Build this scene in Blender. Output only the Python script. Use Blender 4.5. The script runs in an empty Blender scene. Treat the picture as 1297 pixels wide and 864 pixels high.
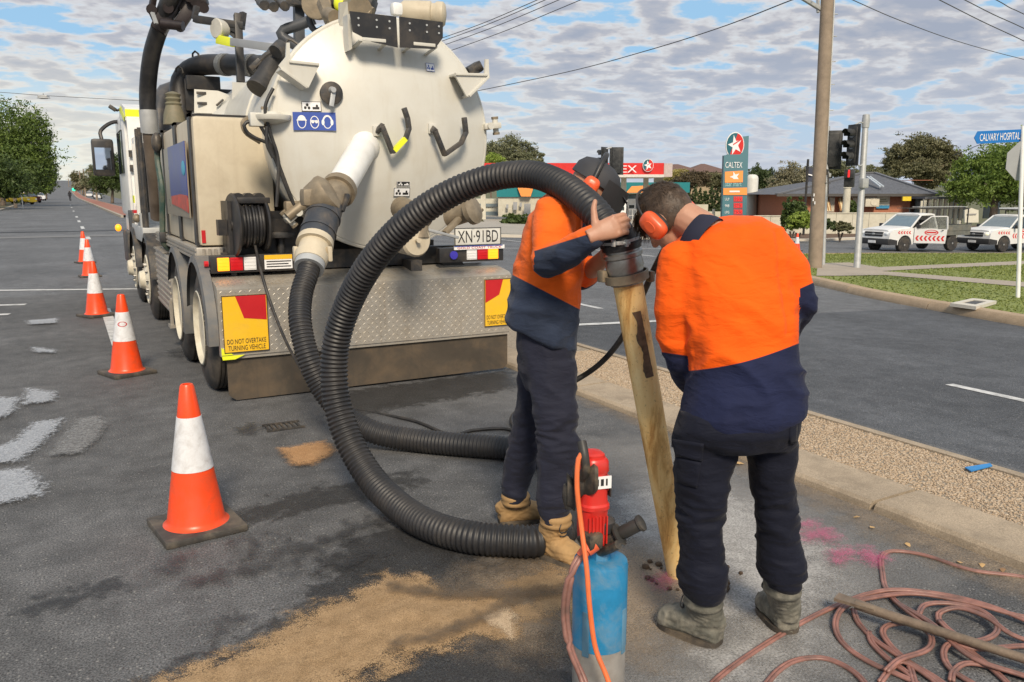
import bpy, bmesh, math, random
import numpy as np
from mathutils import Vector, Matrix, noise
random.seed(7); rng = np.random.default_rng(7)
S = bpy.context.scene
V = Vector
R = math.radians
# ---------------------------------------------------------------- camera
H = 1.57; F = 1040.0; CX = 648.5; CY = 432.0
PITCH = math.atan(189 / F); YAW = 0.493448
cam_d = bpy.data.cameras.new('camera'); cam = bpy.data.objects.new('camera', cam_d)
S.collection.objects.link(cam)
cam.location = (0, 0, H); cam.rotation_euler = (math.pi / 2 - PITCH, 0, -YAW)
cam_d.sensor_width = 36; cam_d.lens = F / 1297 * 36; cam_d.clip_end = 4000; cam_d.clip_start = 0.05
S.camera = cam
S.view_settings.view_transform = 'Standard'; S.view_settings.look = 'None'
S.view_settings.exposure = 0.42; S.view_settings.gamma = 1
S.cycles.max_bounces = 6; S.cycles.transparent_max_bounces = 12
S.cycles.use_denoising = True
SUN_EL = R(40); SUN_AZ = R(198)      # azimuth clockwise from +Y (the way the road runs)
# ---------------------------------------------------------------- node helper
def N(t, typ, ins=None, **at):
    n = t.nodes.new(typ)
    for k, v in at.items(): setattr(n, k, v)
    for k, v in (ins or {}).items():
        s = n.inputs[k]
        if hasattr(v, 'is_output') or isinstance(v, bpy.types.NodeSocket): t.links.new(v, s)
        else: s.default_value = v
    return n
def ramp(t, fac, stops, interp='LINEAR'):
    n = N(t, 'ShaderNodeValToRGB', {0: fac}); cr_ = n.color_ramp; cr_.interpolation = interp
    while len(cr_.elements) < len(stops): cr_.elements.new(0.5)
    for e, (p, c) in zip(cr_.elements, stops):
        e.position = p; e.color = (c, c, c, 1) if isinstance(c, (int, float)) else (*c, 1)
    return n.outputs[0]
def mixc(t, fac, a, b, mode='MIX'):
    n = N(t, 'ShaderNodeMix', data_type='RGBA', blend_type=mode)
    for i, v in ((0, fac), (6, a), (7, b)):
        if isinstance(v, bpy.types.NodeSocket): t.links.new(v, n.inputs[i])
        else: n.inputs[i].default_value = v if (i == 0 or len(v) == 4) else (*v, 1)
    return n.outputs[2]
def mth(t, op, a, b=0.0, c=0.0, clamp=False):
    n = N(t, 'ShaderNodeMath', {0: a, 1: b, 2: c}, operation=op); n.use_clamp = clamp
    return n.outputs[0]
# ---------------------------------------------------------------- world: daylight sky under a broken sheet of cloud
W = bpy.data.worlds.new('World'); S.world = W; W.use_nodes = True
t = W.node_tree; t.nodes.clear()
tc = N(t, 'ShaderNodeTexCoord').outputs['Generated']
sky = N(t, 'ShaderNodeTexSky', sky_type='NISHITA', sun_disc=False, sun_elevation=SUN_EL, sun_rotation=SUN_AZ,
        air_density=1.0, dust_density=1.2, ozone_density=1.5).outputs[0]
sp = N(t, 'ShaderNodeSeparateXYZ', {0: tc})
z = mth(t, 'MAXIMUM', sp.outputs[2], 0.0)
zz = mth(t, 'ADD', z, 0.17)
u = mth(t, 'DIVIDE', sp.outputs[0], zz); v = mth(t, 'DIVIDE', sp.outputs[1], zz)
pv = N(t, 'ShaderNodeCombineXYZ', {0: u, 1: v, 2: 0.0}).outputs[0]
rot = N(t, 'ShaderNodeMapping', {0: pv, 1: (3.1, 1.7, 0), 2: (0, 0, R(40)), 3: (1.0, 1.12, 1)}).outputs[0]
n1 = N(t, 'ShaderNodeTexNoise', {'Vector': rot, 'Scale': 5.4, 'Detail': 7.0, 'Roughness': 0.5, 'Distortion': 0.05}).outputs[0]
n2 = N(t, 'ShaderNodeTexNoise', {'Vector': rot, 'Scale': 0.9, 'Detail': 3.0, 'Roughness': 0.5}).outputs[0]
n3 = N(t, 'ShaderNodeTexNoise', {'Vector': rot, 'Scale': 15.0, 'Detail': 5.0, 'Roughness': 0.55}).outputs[0]
dens = mth(t, 'ADD', mth(t, 'MULTIPLY', n1, 0.85), mth(t, 'MULTIPLY', n2, 0.42))
dens = mth(t, 'ADD', dens, mth(t, 'MULTIPLY', n3, 0.16))
cover = ramp(t, dens, [(0.62, 0.0), (0.69, 0.75), (0.745, 1.0)])
core = ramp(t, dens, [(0.685, 0.0), (0.76, 0.75), (0.86, 1.0)])
cl = mixc(t, core, (6.1, 5.7, 5.4), (2.85, 3.2, 3.95))
blue = mixc(t, 0.85, sky, (2.5, 4.4, 6.3))
col = mixc(t, cover, blue, cl)
hz = ramp(t, sp.outputs[2], [(0.0, 1.0), (0.05, 0.75), (0.16, 0.0)])
hzc = mixc(t, ramp(t, sp.outputs[1], [(0.80, 0.0), (0.99, 1.0)]), (4.4, 4.8, 5.5), (7.2, 7.0, 5.9))
col = mixc(t, mth(t, 'MULTIPLY', hz, 0.8), col, hzc)
below = ramp(t, sp.outputs[2], [(0.0, 0.0), (0.004, 1.0)])
col = mixc(t, below, (1.6, 1.6, 1.6), col)
bg = N(t, 'ShaderNodeBackground', {0: col, 1: 0.1})
N(t, 'ShaderNodeOutputWorld', {0: bg.outputs[0]})
# ---------------------------------------------------------------- sun behind cloud
sd = bpy.data.lights.new('sun', 'SUN'); sd.energy = 3.0; sd.angle = R(14); sd.color = (1.0, 0.86, 0.67)
sun = bpy.data.objects.new('sun', sd); S.collection.objects.link(sun)
sdir = V((math.sin(SUN_AZ) * math.cos(SUN_EL), math.cos(SUN_AZ) * math.cos(SUN_EL), math.sin(SUN_EL)))
sun.rotation_euler = sdir.to_track_quat('Z', 'Y').to_euler(); sun.location = (-10, -10, 30)
# ---------------------------------------------------------------- measuring: a point of the photograph to a point of the place
CYW, SYW, CP, SP = math.cos(YAW), math.sin(YAW), math.cos(PITCH), math.sin(PITCH)
FW0 = V((SYW, CYW, 0)); RT = V((CYW, -SYW, 0)); UPW = V((0, 0, 1))
FWD = V((SYW * CP, CYW * CP, -SP)); UPC = V((SYW * SP, CYW * SP, CP)); EYE = V((0, 0, H))
def ray(px, py): return FWD + RT * ((px - CX) / F) + UPC * ((CY - py) / F)
def terr(x, y):
    q = -0.036 * min(max(0, x - 4.7), 32)
    if y > 200: q += 5e-5 * (min(y, 620) - 200) ** 2
    return q
def gz(px, py, zz=0.0):
    d = ray(px, py); return EYE + d * ((zz - H) / d.z)
def atY(px, py, Y): d = ray(px, py); return EYE + d * (Y / d.y)
def atX(px, py, X): d = ray(px, py); return EYE + d * (X / d.x)
def vp(px, py, s):                      # on the upright plane a distance s ahead
    d = ray(px, py); return EYE + d * (s / d.dot(FW0))
def gt(px, py, off=0.0):
    d = ray(px, py); a = 0.5
    while a < 900:
        p = EYE + d * a
        if p.z <= terr(p.x, p.y) + off: break
        a *= 1.002
    return p
# ---------------------------------------------------------------- objects, tags
COL = S.collection
WM = {}
def tag(o, label=None, cat=None, group=None, kind=None):
    if label: o['label'] = label
    if cat: o['category'] = cat
    if group: o['group'] = group
    if kind: o['kind'] = kind
    return o
def thing(name, label, cat, loc=(0, 0, 0), group=None, rz=0.0):
    o = bpy.data.objects.new(name, None); COL.objects.link(o); o.empty_display_size = 0.2
    o.location = loc; o.rotation_euler = (0, 0, rz)
    WM[o.name] = Matrix.Translation(loc) @ Matrix.Rotation(rz, 4, 'Z')
    return tag(o, label, cat, group)
def link(name, me, parent=None, mats=None):
    o = bpy.data.objects.new(name, me); COL.objects.link(o)
    for m in (mats or []): me.materials.append(m)
    if parent is not None:
        o.parent = parent
        if parent.name in WM: o.matrix_parent_inverse = WM[parent.name].inverted()
    return o
def copy_tree(o, parent=None):
    c = o.copy(); COL.objects.link(c)
    if parent is not None: c.parent = parent
    for ch in list(o.children): copy_tree(ch, c)
    return c
def place(o, loc, rz=0.0, label=None, sc=1.0):
    c = copy_tree(o); c.location = loc; c.rotation_euler = (0, 0, rz); c.scale = (sc,) * 3
    if label: c['label'] = label
    return c
def frame(d, up=(0, 0, 1)):
    d = V(d).normalized(); u = V(up)
    if abs(d.dot(u.normalized())) > 0.98: u = V((1, 0, 0))
    x = u.cross(d).normalized(); return x, d.cross(x).normalized(), d
SPLIT = set('water_slot locker_fittings duct_clamp stay bolt lifting_eye wheel_nut latch_nut pole_tag seat wing_mirror tail_lamp headlight lens_rib label_print reel_guide tray_side leg eye rail_ribs cooling_rib toolbox_rib skylight ridge_cap cabinet_latch hose_fitting cylinder_line boom_line grate_bars orange_swoosh'.split())
class B:
    def __init__(s): s.v = []; s.f = []; s.mi = []; s.m = 0
    def add(s, vs, fs):
        o = len(s.v); s.v.extend([tuple(p) for p in vs]); s.f.extend([tuple(i + o for i in f) for f in fs]); s.mi.extend([s.m] * len(fs)); return s
    def box(s, c, size, rot=None, bev=0.0):
        bm = bmesh.new(); bmesh.ops.create_cube(bm, size=1)
        for w in bm.verts: w.co = V((w.co.x * size[0], w.co.y * size[1], w.co.z * size[2]))
        if bev: bmesh.ops.bevel(bm, geom=bm.edges[:], offset=bev, segments=2, profile=0.6, affect='EDGES')
        M_ = rot.to_3x3() if rot else Matrix.Identity(3)
        bm.verts.index_update()
        s.add([M_ @ w.co + V(c) for w in bm.verts], [[w.index for w in f.verts] for f in bm.faces]); bm.free(); return s
    def bb(s, a, b, bev=0.0):
        a, b = V(a), V(b); return s.box((a + b) / 2, [abs(q) for q in (b - a)], None, bev)
    def bar(s, p0, p1, w, hgt, bev=0.0, up=(0, 0, 1)):
        p0, p1 = V(p0), V(p1); x, y, d = frame(p1 - p0, up)
        return s.box((p0 + p1) / 2, (w, hgt, (p1 - p0).length), Matrix((x, y, d)).transposed(), bev)
    def cyl(s, p0, p1, r0, r1=None, n=16, caps=True):
        r1 = r0 if r1 is None else r1; p0, p1 = V(p0), V(p1); x, y, d = frame(p1 - p0)
        vs = []
        for p, r in ((p0, r0), (p1, r1)):
            for i in range(n): a = 2 * math.pi * i / n; vs.append(p + (x * math.cos(a) + y * math.sin(a)) * r)
        fs = [(i, (i + 1) % n, n + (i + 1) % n, n + i) for i in range(n)]
        if caps: fs += [tuple(range(n))[::-1], tuple(range(n, 2 * n))]
        return s.add(vs, fs)
    def lathe(s, c, axis, prof, n=32, cap=True):        # prof: (distance along the axis, radius)
        x, y, d = frame(axis); c = V(c); vs = []; fs = []
        for hh, r in prof:
            for i in range(n): a = 2 * math.pi * i / n; vs.append(c + d * hh + (x * math.cos(a) + y * math.sin(a)) * r)
        for k in range(len(prof) - 1):
            for i in range(n): fs.append((k * n + i, k * n + (i + 1) % n, (k + 1) * n + (i + 1) % n, (k + 1) * n + i))
        if cap: fs += [tuple(range(n))[::-1], tuple(range((len(prof) - 1) * n, len(prof) * n))]
        return s.add(vs, fs)
    def tube(s, pts, r, n=8, caps=True):
        pts = [V(p) for p in pts]; rs = r if isinstance(r, (list, tuple, np.ndarray)) else [r] * len(pts)
        T = [(pts[min(i + 1, len(pts) - 1)] - pts[max(i - 1, 0)]).normalized() for i in range(len(pts))]
        x, y, d = frame(T[0]); vs = []; fs = []
        for i, p in enumerate(pts):
            if i: x = (x - T[i] * x.dot(T[i])).normalized(); y = T[i].cross(x)
            for k in range(n): a = 2 * math.pi * k / n; vs.append(p + (x * math.cos(a) + y * math.sin(a)) * rs[i])
        for i in range(len(pts) - 1):
            for k in range(n): fs.append((i * n + k, i * n + (k + 1) % n, (i + 1) * n + (k + 1) % n, (i + 1) * n + k))
        if caps: fs += [tuple(range(n))[::-1], tuple(range((len(pts) - 1) * n, len(pts) * n))]
        return s.add(vs, fs)
    def prism(s, poly, vec):
        poly = [V(p) for p in poly]; vec = V(vec); n = len(poly)
        fs = [tuple(range(n))[::-1], tuple(range(n, 2 * n))] + [(i, (i + 1) % n, n + (i + 1) % n, n + i) for i in range(n)]
        return s.add(poly + [p + vec for p in poly], fs)
    def loft(s, secs, n=24, pw=2.0):                    # secs: (centre, half axis U, half axis V)
        vs = []; fs = []
        for c, U, Vv in secs:
            for i in range(n):
                a = 2 * math.pi * i / n; ca, sa = math.cos(a), math.sin(a)
                k = (abs(ca) ** pw + abs(sa) ** pw) ** (-1 / pw); vs.append(V(c) + V(U) * (ca * k) + V(Vv) * (sa * k))
        for j in range(len(secs) - 1):
            for i in range(n): fs.append((j * n + i, j * n + (i + 1) % n, (j + 1) * n + (i + 1) % n, (j + 1) * n + i))
        fs += [tuple(range(n))[::-1], tuple(range((len(secs) - 1) * n, len(secs) * n))]
        return s.add(vs, fs)
    def ell(s, c, ax, nu=16, nv=10, fr=None):           # ellipsoid, ax = radii, fr = (x, y, z) axes
        X, Y, Z = fr or (V((1, 0, 0)), V((0, 1, 0)), V((0, 0, 1))); c = V(c)
        vs = [c - Z * ax[2]]; fs = []
        for j in range(1, nv):
            b = -math.pi / 2 + math.pi * j / nv
            for i in range(nu):
                a = 2 * math.pi * i / nu
                vs.append(c + X * (ax[0] * math.cos(a) * math.cos(b)) + Y * (ax[1] * math.sin(a) * math.cos(b)) + Z * (ax[2] * math.sin(b)))
        vs.append(c + Z * ax[2]); top = len(vs) - 1
        for i in range(nu):
            fs.append((0, 1 + (i + 1) % nu, 1 + i)); fs.append((top, top - nu + i, top - nu + (i + 1) % nu))
        for j in range(nv - 2):
            for i in range(nu):
                a, b = 1 + j * nu + i, 1 + j * nu + (i + 1) % nu; fs.append((a, b, b + nu, a + nu))
        return s.add(vs, fs)
    def limb(s, pts, rs, n=16):
        for i, (p, r) in enumerate(zip(pts, rs)):
            s.ell(p, (r, r, r), n, 10)
            if i: s.cyl(pts[i - 1], p, rs[i - 1], r, n)
        return s
    def islands(s):
        par = list(range(len(s.v)))
        def fd(a):
            while par[a] != a: par[a] = par[par[a]]; a = par[a]
            return a
        for f in s.f:
            for q in f[1:]: par[fd(q)] = fd(f[0])
        g = {}
        for f in s.f: g.setdefault(fd(f[0]), []).append(f)
        out = []
        for fs in g.values():
            ix = sorted({q for f in fs for q in f}); mp = {q: i for i, q in enumerate(ix)}; b = B(); b.add([s.v[q] for q in ix], [[mp[q] for q in f] for f in fs]); out.append(b)
        return out
    def mesh(s, name, ang=38, fix=True):
        me = bpy.data.meshes.new(name); me.from_pydata(s.v, [], s.f)
        if any(s.mi): me.polygons.foreach_set('material_index', s.mi)
        if fix:
            bm = bmesh.new(); bm.from_mesh(me); bmesh.ops.recalc_face_normals(bm, faces=bm.faces[:]); bm.to_mesh(me); bm.free()
        me.polygons.foreach_set('use_smooth', [True] * len(me.polygons))
        if ang < 180: me.set_sharp_from_angle(angle=R(ang))
        me.update(); return me
    def obj(s, name, mat, parent=None, ang=38, fix=True):
        if name in SPLIT and parent is not None:
            for p in s.islands(): r = link(name, p.mesh(name, ang, fix), parent, [mat])
            return r
        return link(name, s.mesh(name, ang, fix), parent, mat if isinstance(mat, list) else [mat])
def npmesh(name, vs, fs, smooth=False):                  # fast path; faces all of one size
    me = bpy.data.meshes.new(name); vs = np.asarray(vs, np.float32); fs = np.asarray(fs, np.int32); k = fs.shape[1]
    me.vertices.add(len(vs)); me.vertices.foreach_set('co', vs.ravel())
    me.loops.add(fs.size); me.loops.foreach_set('vertex_index', fs.ravel())
    me.polygons.add(len(fs)); me.polygons.foreach_set('loop_start', np.arange(0, fs.size, k, dtype=np.int32))
    me.polygons.foreach_set('loop_total', np.full(len(fs), k, np.int32))
    me.polygons.foreach_set('use_smooth', np.full(len(fs), smooth)); me.update(calc_edges=True); return me
def cr(pts, ds):                                         # smooth curve through points, even spacing
    P = [V(p) for p in pts]; P = [P[0] * 2 - P[1]] + P + [P[-1] * 2 - P[-2]]; out = []
    for i in range(1, len(P) - 2):
        for k in range(24):
            q = k / 24; a, b, c, d = P[i - 1], P[i], P[i + 1], P[i + 2]
            out.append(0.5 * ((2 * b) + (c - a) * q + (2 * a - 5 * b + 4 * c - d) * q * q + (3 * b - a - 3 * c + d) * q ** 3))
    out.append(P[-2]); L = [0.0]
    for a, b in zip(out, out[1:]): L.append(L[-1] + (b - a).length)
    res = []; j = 0; n = max(2, int(L[-1] / ds))
    for k in range(n + 1):
        w = L[-1] * k / n
        while j < len(L) - 2 and L[j + 1] < w: j += 1
        q = (w - L[j]) / max(1e-9, L[j + 1] - L[j]); res.append(out[j].lerp(out[j + 1], min(1, q)))
    return res
def remesh(b, voxel, it=3, fac=0.5):
    me = b.mesh('tmp', 180); o = bpy.data.objects.new('tmp', me); COL.objects.link(o)
    m = o.modifiers.new('r', 'REMESH'); m.mode = 'VOXEL'; m.voxel_size = voxel; m.use_smooth_shade = True
    if it: m = o.modifiers.new('s', 'SMOOTH'); m.factor = fac; m.iterations = it
    dg = bpy.context.evaluated_depsgraph_get(); r = bpy.data.meshes.new_from_object(o.evaluated_get(dg))
    bpy.data.objects.remove(o); return r
def text(s, org, xd, yd, w, hgt, mat, parent, name='lettering', ext=0.001):
    c = bpy.data.curves.new('t', 'FONT'); c.body = s; c.size = 1; c.extrude = 0.0; c.resolution_u = 3
    o = bpy.data.objects.new('t', c); COL.objects.link(o)
    dg = bpy.context.evaluated_depsgraph_get(); me = bpy.data.meshes.new_from_object(o.evaluated_get(dg)); bpy.data.objects.remove(o)
    n = len(me.vertices); a = np.empty(n * 3, np.float32); me.vertices.foreach_get('co', a); a = a.reshape(-1, 3)
    lo, hi = a.min(0), a.max(0); xd, yd = V(xd).normalized(), V(yd).normalized(); nn = xd.cross(yd); org = V(org)
    q = (a - lo) / np.maximum(hi - lo, 1e-6)
    pts = np.array(org) + np.outer(q[:, 0] * w, np.array(xd)) + np.outer(q[:, 1] * hgt, np.array(yd)) + np.array(nn) * ext
    me.vertices.foreach_set('co', pts.astype(np.float32).ravel()); me.update(); me.materials.clear()
    return link(name, me, parent, [mat])
# ---------------------------------------------------------------- materials
MT = {}
def mat(name, col, rough=0.6, metal=0.0, var=0.12, vs=6.0, dirt=None, bump=None, emis=None, spec=0.5, col2=None, fine=0.0, fs=150.0, sheen=0.0, trans=0.0, streak=None):
    m = bpy.data.materials.new(name); m.use_nodes = True; t = m.node_tree; p = t.nodes['Principled BSDF']; MT[name] = m
    tc = N(t, 'ShaderNodeTexCoord').outputs['Object']
    nz = N(t, 'ShaderNodeTexNoise', {'Vector': tc, 'Scale': vs, 'Detail': 6.0, 'Roughness': 0.6}).outputs[0]
    a = tuple(max(0, c * (1 - var)) for c in col); b = tuple(min(1, c * (1 + var)) for c in (col2 or col))
    c = mixc(t, ramp(t, nz, [(0.3, 0.0), (0.7, 1.0)]), a, b)
    if fine:
        nf = N(t, 'ShaderNodeTexNoise', {'Vector': tc, 'Scale': fs, 'Detail': 3.0, 'Roughness': 0.7}).outputs[0]
        c = mixc(t, fine, c, ramp(t, nf, [(0.35, 0.0), (0.65, 1.0)]), 'OVERLAY')
    if dirt:                                            # (colour, amount, scale)
        nd = N(t, 'ShaderNodeTexNoise', {'Vector': tc, 'Scale': dirt[2], 'Detail': 8.0, 'Roughness': 0.68, 'Distortion': 0.4}).outputs[0]
        c = mixc(t, mth(t, 'MULTIPLY', ramp(t, nd, [(0.45, 0.0), (0.72, 1.0)]), dirt[1]), c, dirt[0])
    if streak:                                          # rain and mud runs down an upright face
        sm = N(t, 'ShaderNodeMapping', {0: tc, 3: (14, 14, 0.9)}).outputs[0]
        ns_ = N(t, 'ShaderNodeTexNoise', {'Vector': sm, 'Scale': 1.0, 'Detail': 6.0, 'Roughness': 0.6}).outputs[0]
        c = mixc(t, mth(t, 'MULTIPLY', ramp(t, ns_, [(0.52, 0.0), (0.75, 1.0)]), streak[1]), c, streak[0])
    t.links.new(c, p.inputs['Base Color'])
    rr = mth(t, 'ADD', rough - 0.08, mth(t, 'MULTIPLY', nz, 0.16), clamp=True); t.links.new(rr, p.inputs['Roughness'])
    p.inputs['Metallic'].default_value = metal; p.inputs['Specular IOR Level'].default_value = spec
    if sheen: p.inputs['Sheen Weight'].default_value = sheen
    if trans: p.inputs['Transmission Weight'].default_value = trans
    if bump:
        nb = N(t, 'ShaderNodeTexNoise', {'Vector': tc, 'Scale': bump[0], 'Detail': 5.0, 'Roughness': 0.65}).outputs[0]
        bn = N(t, 'ShaderNodeBump', {'Height': nb, 'Strength': bump[1], 'Distance': bump[2] if len(bump) > 2 else 0.01})
        t.links.new(bn.outputs[0], p.inputs['Normal'])
    if emis:
        p.inputs['Emission Color'].default_value = (*emis[0], 1); p.inputs['Emission Strength'].default_value = emis[1]
    return m
DUST = (0.30, 0.23, 0.15)
cream = mat('cream_paint', (0.61, 0.597, 0.54), 0.36, var=0.04, vs=2, dirt=((0.46, 0.40, 0.30), 0.3, 3.0), streak=((0.42, 0.36, 0.26), 0.25))
beige = mat('beige_plastic', (0.57, 0.50, 0.375), 0.5, var=0.05, vs=2, dirt=(DUST, 0.35, 4), streak=((0.34, 0.27, 0.18), 0.25))
white = mat('white_paint', (0.78, 0.78, 0.76), 0.35, var=0.04, dirt=((0.4, 0.36, 0.3), 0.25, 4))
dirtywhite = mat('dusty_white', (0.66, 0.64, 0.6), 0.5, var=0.1, dirt=(DUST, 0.7, 9))
rubber = mat('black_rubber', (0.022, 0.022, 0.023), 0.55, var=0.3, dirt=((0.13, 0.11, 0.09), 0.45, 7))
hosem = mat('hose_rubber', (0.018, 0.018, 0.02), 0.42, var=0.25, dirt=((0.10, 0.09, 0.08), 0.35, 5))
black = mat('black_paint', (0.02, 0.02, 0.022), 0.45, var=0.2, dirt=(DUST, 0.15, 6))
dark = mat('dark_steel', (0.05, 0.05, 0.052), 0.5, 0.3, var=0.3, dirt=(DUST, 0.4, 9))
grey = mat('grey_plastic', (0.13, 0.135, 0.14), 0.55, var=0.15, dirt=(DUST, 0.4, 6))
alu = mat('dusty_aluminium', (0.43, 0.40, 0.35), 0.42, 0.45, var=0.15, vs=5, dirt=((0.34, 0.28, 0.20), 0.5, 5), streak=((0.26, 0.21, 0.15), 0.5))
steel = mat('worn_steel', (0.36, 0.35, 0.33), 0.35, 0.8, var=0.25, vs=20, dirt=((0.18, 0.15, 0.11), 0.6, 14), bump=(40, 0.15))
galv = mat('galvanised_steel', (0.45, 0.46, 0.46), 0.5, 0.3, var=0.12, vs=10)
brass = mat('muddy_brass', (0.25, 0.205, 0.145), 0.55, 0.3, var=0.25, vs=15, dirt=(DUST, 0.7, 10), bump=(30, 0.2))
mudflap = mat('muddy_rubber', (0.065, 0.052, 0.038), 0.8, var=0.3, vs=3, dirt=((0.17, 0.115, 0.065), 0.6, 3), streak=((0.045, 0.04, 0.035), 0.6))
yellowp = mat('yellow_sign', (0.85, 0.50, 0.02), 0.4, var=0.05, dirt=(DUST, 0.2, 6))
redp = mat('red_sign', (0.52, 0.015, 0.02), 0.4, var=0.06)
fluoy = mat('fluoro_yellow', (0.80, 0.85, 0.03), 0.4, var=0.03)
bluep = mat('blue_sign', (0.035, 0.08, 0.36), 0.4, var=0.05)
inkw = mat('white_print', (0.8, 0.8, 0.8), 0.5, var=0.02)
inkb = mat('black_print', (0.015, 0.015, 0.016), 0.6, var=0.02)
amberl = mat('lit_amber_lens', (0.9, 0.35, 0.02), 0.3, emis=((1.0, 0.30, 0.01), 1.15))
redl = mat('red_lens', (0.45, 0.01, 0.015), 0.2, var=0.05, emis=((0.9, 0.02, 0.02), 0.12))
clearl = mat('clear_lens', (0.75, 0.75, 0.75), 0.2, var=0.05)
conem = mat('cone_orange', (0.92, 0.075, 0.012), 0.35, var=0.06, dirt=((0.30, 0.09, 0.05), 0.45, 13))
coneband = mat('reflective_white', (0.72, 0.73, 0.75), 0.35, var=0.04, dirt=((0.40, 0.37, 0.35), 0.6, 16))
glass = mat('dark_glass', (0.03, 0.04, 0.045), 0.06, var=0.05, spec=0.9)
winglass = mat('window_glass', (0.16, 0.2, 0.22), 0.06, var=0.1, spec=0.9)
concrete = mat('concrete', (0.36, 0.32, 0.26), 0.85, var=0.10, vs=3, dirt=((0.22, 0.18, 0.13), 0.5, 5), bump=(90, 0.25), fine=0.25, fs=120)
kerbm = mat('kerb_concrete', (0.38, 0.305, 0.22), 0.85, var=0.12, vs=2.5, dirt=((0.17, 0.135, 0.095), 0.6, 6), bump=(120, 0.35, 0.006), fine=0.3, fs=160)
brickm = mat('red_brick', (0.42, 0.17, 0.10), 0.85, var=0.15, vs=8, fine=0.2, fs=40)
roofm = mat('grey_roof_tiles', (0.10, 0.105, 0.12), 0.7, var=0.15, vs=2, fine=0.25, fs=8)
roofb = mat('brown_roof_tiles', (0.15, 0.085, 0.065), 0.75, var=0.15, vs=2, fine=0.25, fs=8)
roofs = mat('blue_grey_metal_roof', (0.17, 0.21, 0.28), 0.5, var=0.1)
render_w = mat('cream_render', (0.58, 0.55, 0.45), 0.8, var=0.06, dirt=((0.3, 0.27, 0.2), 0.4, 1.5))
wood = mat('weathered_timber_pole', (0.27, 0.21, 0.155), 0.85, var=0.2, vs=4, dirt=((0.14, 0.11, 0.085), 0.5, 2), bump=(60, 0.3))
teal = mat('teal_fascia', (0.01, 0.20, 0.22), 0.45, var=0.04)
tealsign = mat('teal_sign', (0.012, 0.115, 0.15), 0.45, var=0.04)
orangef = mat('orange_fascia', (0.80, 0.24, 0.02), 0.45, var=0.04)
redf = mat('red_fascia', (0.62, 0.025, 0.02), 0.4, var=0.04)
redled = mat('red_price_digits', (0.5, 0.01, 0.01), 0.4, emis=((1.0, 0.03, 0.03), 0.7))
mulch = mat('mulch_bed', (0.12, 0.075, 0.05), 0.95, var=0.3, vs=6, bump=(20, 0.6, 0.05))
bark = mat('bark', (0.16, 0.125, 0.095), 0.9, var=0.3, vs=5, bump=(25, 0.5, 0.03))
greypaint = mat('grey_sign_back', (0.36, 0.37, 0.38), 0.5, 0.2, var=0.06)
def leafmat(name, c1, c2):
    m = bpy.data.materials.new(name); m.use_nodes = True; t = m.node_tree; p = t.nodes['Principled BSDF']
    g = N(t, 'ShaderNodeNewGeometry').outputs['Random Per Island']
    tc = N(t, 'ShaderNodeTexCoord').outputs['Object']
    nz = N(t, 'ShaderNodeTexNoise', {'Vector': tc, 'Scale': 0.7, 'Detail': 3.0}).outputs[0]
    f = mth(t, 'ADD', mth(t, 'MULTIPLY', g, 0.55), mth(t, 'MULTIPLY', ramp(t, nz, [(0.35, 0.0), (0.65, 1.0)]), 0.45))
    t.links.new(mixc(t, f, c1, c2), p.inputs['Base Color']); p.inputs['Roughness'].default_value = 0.6
    p.inputs['Subsurface Weight'].default_value = 0.0
    tr = N(t, 'ShaderNodeBsdfTranslucent', {0: mixc(t, f, c1, c2)})
    mx = N(t, 'ShaderNodeMixShader', {0: 0.25, 1: p.outputs[0], 2: tr.outputs[0]})
    t.links.new(mx.outputs[0], t.nodes['Material Output'].inputs[0]); return m
# ================================================================ ground, roads, kerbs
def sheet(name, poly, off, m, parent=None, kind='structure', thick=0.0):
    bm = bmesh.new(); bm.faces.new([bm.verts.new((x, y, 0)) for x, y in poly])
    if not poly: return
    def cut(co, no): bmesh.ops.bisect_plane(bm, geom=bm.verts[:] + bm.edges[:] + bm.faces[:], plane_co=co, plane_no=no)
    for x in (4.7, 36.7): cut((x, 0, 0), (1, 0, 0))
    for y in range(200, 660, 20): cut((0, y, 0), (0, 1, 0))
    if thick:
        r = bmesh.ops.extrude_face_region(bm, geom=bm.faces[:])
        for g in r['geom']:
            if isinstance(g, bmesh.types.BMVert): g.co.z = 1
    for w in bm.verts: w.co.z = terr(w.co.x, w.co.y) + off - (thick if (thick and w.co.z < .5) else 0)
    bmesh.ops.recalc_face_normals(bm, faces=bm.faces[:])
    if not thick:
        for f_ in bm.faces:
            if f_.normal.z < 0: f_.normal_flip()
    me = bpy.data.meshes.new(name); bm.to_mesh(me); bm.free()
    o = link(name, me, parent, [m])
    if kind: o['kind'] = kind
    return o
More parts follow.
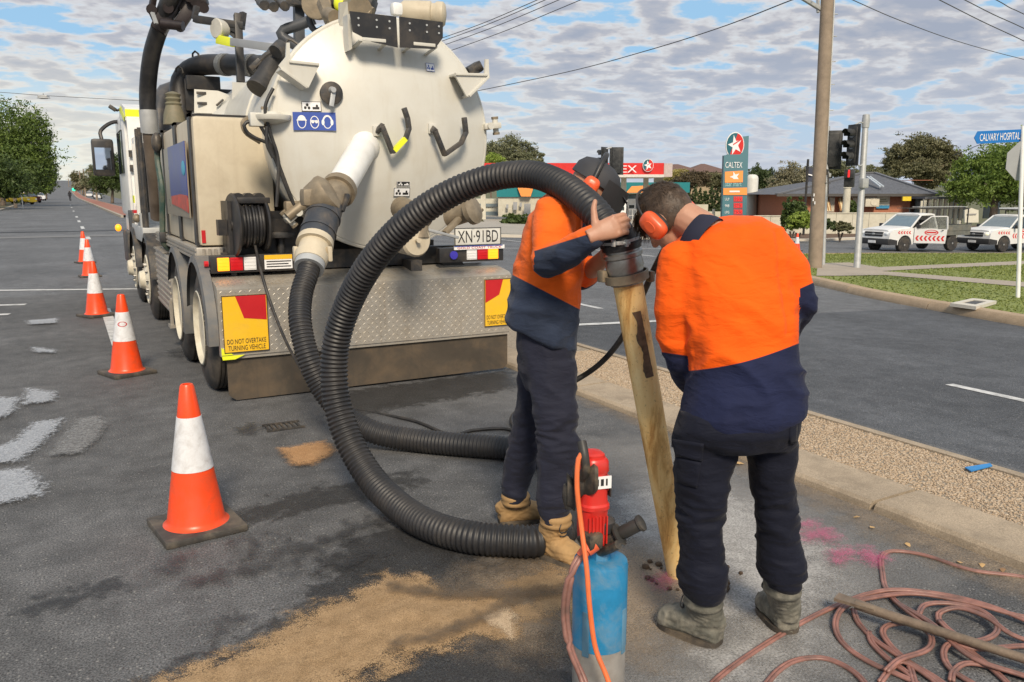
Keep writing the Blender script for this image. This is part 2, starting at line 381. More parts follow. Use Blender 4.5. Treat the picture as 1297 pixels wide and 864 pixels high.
def asphalt(name, base, blu, crack=True):
    m = bpy.data.materials.new(name); m.use_nodes = True; t = m.node_tree; p = t.nodes['Principled BSDF']
    tc = N(t, 'ShaderNodeTexCoord').outputs['Object']
    big = N(t, 'ShaderNodeTexNoise', {'Vector': tc, 'Scale': 0.45, 'Detail': 6.0, 'Roughness': 0.6}).outputs[0]
    st = N(t, 'ShaderNodeMapping', {0: tc, 3: (1.6, 0.14, 1)}).outputs[0]
    lane = N(t, 'ShaderNodeTexNoise', {'Vector': st, 'Scale': 0.8, 'Detail': 5.0, 'Roughness': 0.55}).outputs[0]
    mid = N(t, 'ShaderNodeTexNoise', {'Vector': tc, 'Scale': 5.0, 'Detail': 8.0, 'Roughness': 0.7}).outputs[0]
    fin = N(t, 'ShaderNodeTexNoise', {'Vector': tc, 'Scale': 130.0, 'Detail': 3.0, 'Roughness': 0.75}).outputs[0]
    vo = N(t, 'ShaderNodeTexVoronoi', {'Vector': tc, 'Scale': 95.0, 'Randomness': 1.0})
    c = mixc(t, ramp(t, big, [(0.3, 0.0), (0.7, 1.0)]), tuple(q * 0.78 for q in base), tuple(q * 1.18 for q in blu))
    c = mixc(t, mth(t, 'MULTIPLY', ramp(t, lane, [(0.4, 0.0), (0.7, 1.0)]), 0.4), c, tuple(q * 0.66 for q in base))
    c = mixc(t, 0.55, c, ramp(t, mid, [(0.3, 0.15), (0.75, 0.85)]), 'OVERLAY')
    c = mixc(t, 0.9, c, ramp(t, fin, [(0.33, 0.0), (0.67, 1.0)]), 'OVERLAY')
    vr = N(t, 'ShaderNodeSeparateColor', {0: vo.outputs['Color']}).outputs[0]
    chip = mth(t, 'MULTIPLY', ramp(t, vr, [(0.93, 0.0), (0.97, 1.0)]), ramp(t, vo.outputs['Distance'], [(0.3, 0.7), (0.5, 0.0)]))
    c = mixc(t, chip, c, (0.32, 0.31, 0.29))
    dk = N(t, 'ShaderNodeTexNoise', {'Vector': tc, 'Scale': 2.2, 'Detail': 7.0, 'Roughness': 0.7, 'Distortion': 0.6}).outputs[0]
    c = mixc(t, mth(t, 'MULTIPLY', ramp(t, dk, [(0.62, 0.0), (0.72, 1.0)]), 0.3), c, (0.025, 0.025, 0.027))
    t.links.new(c, p.inputs['Base Color'])
    t.links.new(mth(t, 'ADD', 0.62, mth(t, 'MULTIPLY', mid, 0.3), clamp=True), p.inputs['Roughness'])
    h2 = mth(t, 'ADD', fin, mth(t, 'MULTIPLY', mth(t, 'SUBTRACT', 1.0, vo.outputs['Distance']), 0.6))
    bn = N(t, 'ShaderNodeBump', {'Height': h2, 'Strength': 0.55, 'Distance': 0.006}); t.links.new(bn.outputs[0], p.inputs['Normal'])
    MT[name] = m; return m
asph = asphalt('worn_asphalt', (0.100, 0.100, 0.101), (0.118, 0.119, 0.122))
asph2 = asphalt('newer_asphalt', (0.076, 0.080, 0.088), (0.086, 0.091, 0.100))
asph3 = asphalt('crossing_asphalt', (0.115, 0.118, 0.123), (0.138, 0.142, 0.149))
def groundmat(name, c1, c2, c3, sc=1.2):
    m = bpy.data.materials.new(name); m.use_nodes = True; t = m.node_tree; p = t.nodes['Principled BSDF']
    tc = N(t, 'ShaderNodeTexCoord').outputs['Object']
    a = N(t, 'ShaderNodeTexNoise', {'Vector': tc, 'Scale': sc, 'Detail': 8.0, 'Roughness': 0.65}).outputs[0]
    b = N(t, 'ShaderNodeTexNoise', {'Vector': tc, 'Scale': sc * 14, 'Detail': 6.0, 'Roughness': 0.7}).outputs[0]
    c = mixc(t, ramp(t, a, [(0.35, 0.0), (0.62, 1.0)]), c1, c2); c = mixc(t, ramp(t, b, [(0.52, 0.0), (0.72, 0.8)]), c, c3)
    t.links.new(c, p.inputs['Base Color']); p.inputs['Roughness'].default_value = 0.95
    bn = N(t, 'ShaderNodeBump', {'Height': b, 'Strength': 0.3, 'Distance': 0.03}); t.links.new(bn.outputs[0], p.inputs['Normal'])
    MT[name] = m; return m
earth = groundmat('dry_earth', (0.13, 0.12, 0.07), (0.10, 0.115, 0.045), (0.18, 0.16, 0.11), 0.3)
lawn = groundmat('lawn', (0.175, 0.215, 0.05), (0.205, 0.24, 0.065), (0.24, 0.245, 0.09), 0.5)
paving = mat('footpath_concrete', (0.37, 0.32, 0.26), 0.85, var=0.1, vs=1.5, dirt=((0.22, 0.18, 0.13), 0.4, 3), fine=0.2, fs=60)
forec = mat('forecourt_concrete', (0.36, 0.33, 0.28), 0.8, var=0.12, vs=0.4, fine=0.2, fs=10)
redpav = mat('red_brick_paving', (0.30, 0.13, 0.09), 0.85, var=0.2, vs=3, fine=0.3, fs=20)
linem = mat('road_paint', (0.62, 0.62, 0.61), 0.6, var=0.1, vs=20, dirt=((0.14, 0.14, 0.14), 0.75, 9), fine=0.3, fs=200)
gx = [-900, -300, -100, -40, -10, 4.7, 12, 20, 36.7, 60, 120, 300, 900, 2000]; gy = [-60, -10, 10, 40, 100, 200] + list(range(220, 640, 20)) + [900, 2500]
vs_ = [(x, y, terr(x, y) - 0.10) for y in gy for x in gx]; nx = len(gx)
npm = npmesh('ground', vs_, [(j * nx + i, j * nx + i + 1, (j + 1) * nx + i + 1, (j + 1) * nx + i) for j in range(len(gy) - 1) for i in range(nx - 1)])
link('ground', npm, None, [earth])['kind'] = 'structure'
road = sheet('road', [(-14, -12), (4.7, -12), (4.7, 14.5), (-14, 14.5)], 0.0, asph)
sheet('carriageway', [(4.7, -12), (11.5, -12), (12.2, 5), (14.5, 8.35), (4.7, 8.35)], 0.0, asph2)
sheet('intersection', [(4.7, 8.35), (14.5, 8.35), (14.5, 14.5), (90, 14.5), (90, 37), (-90, 37), (-90, 14.5), (4.7, 14.5)], -0.001, asph3)
sheet('far_road', [(-5.2, 37.0), (13.0, 37.0), (13.0, 640), (-5.2, 640)], 0.0, asph3)
# ---- kerbs: one stone after another, open joints between
def kerb(path, prof, seg, gap, name, m, parent, zf=terr, mat_=None):
    pts = cr([V((x, y, 0)) for x, y in path], 0.12) if len(path) > 2 else [V((*path[0], 0)).lerp(V((*path[1], 0)), i / 60) for i in range(61)]
    L = [0.0]
    for a, b in zip(pts, pts[1:]): L.append(L[-1] + (b - a).length)
    def at(w):
        j = min(range(len(L)), key=lambda q: abs(L[q] - w)); j = min(max(j, 0), len(L) - 2)
        q = (w - L[j]) / max(1e-6, L[j + 1] - L[j]); p = pts[j].lerp(pts[j + 1], q)
        T = (pts[min(j + 2, len(pts) - 1)] - pts[max(j - 1, 0)]).normalized(); return p, V((T.y, -T.x, 0))
    n = max(1, int(L[-1] / seg)); s = seg; out = []
    for k in range(n):
        a, b_ = k * s + gap / 2, (k + 1) * s - gap / 2; st = 5; vs = []; jz = random.uniform(-.004, .004); jx = random.uniform(-.006, .006)
        for i in range(st + 1):
            p, nn = at(a + (b_ - a) * i / st)
            for (o_, zz) in prof: q = p + nn * (o_ + jx); vs.append((q.x, q.y, zf(q.x, q.y) + zz + (jz if zz > 0 else 0)))
        m_ = len(prof); fs = [(i * m_ + q, i * m_ + (q + 1) % m_, (i + 1) * m_ + (q + 1) % m_, (i + 1) * m_ + q) for i in range(st) for q in range(m_)]
        fs += [tuple(range(m_))[::-1], tuple(range(st * m_, (st + 1) * m_))]
        bq = B(); bq.add(vs, fs); out.append(bq.obj(name, m, parent, 30))
    return out
MX0, MX1, MNY = 3.42, 4.66, 8.7
med = sheet('median_island', [(3.77, -6), (4.43, -6), (4.43, 8.7), (4.3, 9.05), (4.0, 9.15), (3.77, 8.9)], 0.042, mat('pebble_mortar', (0.30, 0.25, 0.19), 0.9, var=0.15, vs=30, fine=0.4, fs=80, bump=(120, 0.5, 0.006)))
kp = [(-0.006, -0.08), (0.0, 0.012), (0.008, 0.034), (0.028, 0.049), (0.2, 0.053), (0.345, 0.056), (0.352, 0.05), (0.355, -0.08)]
ny = [(3.42, -5.8), (3.42, -3.0), (3.42, 0.0), (3.42, 3.0), (3.42, 6.0), (3.42, 8.6), (3.55, 9.2), (3.98, 9.45), (4.38, 9.2), (4.52, 8.6)]
kerb(ny, kp, 2.79, 0.028, 'kerb_stone', kerbm, med, lambda x, y: 0.0)
kerb([(4.52, 8.5), (4.52, -6)], [(0, -.2), (0, .04), (.015, .054), (.085, .056), (.09, -.1)], 2.35, 0.012, 'edge_stone', kerbm, med, lambda x, y: 0.0)
# exposed pebbles of the median top
pc = [(0.44, 0.34, 0.235), (0.38, 0.285, 0.195), (0.52, 0.43, 0.32), (0.30, 0.22, 0.145), (0.46, 0.34, 0.22)]
pm = bpy.data.materials.new('river_pebbles'); pm.use_nodes = True; t = pm.node_tree
g = N(t, 'ShaderNodeNewGeometry').outputs['Random Per Island']
t.links.new(ramp(t, g, [(0.0, pc[0]), (0.3, pc[1]), (0.5, pc[2]), (0.7, pc[3]), (1.0, pc[4])]), t.nodes['Principled BSDF'].inputs['Base Color']); t.nodes['Principled BSDF'].inputs['Roughness'].default_value = 0.6
def pebbles(n, x0, x1, y0, y1, r0, r1, zz):
    ico = bmesh.new(); bmesh.ops.create_icosphere(ico, subdivisions=1, radius=1); ico.verts.index_update()
    iv = np.array([w.co[:] for w in ico.verts]); jf = np.array([[w.index for w in f_.verts] for f_ in ico.faces]); ico.free()
    c = np.stack([rng.uniform(x0, x1, n), rng.uniform(y0, y1, n), np.full(n, zz)], 1); r = rng.uniform(r0, r1, (n, 1, 1))
    ax = rng.uniform(0.7, 1.35, (n, 1, 3)); ax[:, :, 2] *= 0.6; th = rng.uniform(0, 6.28, n); co, si = np.cos(th), np.sin(th)
    q = iv[None] * ax * r; x = q[:, :, 0] * co[:, None] - q[:, :, 1] * si[:, None]; y = q[:, :, 0] * si[:, None] + q[:, :, 1] * co[:, None]
    q = np.stack([x, y, q[:, :, 2]], 2) + c[:, None, :]
    return q.reshape(-1, 3), (jf[None] + (np.arange(n) * len(iv))[:, None, None]).reshape(-1, 3)
pv_, pf_ = pebbles(30000, 3.775, 4.43, 0.6, 6.6, 0.0045, 0.0085, 0.044)
o = link('pebbles', npmesh('pebbles', pv_, pf_, True), None, [pm]); tag(o, 'tan river pebbles set into the top of the median strip', 'pebbles', None, 'stuff')
# ---- markings and seams
def strip(a, b, w, name, m, parent=road, off=0.004):
    a, b = V((*a, 0)), V((*b, 0)); d = (b - a).normalized(); nn = V((d.y, -d.x, 0)) * w / 2
    return sheet(name, [(q.x, q.y) for q in (a - nn, b - nn, b + nn, a + nn)], off, m, parent, None)
strip((0.37, 9.3), (0.37, 12.4), 0.12, 'lane_line', linem)
for y0 in (31, 40, 49, 58, 76, 94, 112): strip((0.62, y0), (0.62, y0 + 3), 0.14, 'lane_line', linem, off=0.006)
for y0 in (-4.3, 1.4, 9.6): strip((6.6, y0), (6.6, y0 + (2.9 if y0 < 5 else 2.0)), 0.11, 'lane_line', linem)
strip((4.9, 8.30), (7.1, 8.30), 0.14, 'stop_line', linem, off=0.006)
strip((-4.5, 17.0), (1.2, 14.6), 0.16, 'crossing_line', linem, off=0.005)
for k, (x0, x1, y) in enumerate([(-2.4, -0.6, 13.4), (-2.6, -0.75, 12.4)]): strip((x0, y + 0.4), (x1, y), 0.15, 'crossing_line', linem, off=0.005)
for a, b in [((11.5, 24.5), (15.0, 24.5)), ((17.5, 24.5), (21, 24.5)), ((16, 20.4), (16, 31))]: strip(a, b, 0.15, 'crossing_line', linem, off=0.006)
tar = mat('tar_seal', (0.028, 0.028, 0.03), 0.5, var=0.2)
strip((-30, 37.8), (3.0, 37.8), 0.5, 'tar_seam', tar, off=0.012)
lighter = mat('worn_strip', (0.17, 0.17, 0.17), 0.8, var=0.1)
strip((-30, 33.5), (5, 33.5), 1.2, 'worn_strip', lighter, off=0.008)
# ---- soft-edged deposits: sand, slurry, old paint (thin sheets just above the road)
def decalmat(name, c1, c2, ns, amp, soft, amax, rough=0.8, grain=0.0, gs=220.0):
    m = bpy.data.materials.new(name); m.use_nodes = True; t = m.node_tree; p = t.nodes['Principled BSDF']
    tc = N(t, 'ShaderNodeTexCoord').outputs['Object']; at = N(t, 'ShaderNodeAttribute', attribute_name='m').outputs['Fac']
    n1 = N(t, 'ShaderNodeTexNoise', {'Vector': tc, 'Scale': ns, 'Detail': 8.0, 'Roughness': 0.65, 'Distortion': 0.3}).outputs[0]
    n2 = N(t, 'ShaderNodeTexNoise', {'Vector': tc, 'Scale': gs, 'Detail': 2.0, 'Roughness': 0.6}).outputs[0]
    k = mth(t, 'ADD', at, mth(t, 'MULTIPLY', mth(t, 'SUBTRACT', n1, 0.5), amp))
    k = mth(t, 'ADD', k, mth(t, 'MULTIPLY', mth(t, 'SUBTRACT', n2, 0.5), grain))
    a = N(t, 'ShaderNodeMapRange', {0: k, 1: -soft, 2: soft, 3: 0.0, 4: amax}, clamp=True).outputs[0]
    n3 = N(t, 'ShaderNodeTexNoise', {'Vector': tc, 'Scale': ns * 1.7, 'Detail': 7.0, 'Roughness': 0.7}).outputs[0]
    c = mixc(t, ramp(t, n3, [(0.32, 0.0), (0.68, 1.0)]), c1, c2); c = mixc(t, 0.5, c, ramp(t, n2, [(0.3, 0.1), (0.7, 0.9)]), 'OVERLAY')
    t.links.new(c, p.inputs['Base Color']); p.inputs['Roughness'].default_value = rough
    bn = N(t, 'ShaderNodeBump', {'Height': n2, 'Strength': 0.4, 'Distance': 0.004}); t.links.new(bn.outputs[0], p.inputs['Normal'])
    tr = N(t, 'ShaderNodeBsdfTransparent'); mx = N(t, 'ShaderNodeMixShader', {0: a, 1: tr.outputs[0], 2: p.outputs[0]})
    t.links.new(mx.outputs[0], t.nodes['Material Output'].inputs[0]); MT[name] = m; return m
def sdist(P, poly):
    x, y = P[:, 0], P[:, 1]; d = np.full(len(P), 1e9); ins = np.zeros(len(P), bool); n = len(poly)
    for i in range(n):
        ax, ay = poly[i]; bx, by = poly[(i + 1) % n]; ex, ey = bx - ax, by - ay
        q = np.clip(((x - ax) * ex + (y - ay) * ey) / max(1e-9, ex * ex + ey * ey), 0, 1)
        d = np.minimum(d, np.hypot(x - ax - q * ex, y - ay - q * ey))
        if by != ay: ins ^= ((ay > y) != (by > y)) & (x < ex * (y - ay) / ey + ax)
    return np.where(ins, d, -d)
DEC = [0.003]
def decal(name, polys, m, cell=0.03, pad=0.2, relief=0.0, parent=road):
    polys = [[tuple(gz(*q)[:2]) for q in pl] for pl in polys]; al = np.array([q for pl in polys for q in pl])
    lo, hi = al.min(0) - pad, al.max(0) + pad; nx_, ny_ = [int((hi[i] - lo[i]) / cell) + 2 for i in (0, 1)]
    X, Y = np.meshgrid(np.linspace(lo[0], hi[0], nx_), np.linspace(lo[1], hi[1], ny_)); P = np.stack([X.ravel(), Y.ravel()], 1)
    d = np.max([sdist(P, pl) for pl in polys], 0); DEC[0] += 0.0007
    zz = np.full(len(P), DEC[0])
    if relief:
        zz += relief * np.clip(d / 0.12, 0, 1) * (0.5 + np.array([noise.noise(V((a * 9, b * 9, 0))) for a, b in P]))
        zz = np.maximum(zz, DEC[0])
    i0 = (np.arange(ny_ - 1)[:, None] * nx_ + np.arange(nx_ - 1)[None]).ravel(); fs = np.stack([i0, i0 + 1, i0 + nx_ + 1, i0 + nx_], 1)
    fs = fs[(d[fs] > -pad * 1.0).any(1)]
    me = npmesh(name, np.column_stack([P, zz]), fs, True); at = me.attributes.new('m', 'FLOAT', 'POINT'); at.data.foreach_set('value', d.astype(np.float32))
    return link(name, me, parent, [m])
wet = decalmat('damp_stain', (0.024, 0.024, 0.026), (0.040, 0.039, 0.038), 11, 0.62, 0.05, 0.55, 0.5, 0.06, 90)
dustm = decalmat('dust_film', (0.30, 0.29, 0.28), (0.36, 0.35, 0.34), 5, 0.55, 0.22, 0.40, 0.9, 0.05)
slurry = decalmat('dried_slurry', (0.32, 0.31, 0.30), (0.50, 0.49, 0.475), 6, 0.6, 0.14, 0.74, 0.85, 0.12, 120)
brownfilm = decalmat('brown_film', (0.30, 0.225, 0.15), (0.36, 0.28, 0.20), 7, 0.45, 0.15, 0.6, 0.85, 0.2, 160)
sand = decalmat('spilt_sand', (0.31, 0.20, 0.10), (0.47, 0.315, 0.17), 8, 0.40, 0.03, 0.80, 0.9, 0.24, 230)
wetsand = decalmat('wet_sand', (0.10, 0.075, 0.05), (0.17, 0.12, 0.075), 12, 0.14, 0.03, 0.7, 0.6, 0.05, 200)
palesand = decalmat('pale_sand', (0.50, 0.37, 0.24), (0.60, 0.46, 0.31), 14, 0.12, 0.02, 0.85, 0.9, 0.10, 220)
osand = decalmat('orange_sand', (0.36, 0.19, 0.08), (0.45, 0.26, 0.12), 14, 0.16, 0.03, 0.9, 0.9, 0.1, 200)
oldp = decalmat('worn_white_paint', (0.36, 0.385, 0.43), (0.50, 0.52, 0.55), 34, 0.26, 0.03, 0.72, 0.6, 0.10, 120)
fadep = decalmat('faded_paint', (0.09, 0.09, 0.09), (0.33, 0.33, 0.33), 30, 0.14, 0.03, 0.75, 0.7, 0.12, 110)
pinkp = decalmat('pink_marking_spray', (0.52, 0.06, 0.17), (0.66, 0.12, 0.26), 26, 0.18, 0.035, 0.45, 0.6, 0.14, 130)
decal('damp_stain', [[(130, 880), (300, 818), (385, 770), (430, 690), (520, 655), (620, 715), (690, 690), (745, 700), (720, 900), (420, 900)]], wet, 0.04, 0.35)
decal('damp_stain', [[(290, 652), (400, 620), (520, 600), (540, 612), (420, 640), (300, 668)], [(40, 762), (150, 735), (160, 745), (50, 775)]], wet, 0.03, 0.2)
decal('damp_stain', [[(420, 500), (640, 468), (660, 490), (430, 530)]], wet, 0.04, 0.3)
decal('dust_film', [[(640, 560), (860, 560), (1060, 650), (1180, 720), (1120, 830), (960, 880), (780, 880), (740, 760), (700, 640)]], dustm, 0.04, 0.4)
decal('dried_slurry', [[(775, 640), (850, 600), (960, 640), (1045, 690), (1060, 745), (980, 790), (850, 800), (790, 750)]], slurry, 0.03, 0.3)
decal('dried_slurry', [[(890, 820), (1000, 770), (1040, 800), (960, 870), (880, 880)]], slurry, 0.03, 0.3)
decal('brown_film', [[(560, 760), (640, 715), (760, 700), (850, 690), (900, 740), (860, 800), (800, 830), (640, 820)]], brownfilm, 0.03, 0.3)
decal('gutter_dirt', [[(700, 484), (735, 495), (1005, 600), (1100, 646), (1297, 725), (1420, 775), (1420, 800), (1297, 748), (1200, 712), (1100, 664), (1000, 614), (735, 502)]], brownfilm, 0.03, 0.15)
S1 = [(198, 872), (240, 846), (300, 828), (342, 816), (360, 803), (378, 785), (393, 773), (444, 760), (456, 745), (490, 732), (536, 732), (556, 750), (590, 758), (622, 757), (645, 772), (652, 790), (650, 815), (612, 806), (560, 826), (510, 832), (520, 850), (470, 856), (420, 880), (330, 900), (190, 905)]
decal('sand_spill', [S1, [(640, 740), (690, 722), (716, 728), (716, 752), (660, 757)], [(630, 770), (700, 752), (735, 758), (730, 775), (660, 790)]], sand, 0.018, 0.22, 0.006)
DEC[0] += .009
decal('pale_sand', [[(610, 786), (640, 776), (652, 786), (650, 814), (628, 800)]], palesand, 0.015, 0.1)
decal('wet_sand', [[(736, 744), (660, 752), (560, 752), (494, 744), (496, 752), (560, 762), (660, 764), (738, 760)], [(650, 756), (600, 786), (545, 806), (498, 820), (500, 826), (550, 816), (606, 796), (656, 768)]], wetsand, 0.015, 0.12)
decal('damp_stain', [[(488, 658), (440, 672), (395, 690), (345, 705), (300, 722), (252, 736), (254, 742), (305, 730), (350, 714), (400, 700), (445, 682), (492, 668)], [(372, 700), (385, 716), (376, 724), (364, 710)], [(284, 788), (300, 782), (306, 790), (290, 796)]], wet, 0.015, 0.14)
decal('orange_sand', [[(355, 572), (410, 563), (424, 574), (395, 592), (372, 592)]], osand, 0.02, 0.15)
decal('worn_arrow_paint', [[(-40, 507), (23, 507), (20, 520), (8, 530), (-40, 540)], [(35, 495), (69, 500), (67, 511), (31, 515)],
      [(77, 534), (71, 547), (42, 574), (23, 588), (-40, 592), (-30, 580), (17, 563), (46, 538)], [(31, 597), (50, 615), (54, 630), (-40, 650), (-40, 605)],
      [(35, 408), (72, 405), (72, 411), (38, 413)], [(42, 442), (70, 446), (68, 449), (44, 448)]], oldp, 0.02, 0.12)
decal('faded_paint', [[(65, 580), (100, 578), (125, 559), (135, 538), (123, 531), (100, 534), (81, 559)]], fadep, 0.02, 0.12)
decal('pink_marking', [[(1012, 668), (1028, 664), (1030, 672), (1016, 676)], [(1016, 684), (1032, 676), (1052, 676), (1060, 686), (1046, 692), (1036, 686), (1026, 692)]], pinkp, 0.012, 0.08)
decal('pink_marking', [[(1050, 704), (1075, 700), (1085, 708), (1060, 720)], [(1084, 706), (1100, 700), (1122, 714), (1108, 722), (1096, 716)], [(827, 738), (845, 734), (852, 744), (836, 750)]], pinkp, 0.012, 0.08)
decal('damp_patch', [[(310, 690), (335, 678), (345, 684), (322, 700)], [(420, 720), (470, 708), (480, 716), (430, 730)], [(205, 716), (240, 708), (244, 714), (210, 724)], [(300, 545), (322, 538), (330, 544), (306, 552)], [(215, 447), (235, 444), (240, 452), (220, 456)]], wet, 0.02, 0.15)
# ================================================================ verge, paths and beds on the right
KP = [(10.2, -6), (10.45, 0), (10.8, 3), (11.41, 6.45), (11.77, 7.81), (12.41, 9.74), (13.28, 11.56), (14.7, 14.3), (16.6, 17.0), (19.6, 19.3), (24, 20.4), (40, 20.8), (95, 20.8)]
kc = [(q.x, q.y) for q in cr([V((x, y, 0)) for x, y in KP], 0.5)]
def inset(path, d):
    out = []
    for i, (x, y) in enumerate(path):
        a, b = path[max(i - 1, 0)], path[min(i + 1, len(path) - 1)]; L = math.hypot(b[0] - a[0], b[1] - a[1]); out.append((x + (b[1] - a[1]) / L * d, y - (b[0] - a[0]) / L * d))
    return out
verge = sheet('verge', inset(kc, 0.27) + [(95, -6)], 0.11, lawn)
kp2 = [(0, -0.12), (0.0, 0.01), (0.03, 0.09), (0.07, 0.125), (0.27, 0.135), (0.28, -0.1)]
kerb(KP, kp2, 2.4, 0.02, 'kerb_stone', mat('tan_kerb_concrete', (0.40, 0.30, 0.20), 0.85, var=0.12, vs=2.5, dirt=((0.22, 0.16, 0.10), 0.5, 4), bump=(120, 0.3, 0.006), fine=0.25, fs=120), verge)
def pxpoly(pts): return [tuple(gt(*q, 0.11)[:2]) for q in pts]
foot = sheet('footpath', pxpoly([(1036, 334), (1075, 333), (1114, 339), (1297, 331), (1345, 329), (1345, 333), (1297, 335.5), (1150, 342), (1117, 344), (1297, 358), (1345, 362), (1345, 369), (1297, 364), (1120, 349), (1060, 350), (1034, 350)]), 0.122, paving)
# concrete joints across the paths stay a shallow groove in the sheet's material; the pit lid is built
pp = [gt(*q, 0.12) for q in [(1203, 388), (1232, 381.5), (1262, 385), (1236, 392.5)]]
c0 = sum(pp, V((0, 0, 0))) / 4
t_ = thing('pit_cover', 'white concrete pit surround with dark lid in the grass behind the tan kerb', 'pit cover', c0)
b = B(); inn = [c0 + (q - c0) * 0.55 for q in pp]
for i in range(4): b.prism([pp[i], pp[(i + 1) % 4], inn[(i + 1) % 4], inn[i]], (0, 0, 0.05))
b.obj('surround', mat('pale_concrete', (0.60, 0.57, 0.50), 0.8, dirt=(DUST, 0.3, 6)), t_)
b = B(); b.prism([q + V((0, 0, 0.0)) for q in inn], (0, 0, 0.035)); b.obj('lid', dark, t_)
# grass: short tufts all over the lawn
poly = np.array(inset(kc, 0.3) + [(95, -6)]); pathp = np.array(pxpoly([(1036, 334), (1075, 333), (1114, 339), (1297, 331), (1345, 329), (1345, 333), (1297, 335.5), (1150, 342), (1117, 344), (1297, 358), (1345, 362), (1345, 369), (1297, 364), (1120, 349), (1060, 350), (1034, 350)]))
n = 90000; P = np.stack([11 + 30 * rng.random(n) ** 1.3, rng.uniform(3, 20.5, n)], 1)
ok = (sdist(P, [tuple(q) for q in poly]) > 0.01) & (sdist(P, [tuple(q) for q in pathp]) < -0.02) & (sdist(P, [(q.x, q.y) for q in pp]) < -0.02)
P = P[ok]; n = len(P); zb = -0.036 * np.clip(P[:, 0] - 4.7, 0, 32) + 0.11
th = rng.uniform(0, 6.28, n); hh = rng.uniform(0.012, 0.032, n) * (1 + 0.8 * (P[:, 0] > 20)); w = rng.uniform(0.012, 0.03, n); ln = rng.normal(0, 0.02, (n, 2))
a = np.column_stack([P[:, 0] - np.cos(th) * w, P[:, 1] - np.sin(th) * w, zb]); c = np.column_stack([P[:, 0] + np.cos(th) * w, P[:, 1] + np.sin(th) * w, zb]); d = np.column_stack([P + ln, zb + hh])
gm = leafmat('grass_blades', (0.185, 0.225, 0.055), (0.225, 0.26, 0.072))
o = link('grass', npmesh('grass', np.stack([a, c, d], 1).reshape(-1, 3), np.arange(3 * n).reshape(-1, 3)), None, [gm]); tag(o, 'short mown grass on the verge at the corner', 'grass', None, 'stuff')
# far side of the cross street
fk = [(95, 32.6), (60, 32.6), (30, 32.6), (19, 32.8), (14.5, 35), (12.6, 40), (12.4, 60), (12.4, 120)]
fkc = [(q.x, q.y) for q in cr([V((x, y, 0)) for x, y in fk], 1.0)]
bed = sheet('garden_bed', inset(fkc, 0.25) + [(95, 120)], 0.10, earth)
kerb(fk, [(0, -0.12), (0, 0.12), (0.25, 0.14), (0.26, -0.1)], 6, 0.02, 'kerb_stone', mat('pale_kerb', (0.55, 0.5, 0.42), 0.8, var=0.08), bed)
sheet('forecourt', [(14.5, 36), (19, 34.2), (33, 34.2), (41, 42), (56, 70), (56, 112), (14, 112), (13.3, 45)], 0.112, forec)
sheet('mulch_strip', [(33.6, 33.1), (95, 33.1), (95, 39.8), (39, 39.8)], 0.114, mulch)
# left side of the far road and its red-paved median
lk = [(-4.7, 420), (-4.7, 150), (-4.7, 90), (-4.8, 55), (-6, 44), (-11, 39.2), (-30, 38.6), (-90, 38.6)]
lkc = [(q.x, q.y) for q in cr([V((x, y, 0)) for x, y in lk], 2.0)]
lv = sheet('nature_strip', inset(lkc, 0.25) + [(-90, 420)], 0.10, groundmat('leaf_litter', (0.10, 0.085, 0.05), (0.07, 0.075, 0.03), (0.16, 0.13, 0.09), 0.6))
kerb(lk, [(0, -0.12), (0, 0.12), (0.25, 0.14), (0.26, -0.1)], 12, 0.02, 'kerb_stone', concrete, lv)
fm = sheet('far_median', [(3.15, 57), (4.9, 57), (4.9, 400), (3.15, 400)], 0.14, redpav)
kerb([(3.0, 56.5), (3.0, 400)], [(0, -0.1), (0, 0.13), (0.15, 0.145), (0.16, -0.1)], 20, 0.03, 'kerb_stone', concrete, fm)
kerb([(5.05, 400), (5.05, 56.5)], [(0, -0.1), (0, 0.13), (0.15, 0.145), (0.16, -0.1)], 20, 0.03, 'kerb_stone', concrete, fm)
# ================================================================ vacuum truck
TR = thing('vacuum_truck', 'cream vacuum tanker truck parked against the median with its domed rear door facing us', 'truck', (2.15, 9.5, 0))
def part(b, name, m, parent=None, ang=38): return b.obj(name, m, parent or TR, ang)
LX = 0.90
# chassis and everything dark between the wheels
b = B()
for x in (1.72, 2.58): b.bb((x - .05, 6.5, .72), (x + .05, 15.0, 1.0))
for y in (6.9, 8.5, 10, 12): b.bb((1.77, y, .75), (2.53, y + .12, .97))
b.cyl((1.2, 6.89, .5), (3.1, 6.89, .5), .1); b.cyl((1.2, 8.17, .5), (3.1, 8.17, .5), .1); b.ell((2.15, 6.89, .5), (.26, .24, .24)); b.ell((2.15, 8.17, .5), (.26, .24, .24))
b.cyl((1.1, 11.1, .5), (3.2, 11.1, .5), .07); b.cyl((1.1, 13.0, .5), (3.2, 13.0, .5), .07)
b.bb((1.35, 7.0, 1.0), (2.95, 11.5, 1.14)); b.bb((2.7, 9.0, .45), (3.2, 10.6, 1.0), .05); b.bb((1.05, 6.72, .95), (3.3, 6.8, 1.10))
part(b, 'chassis', dark)
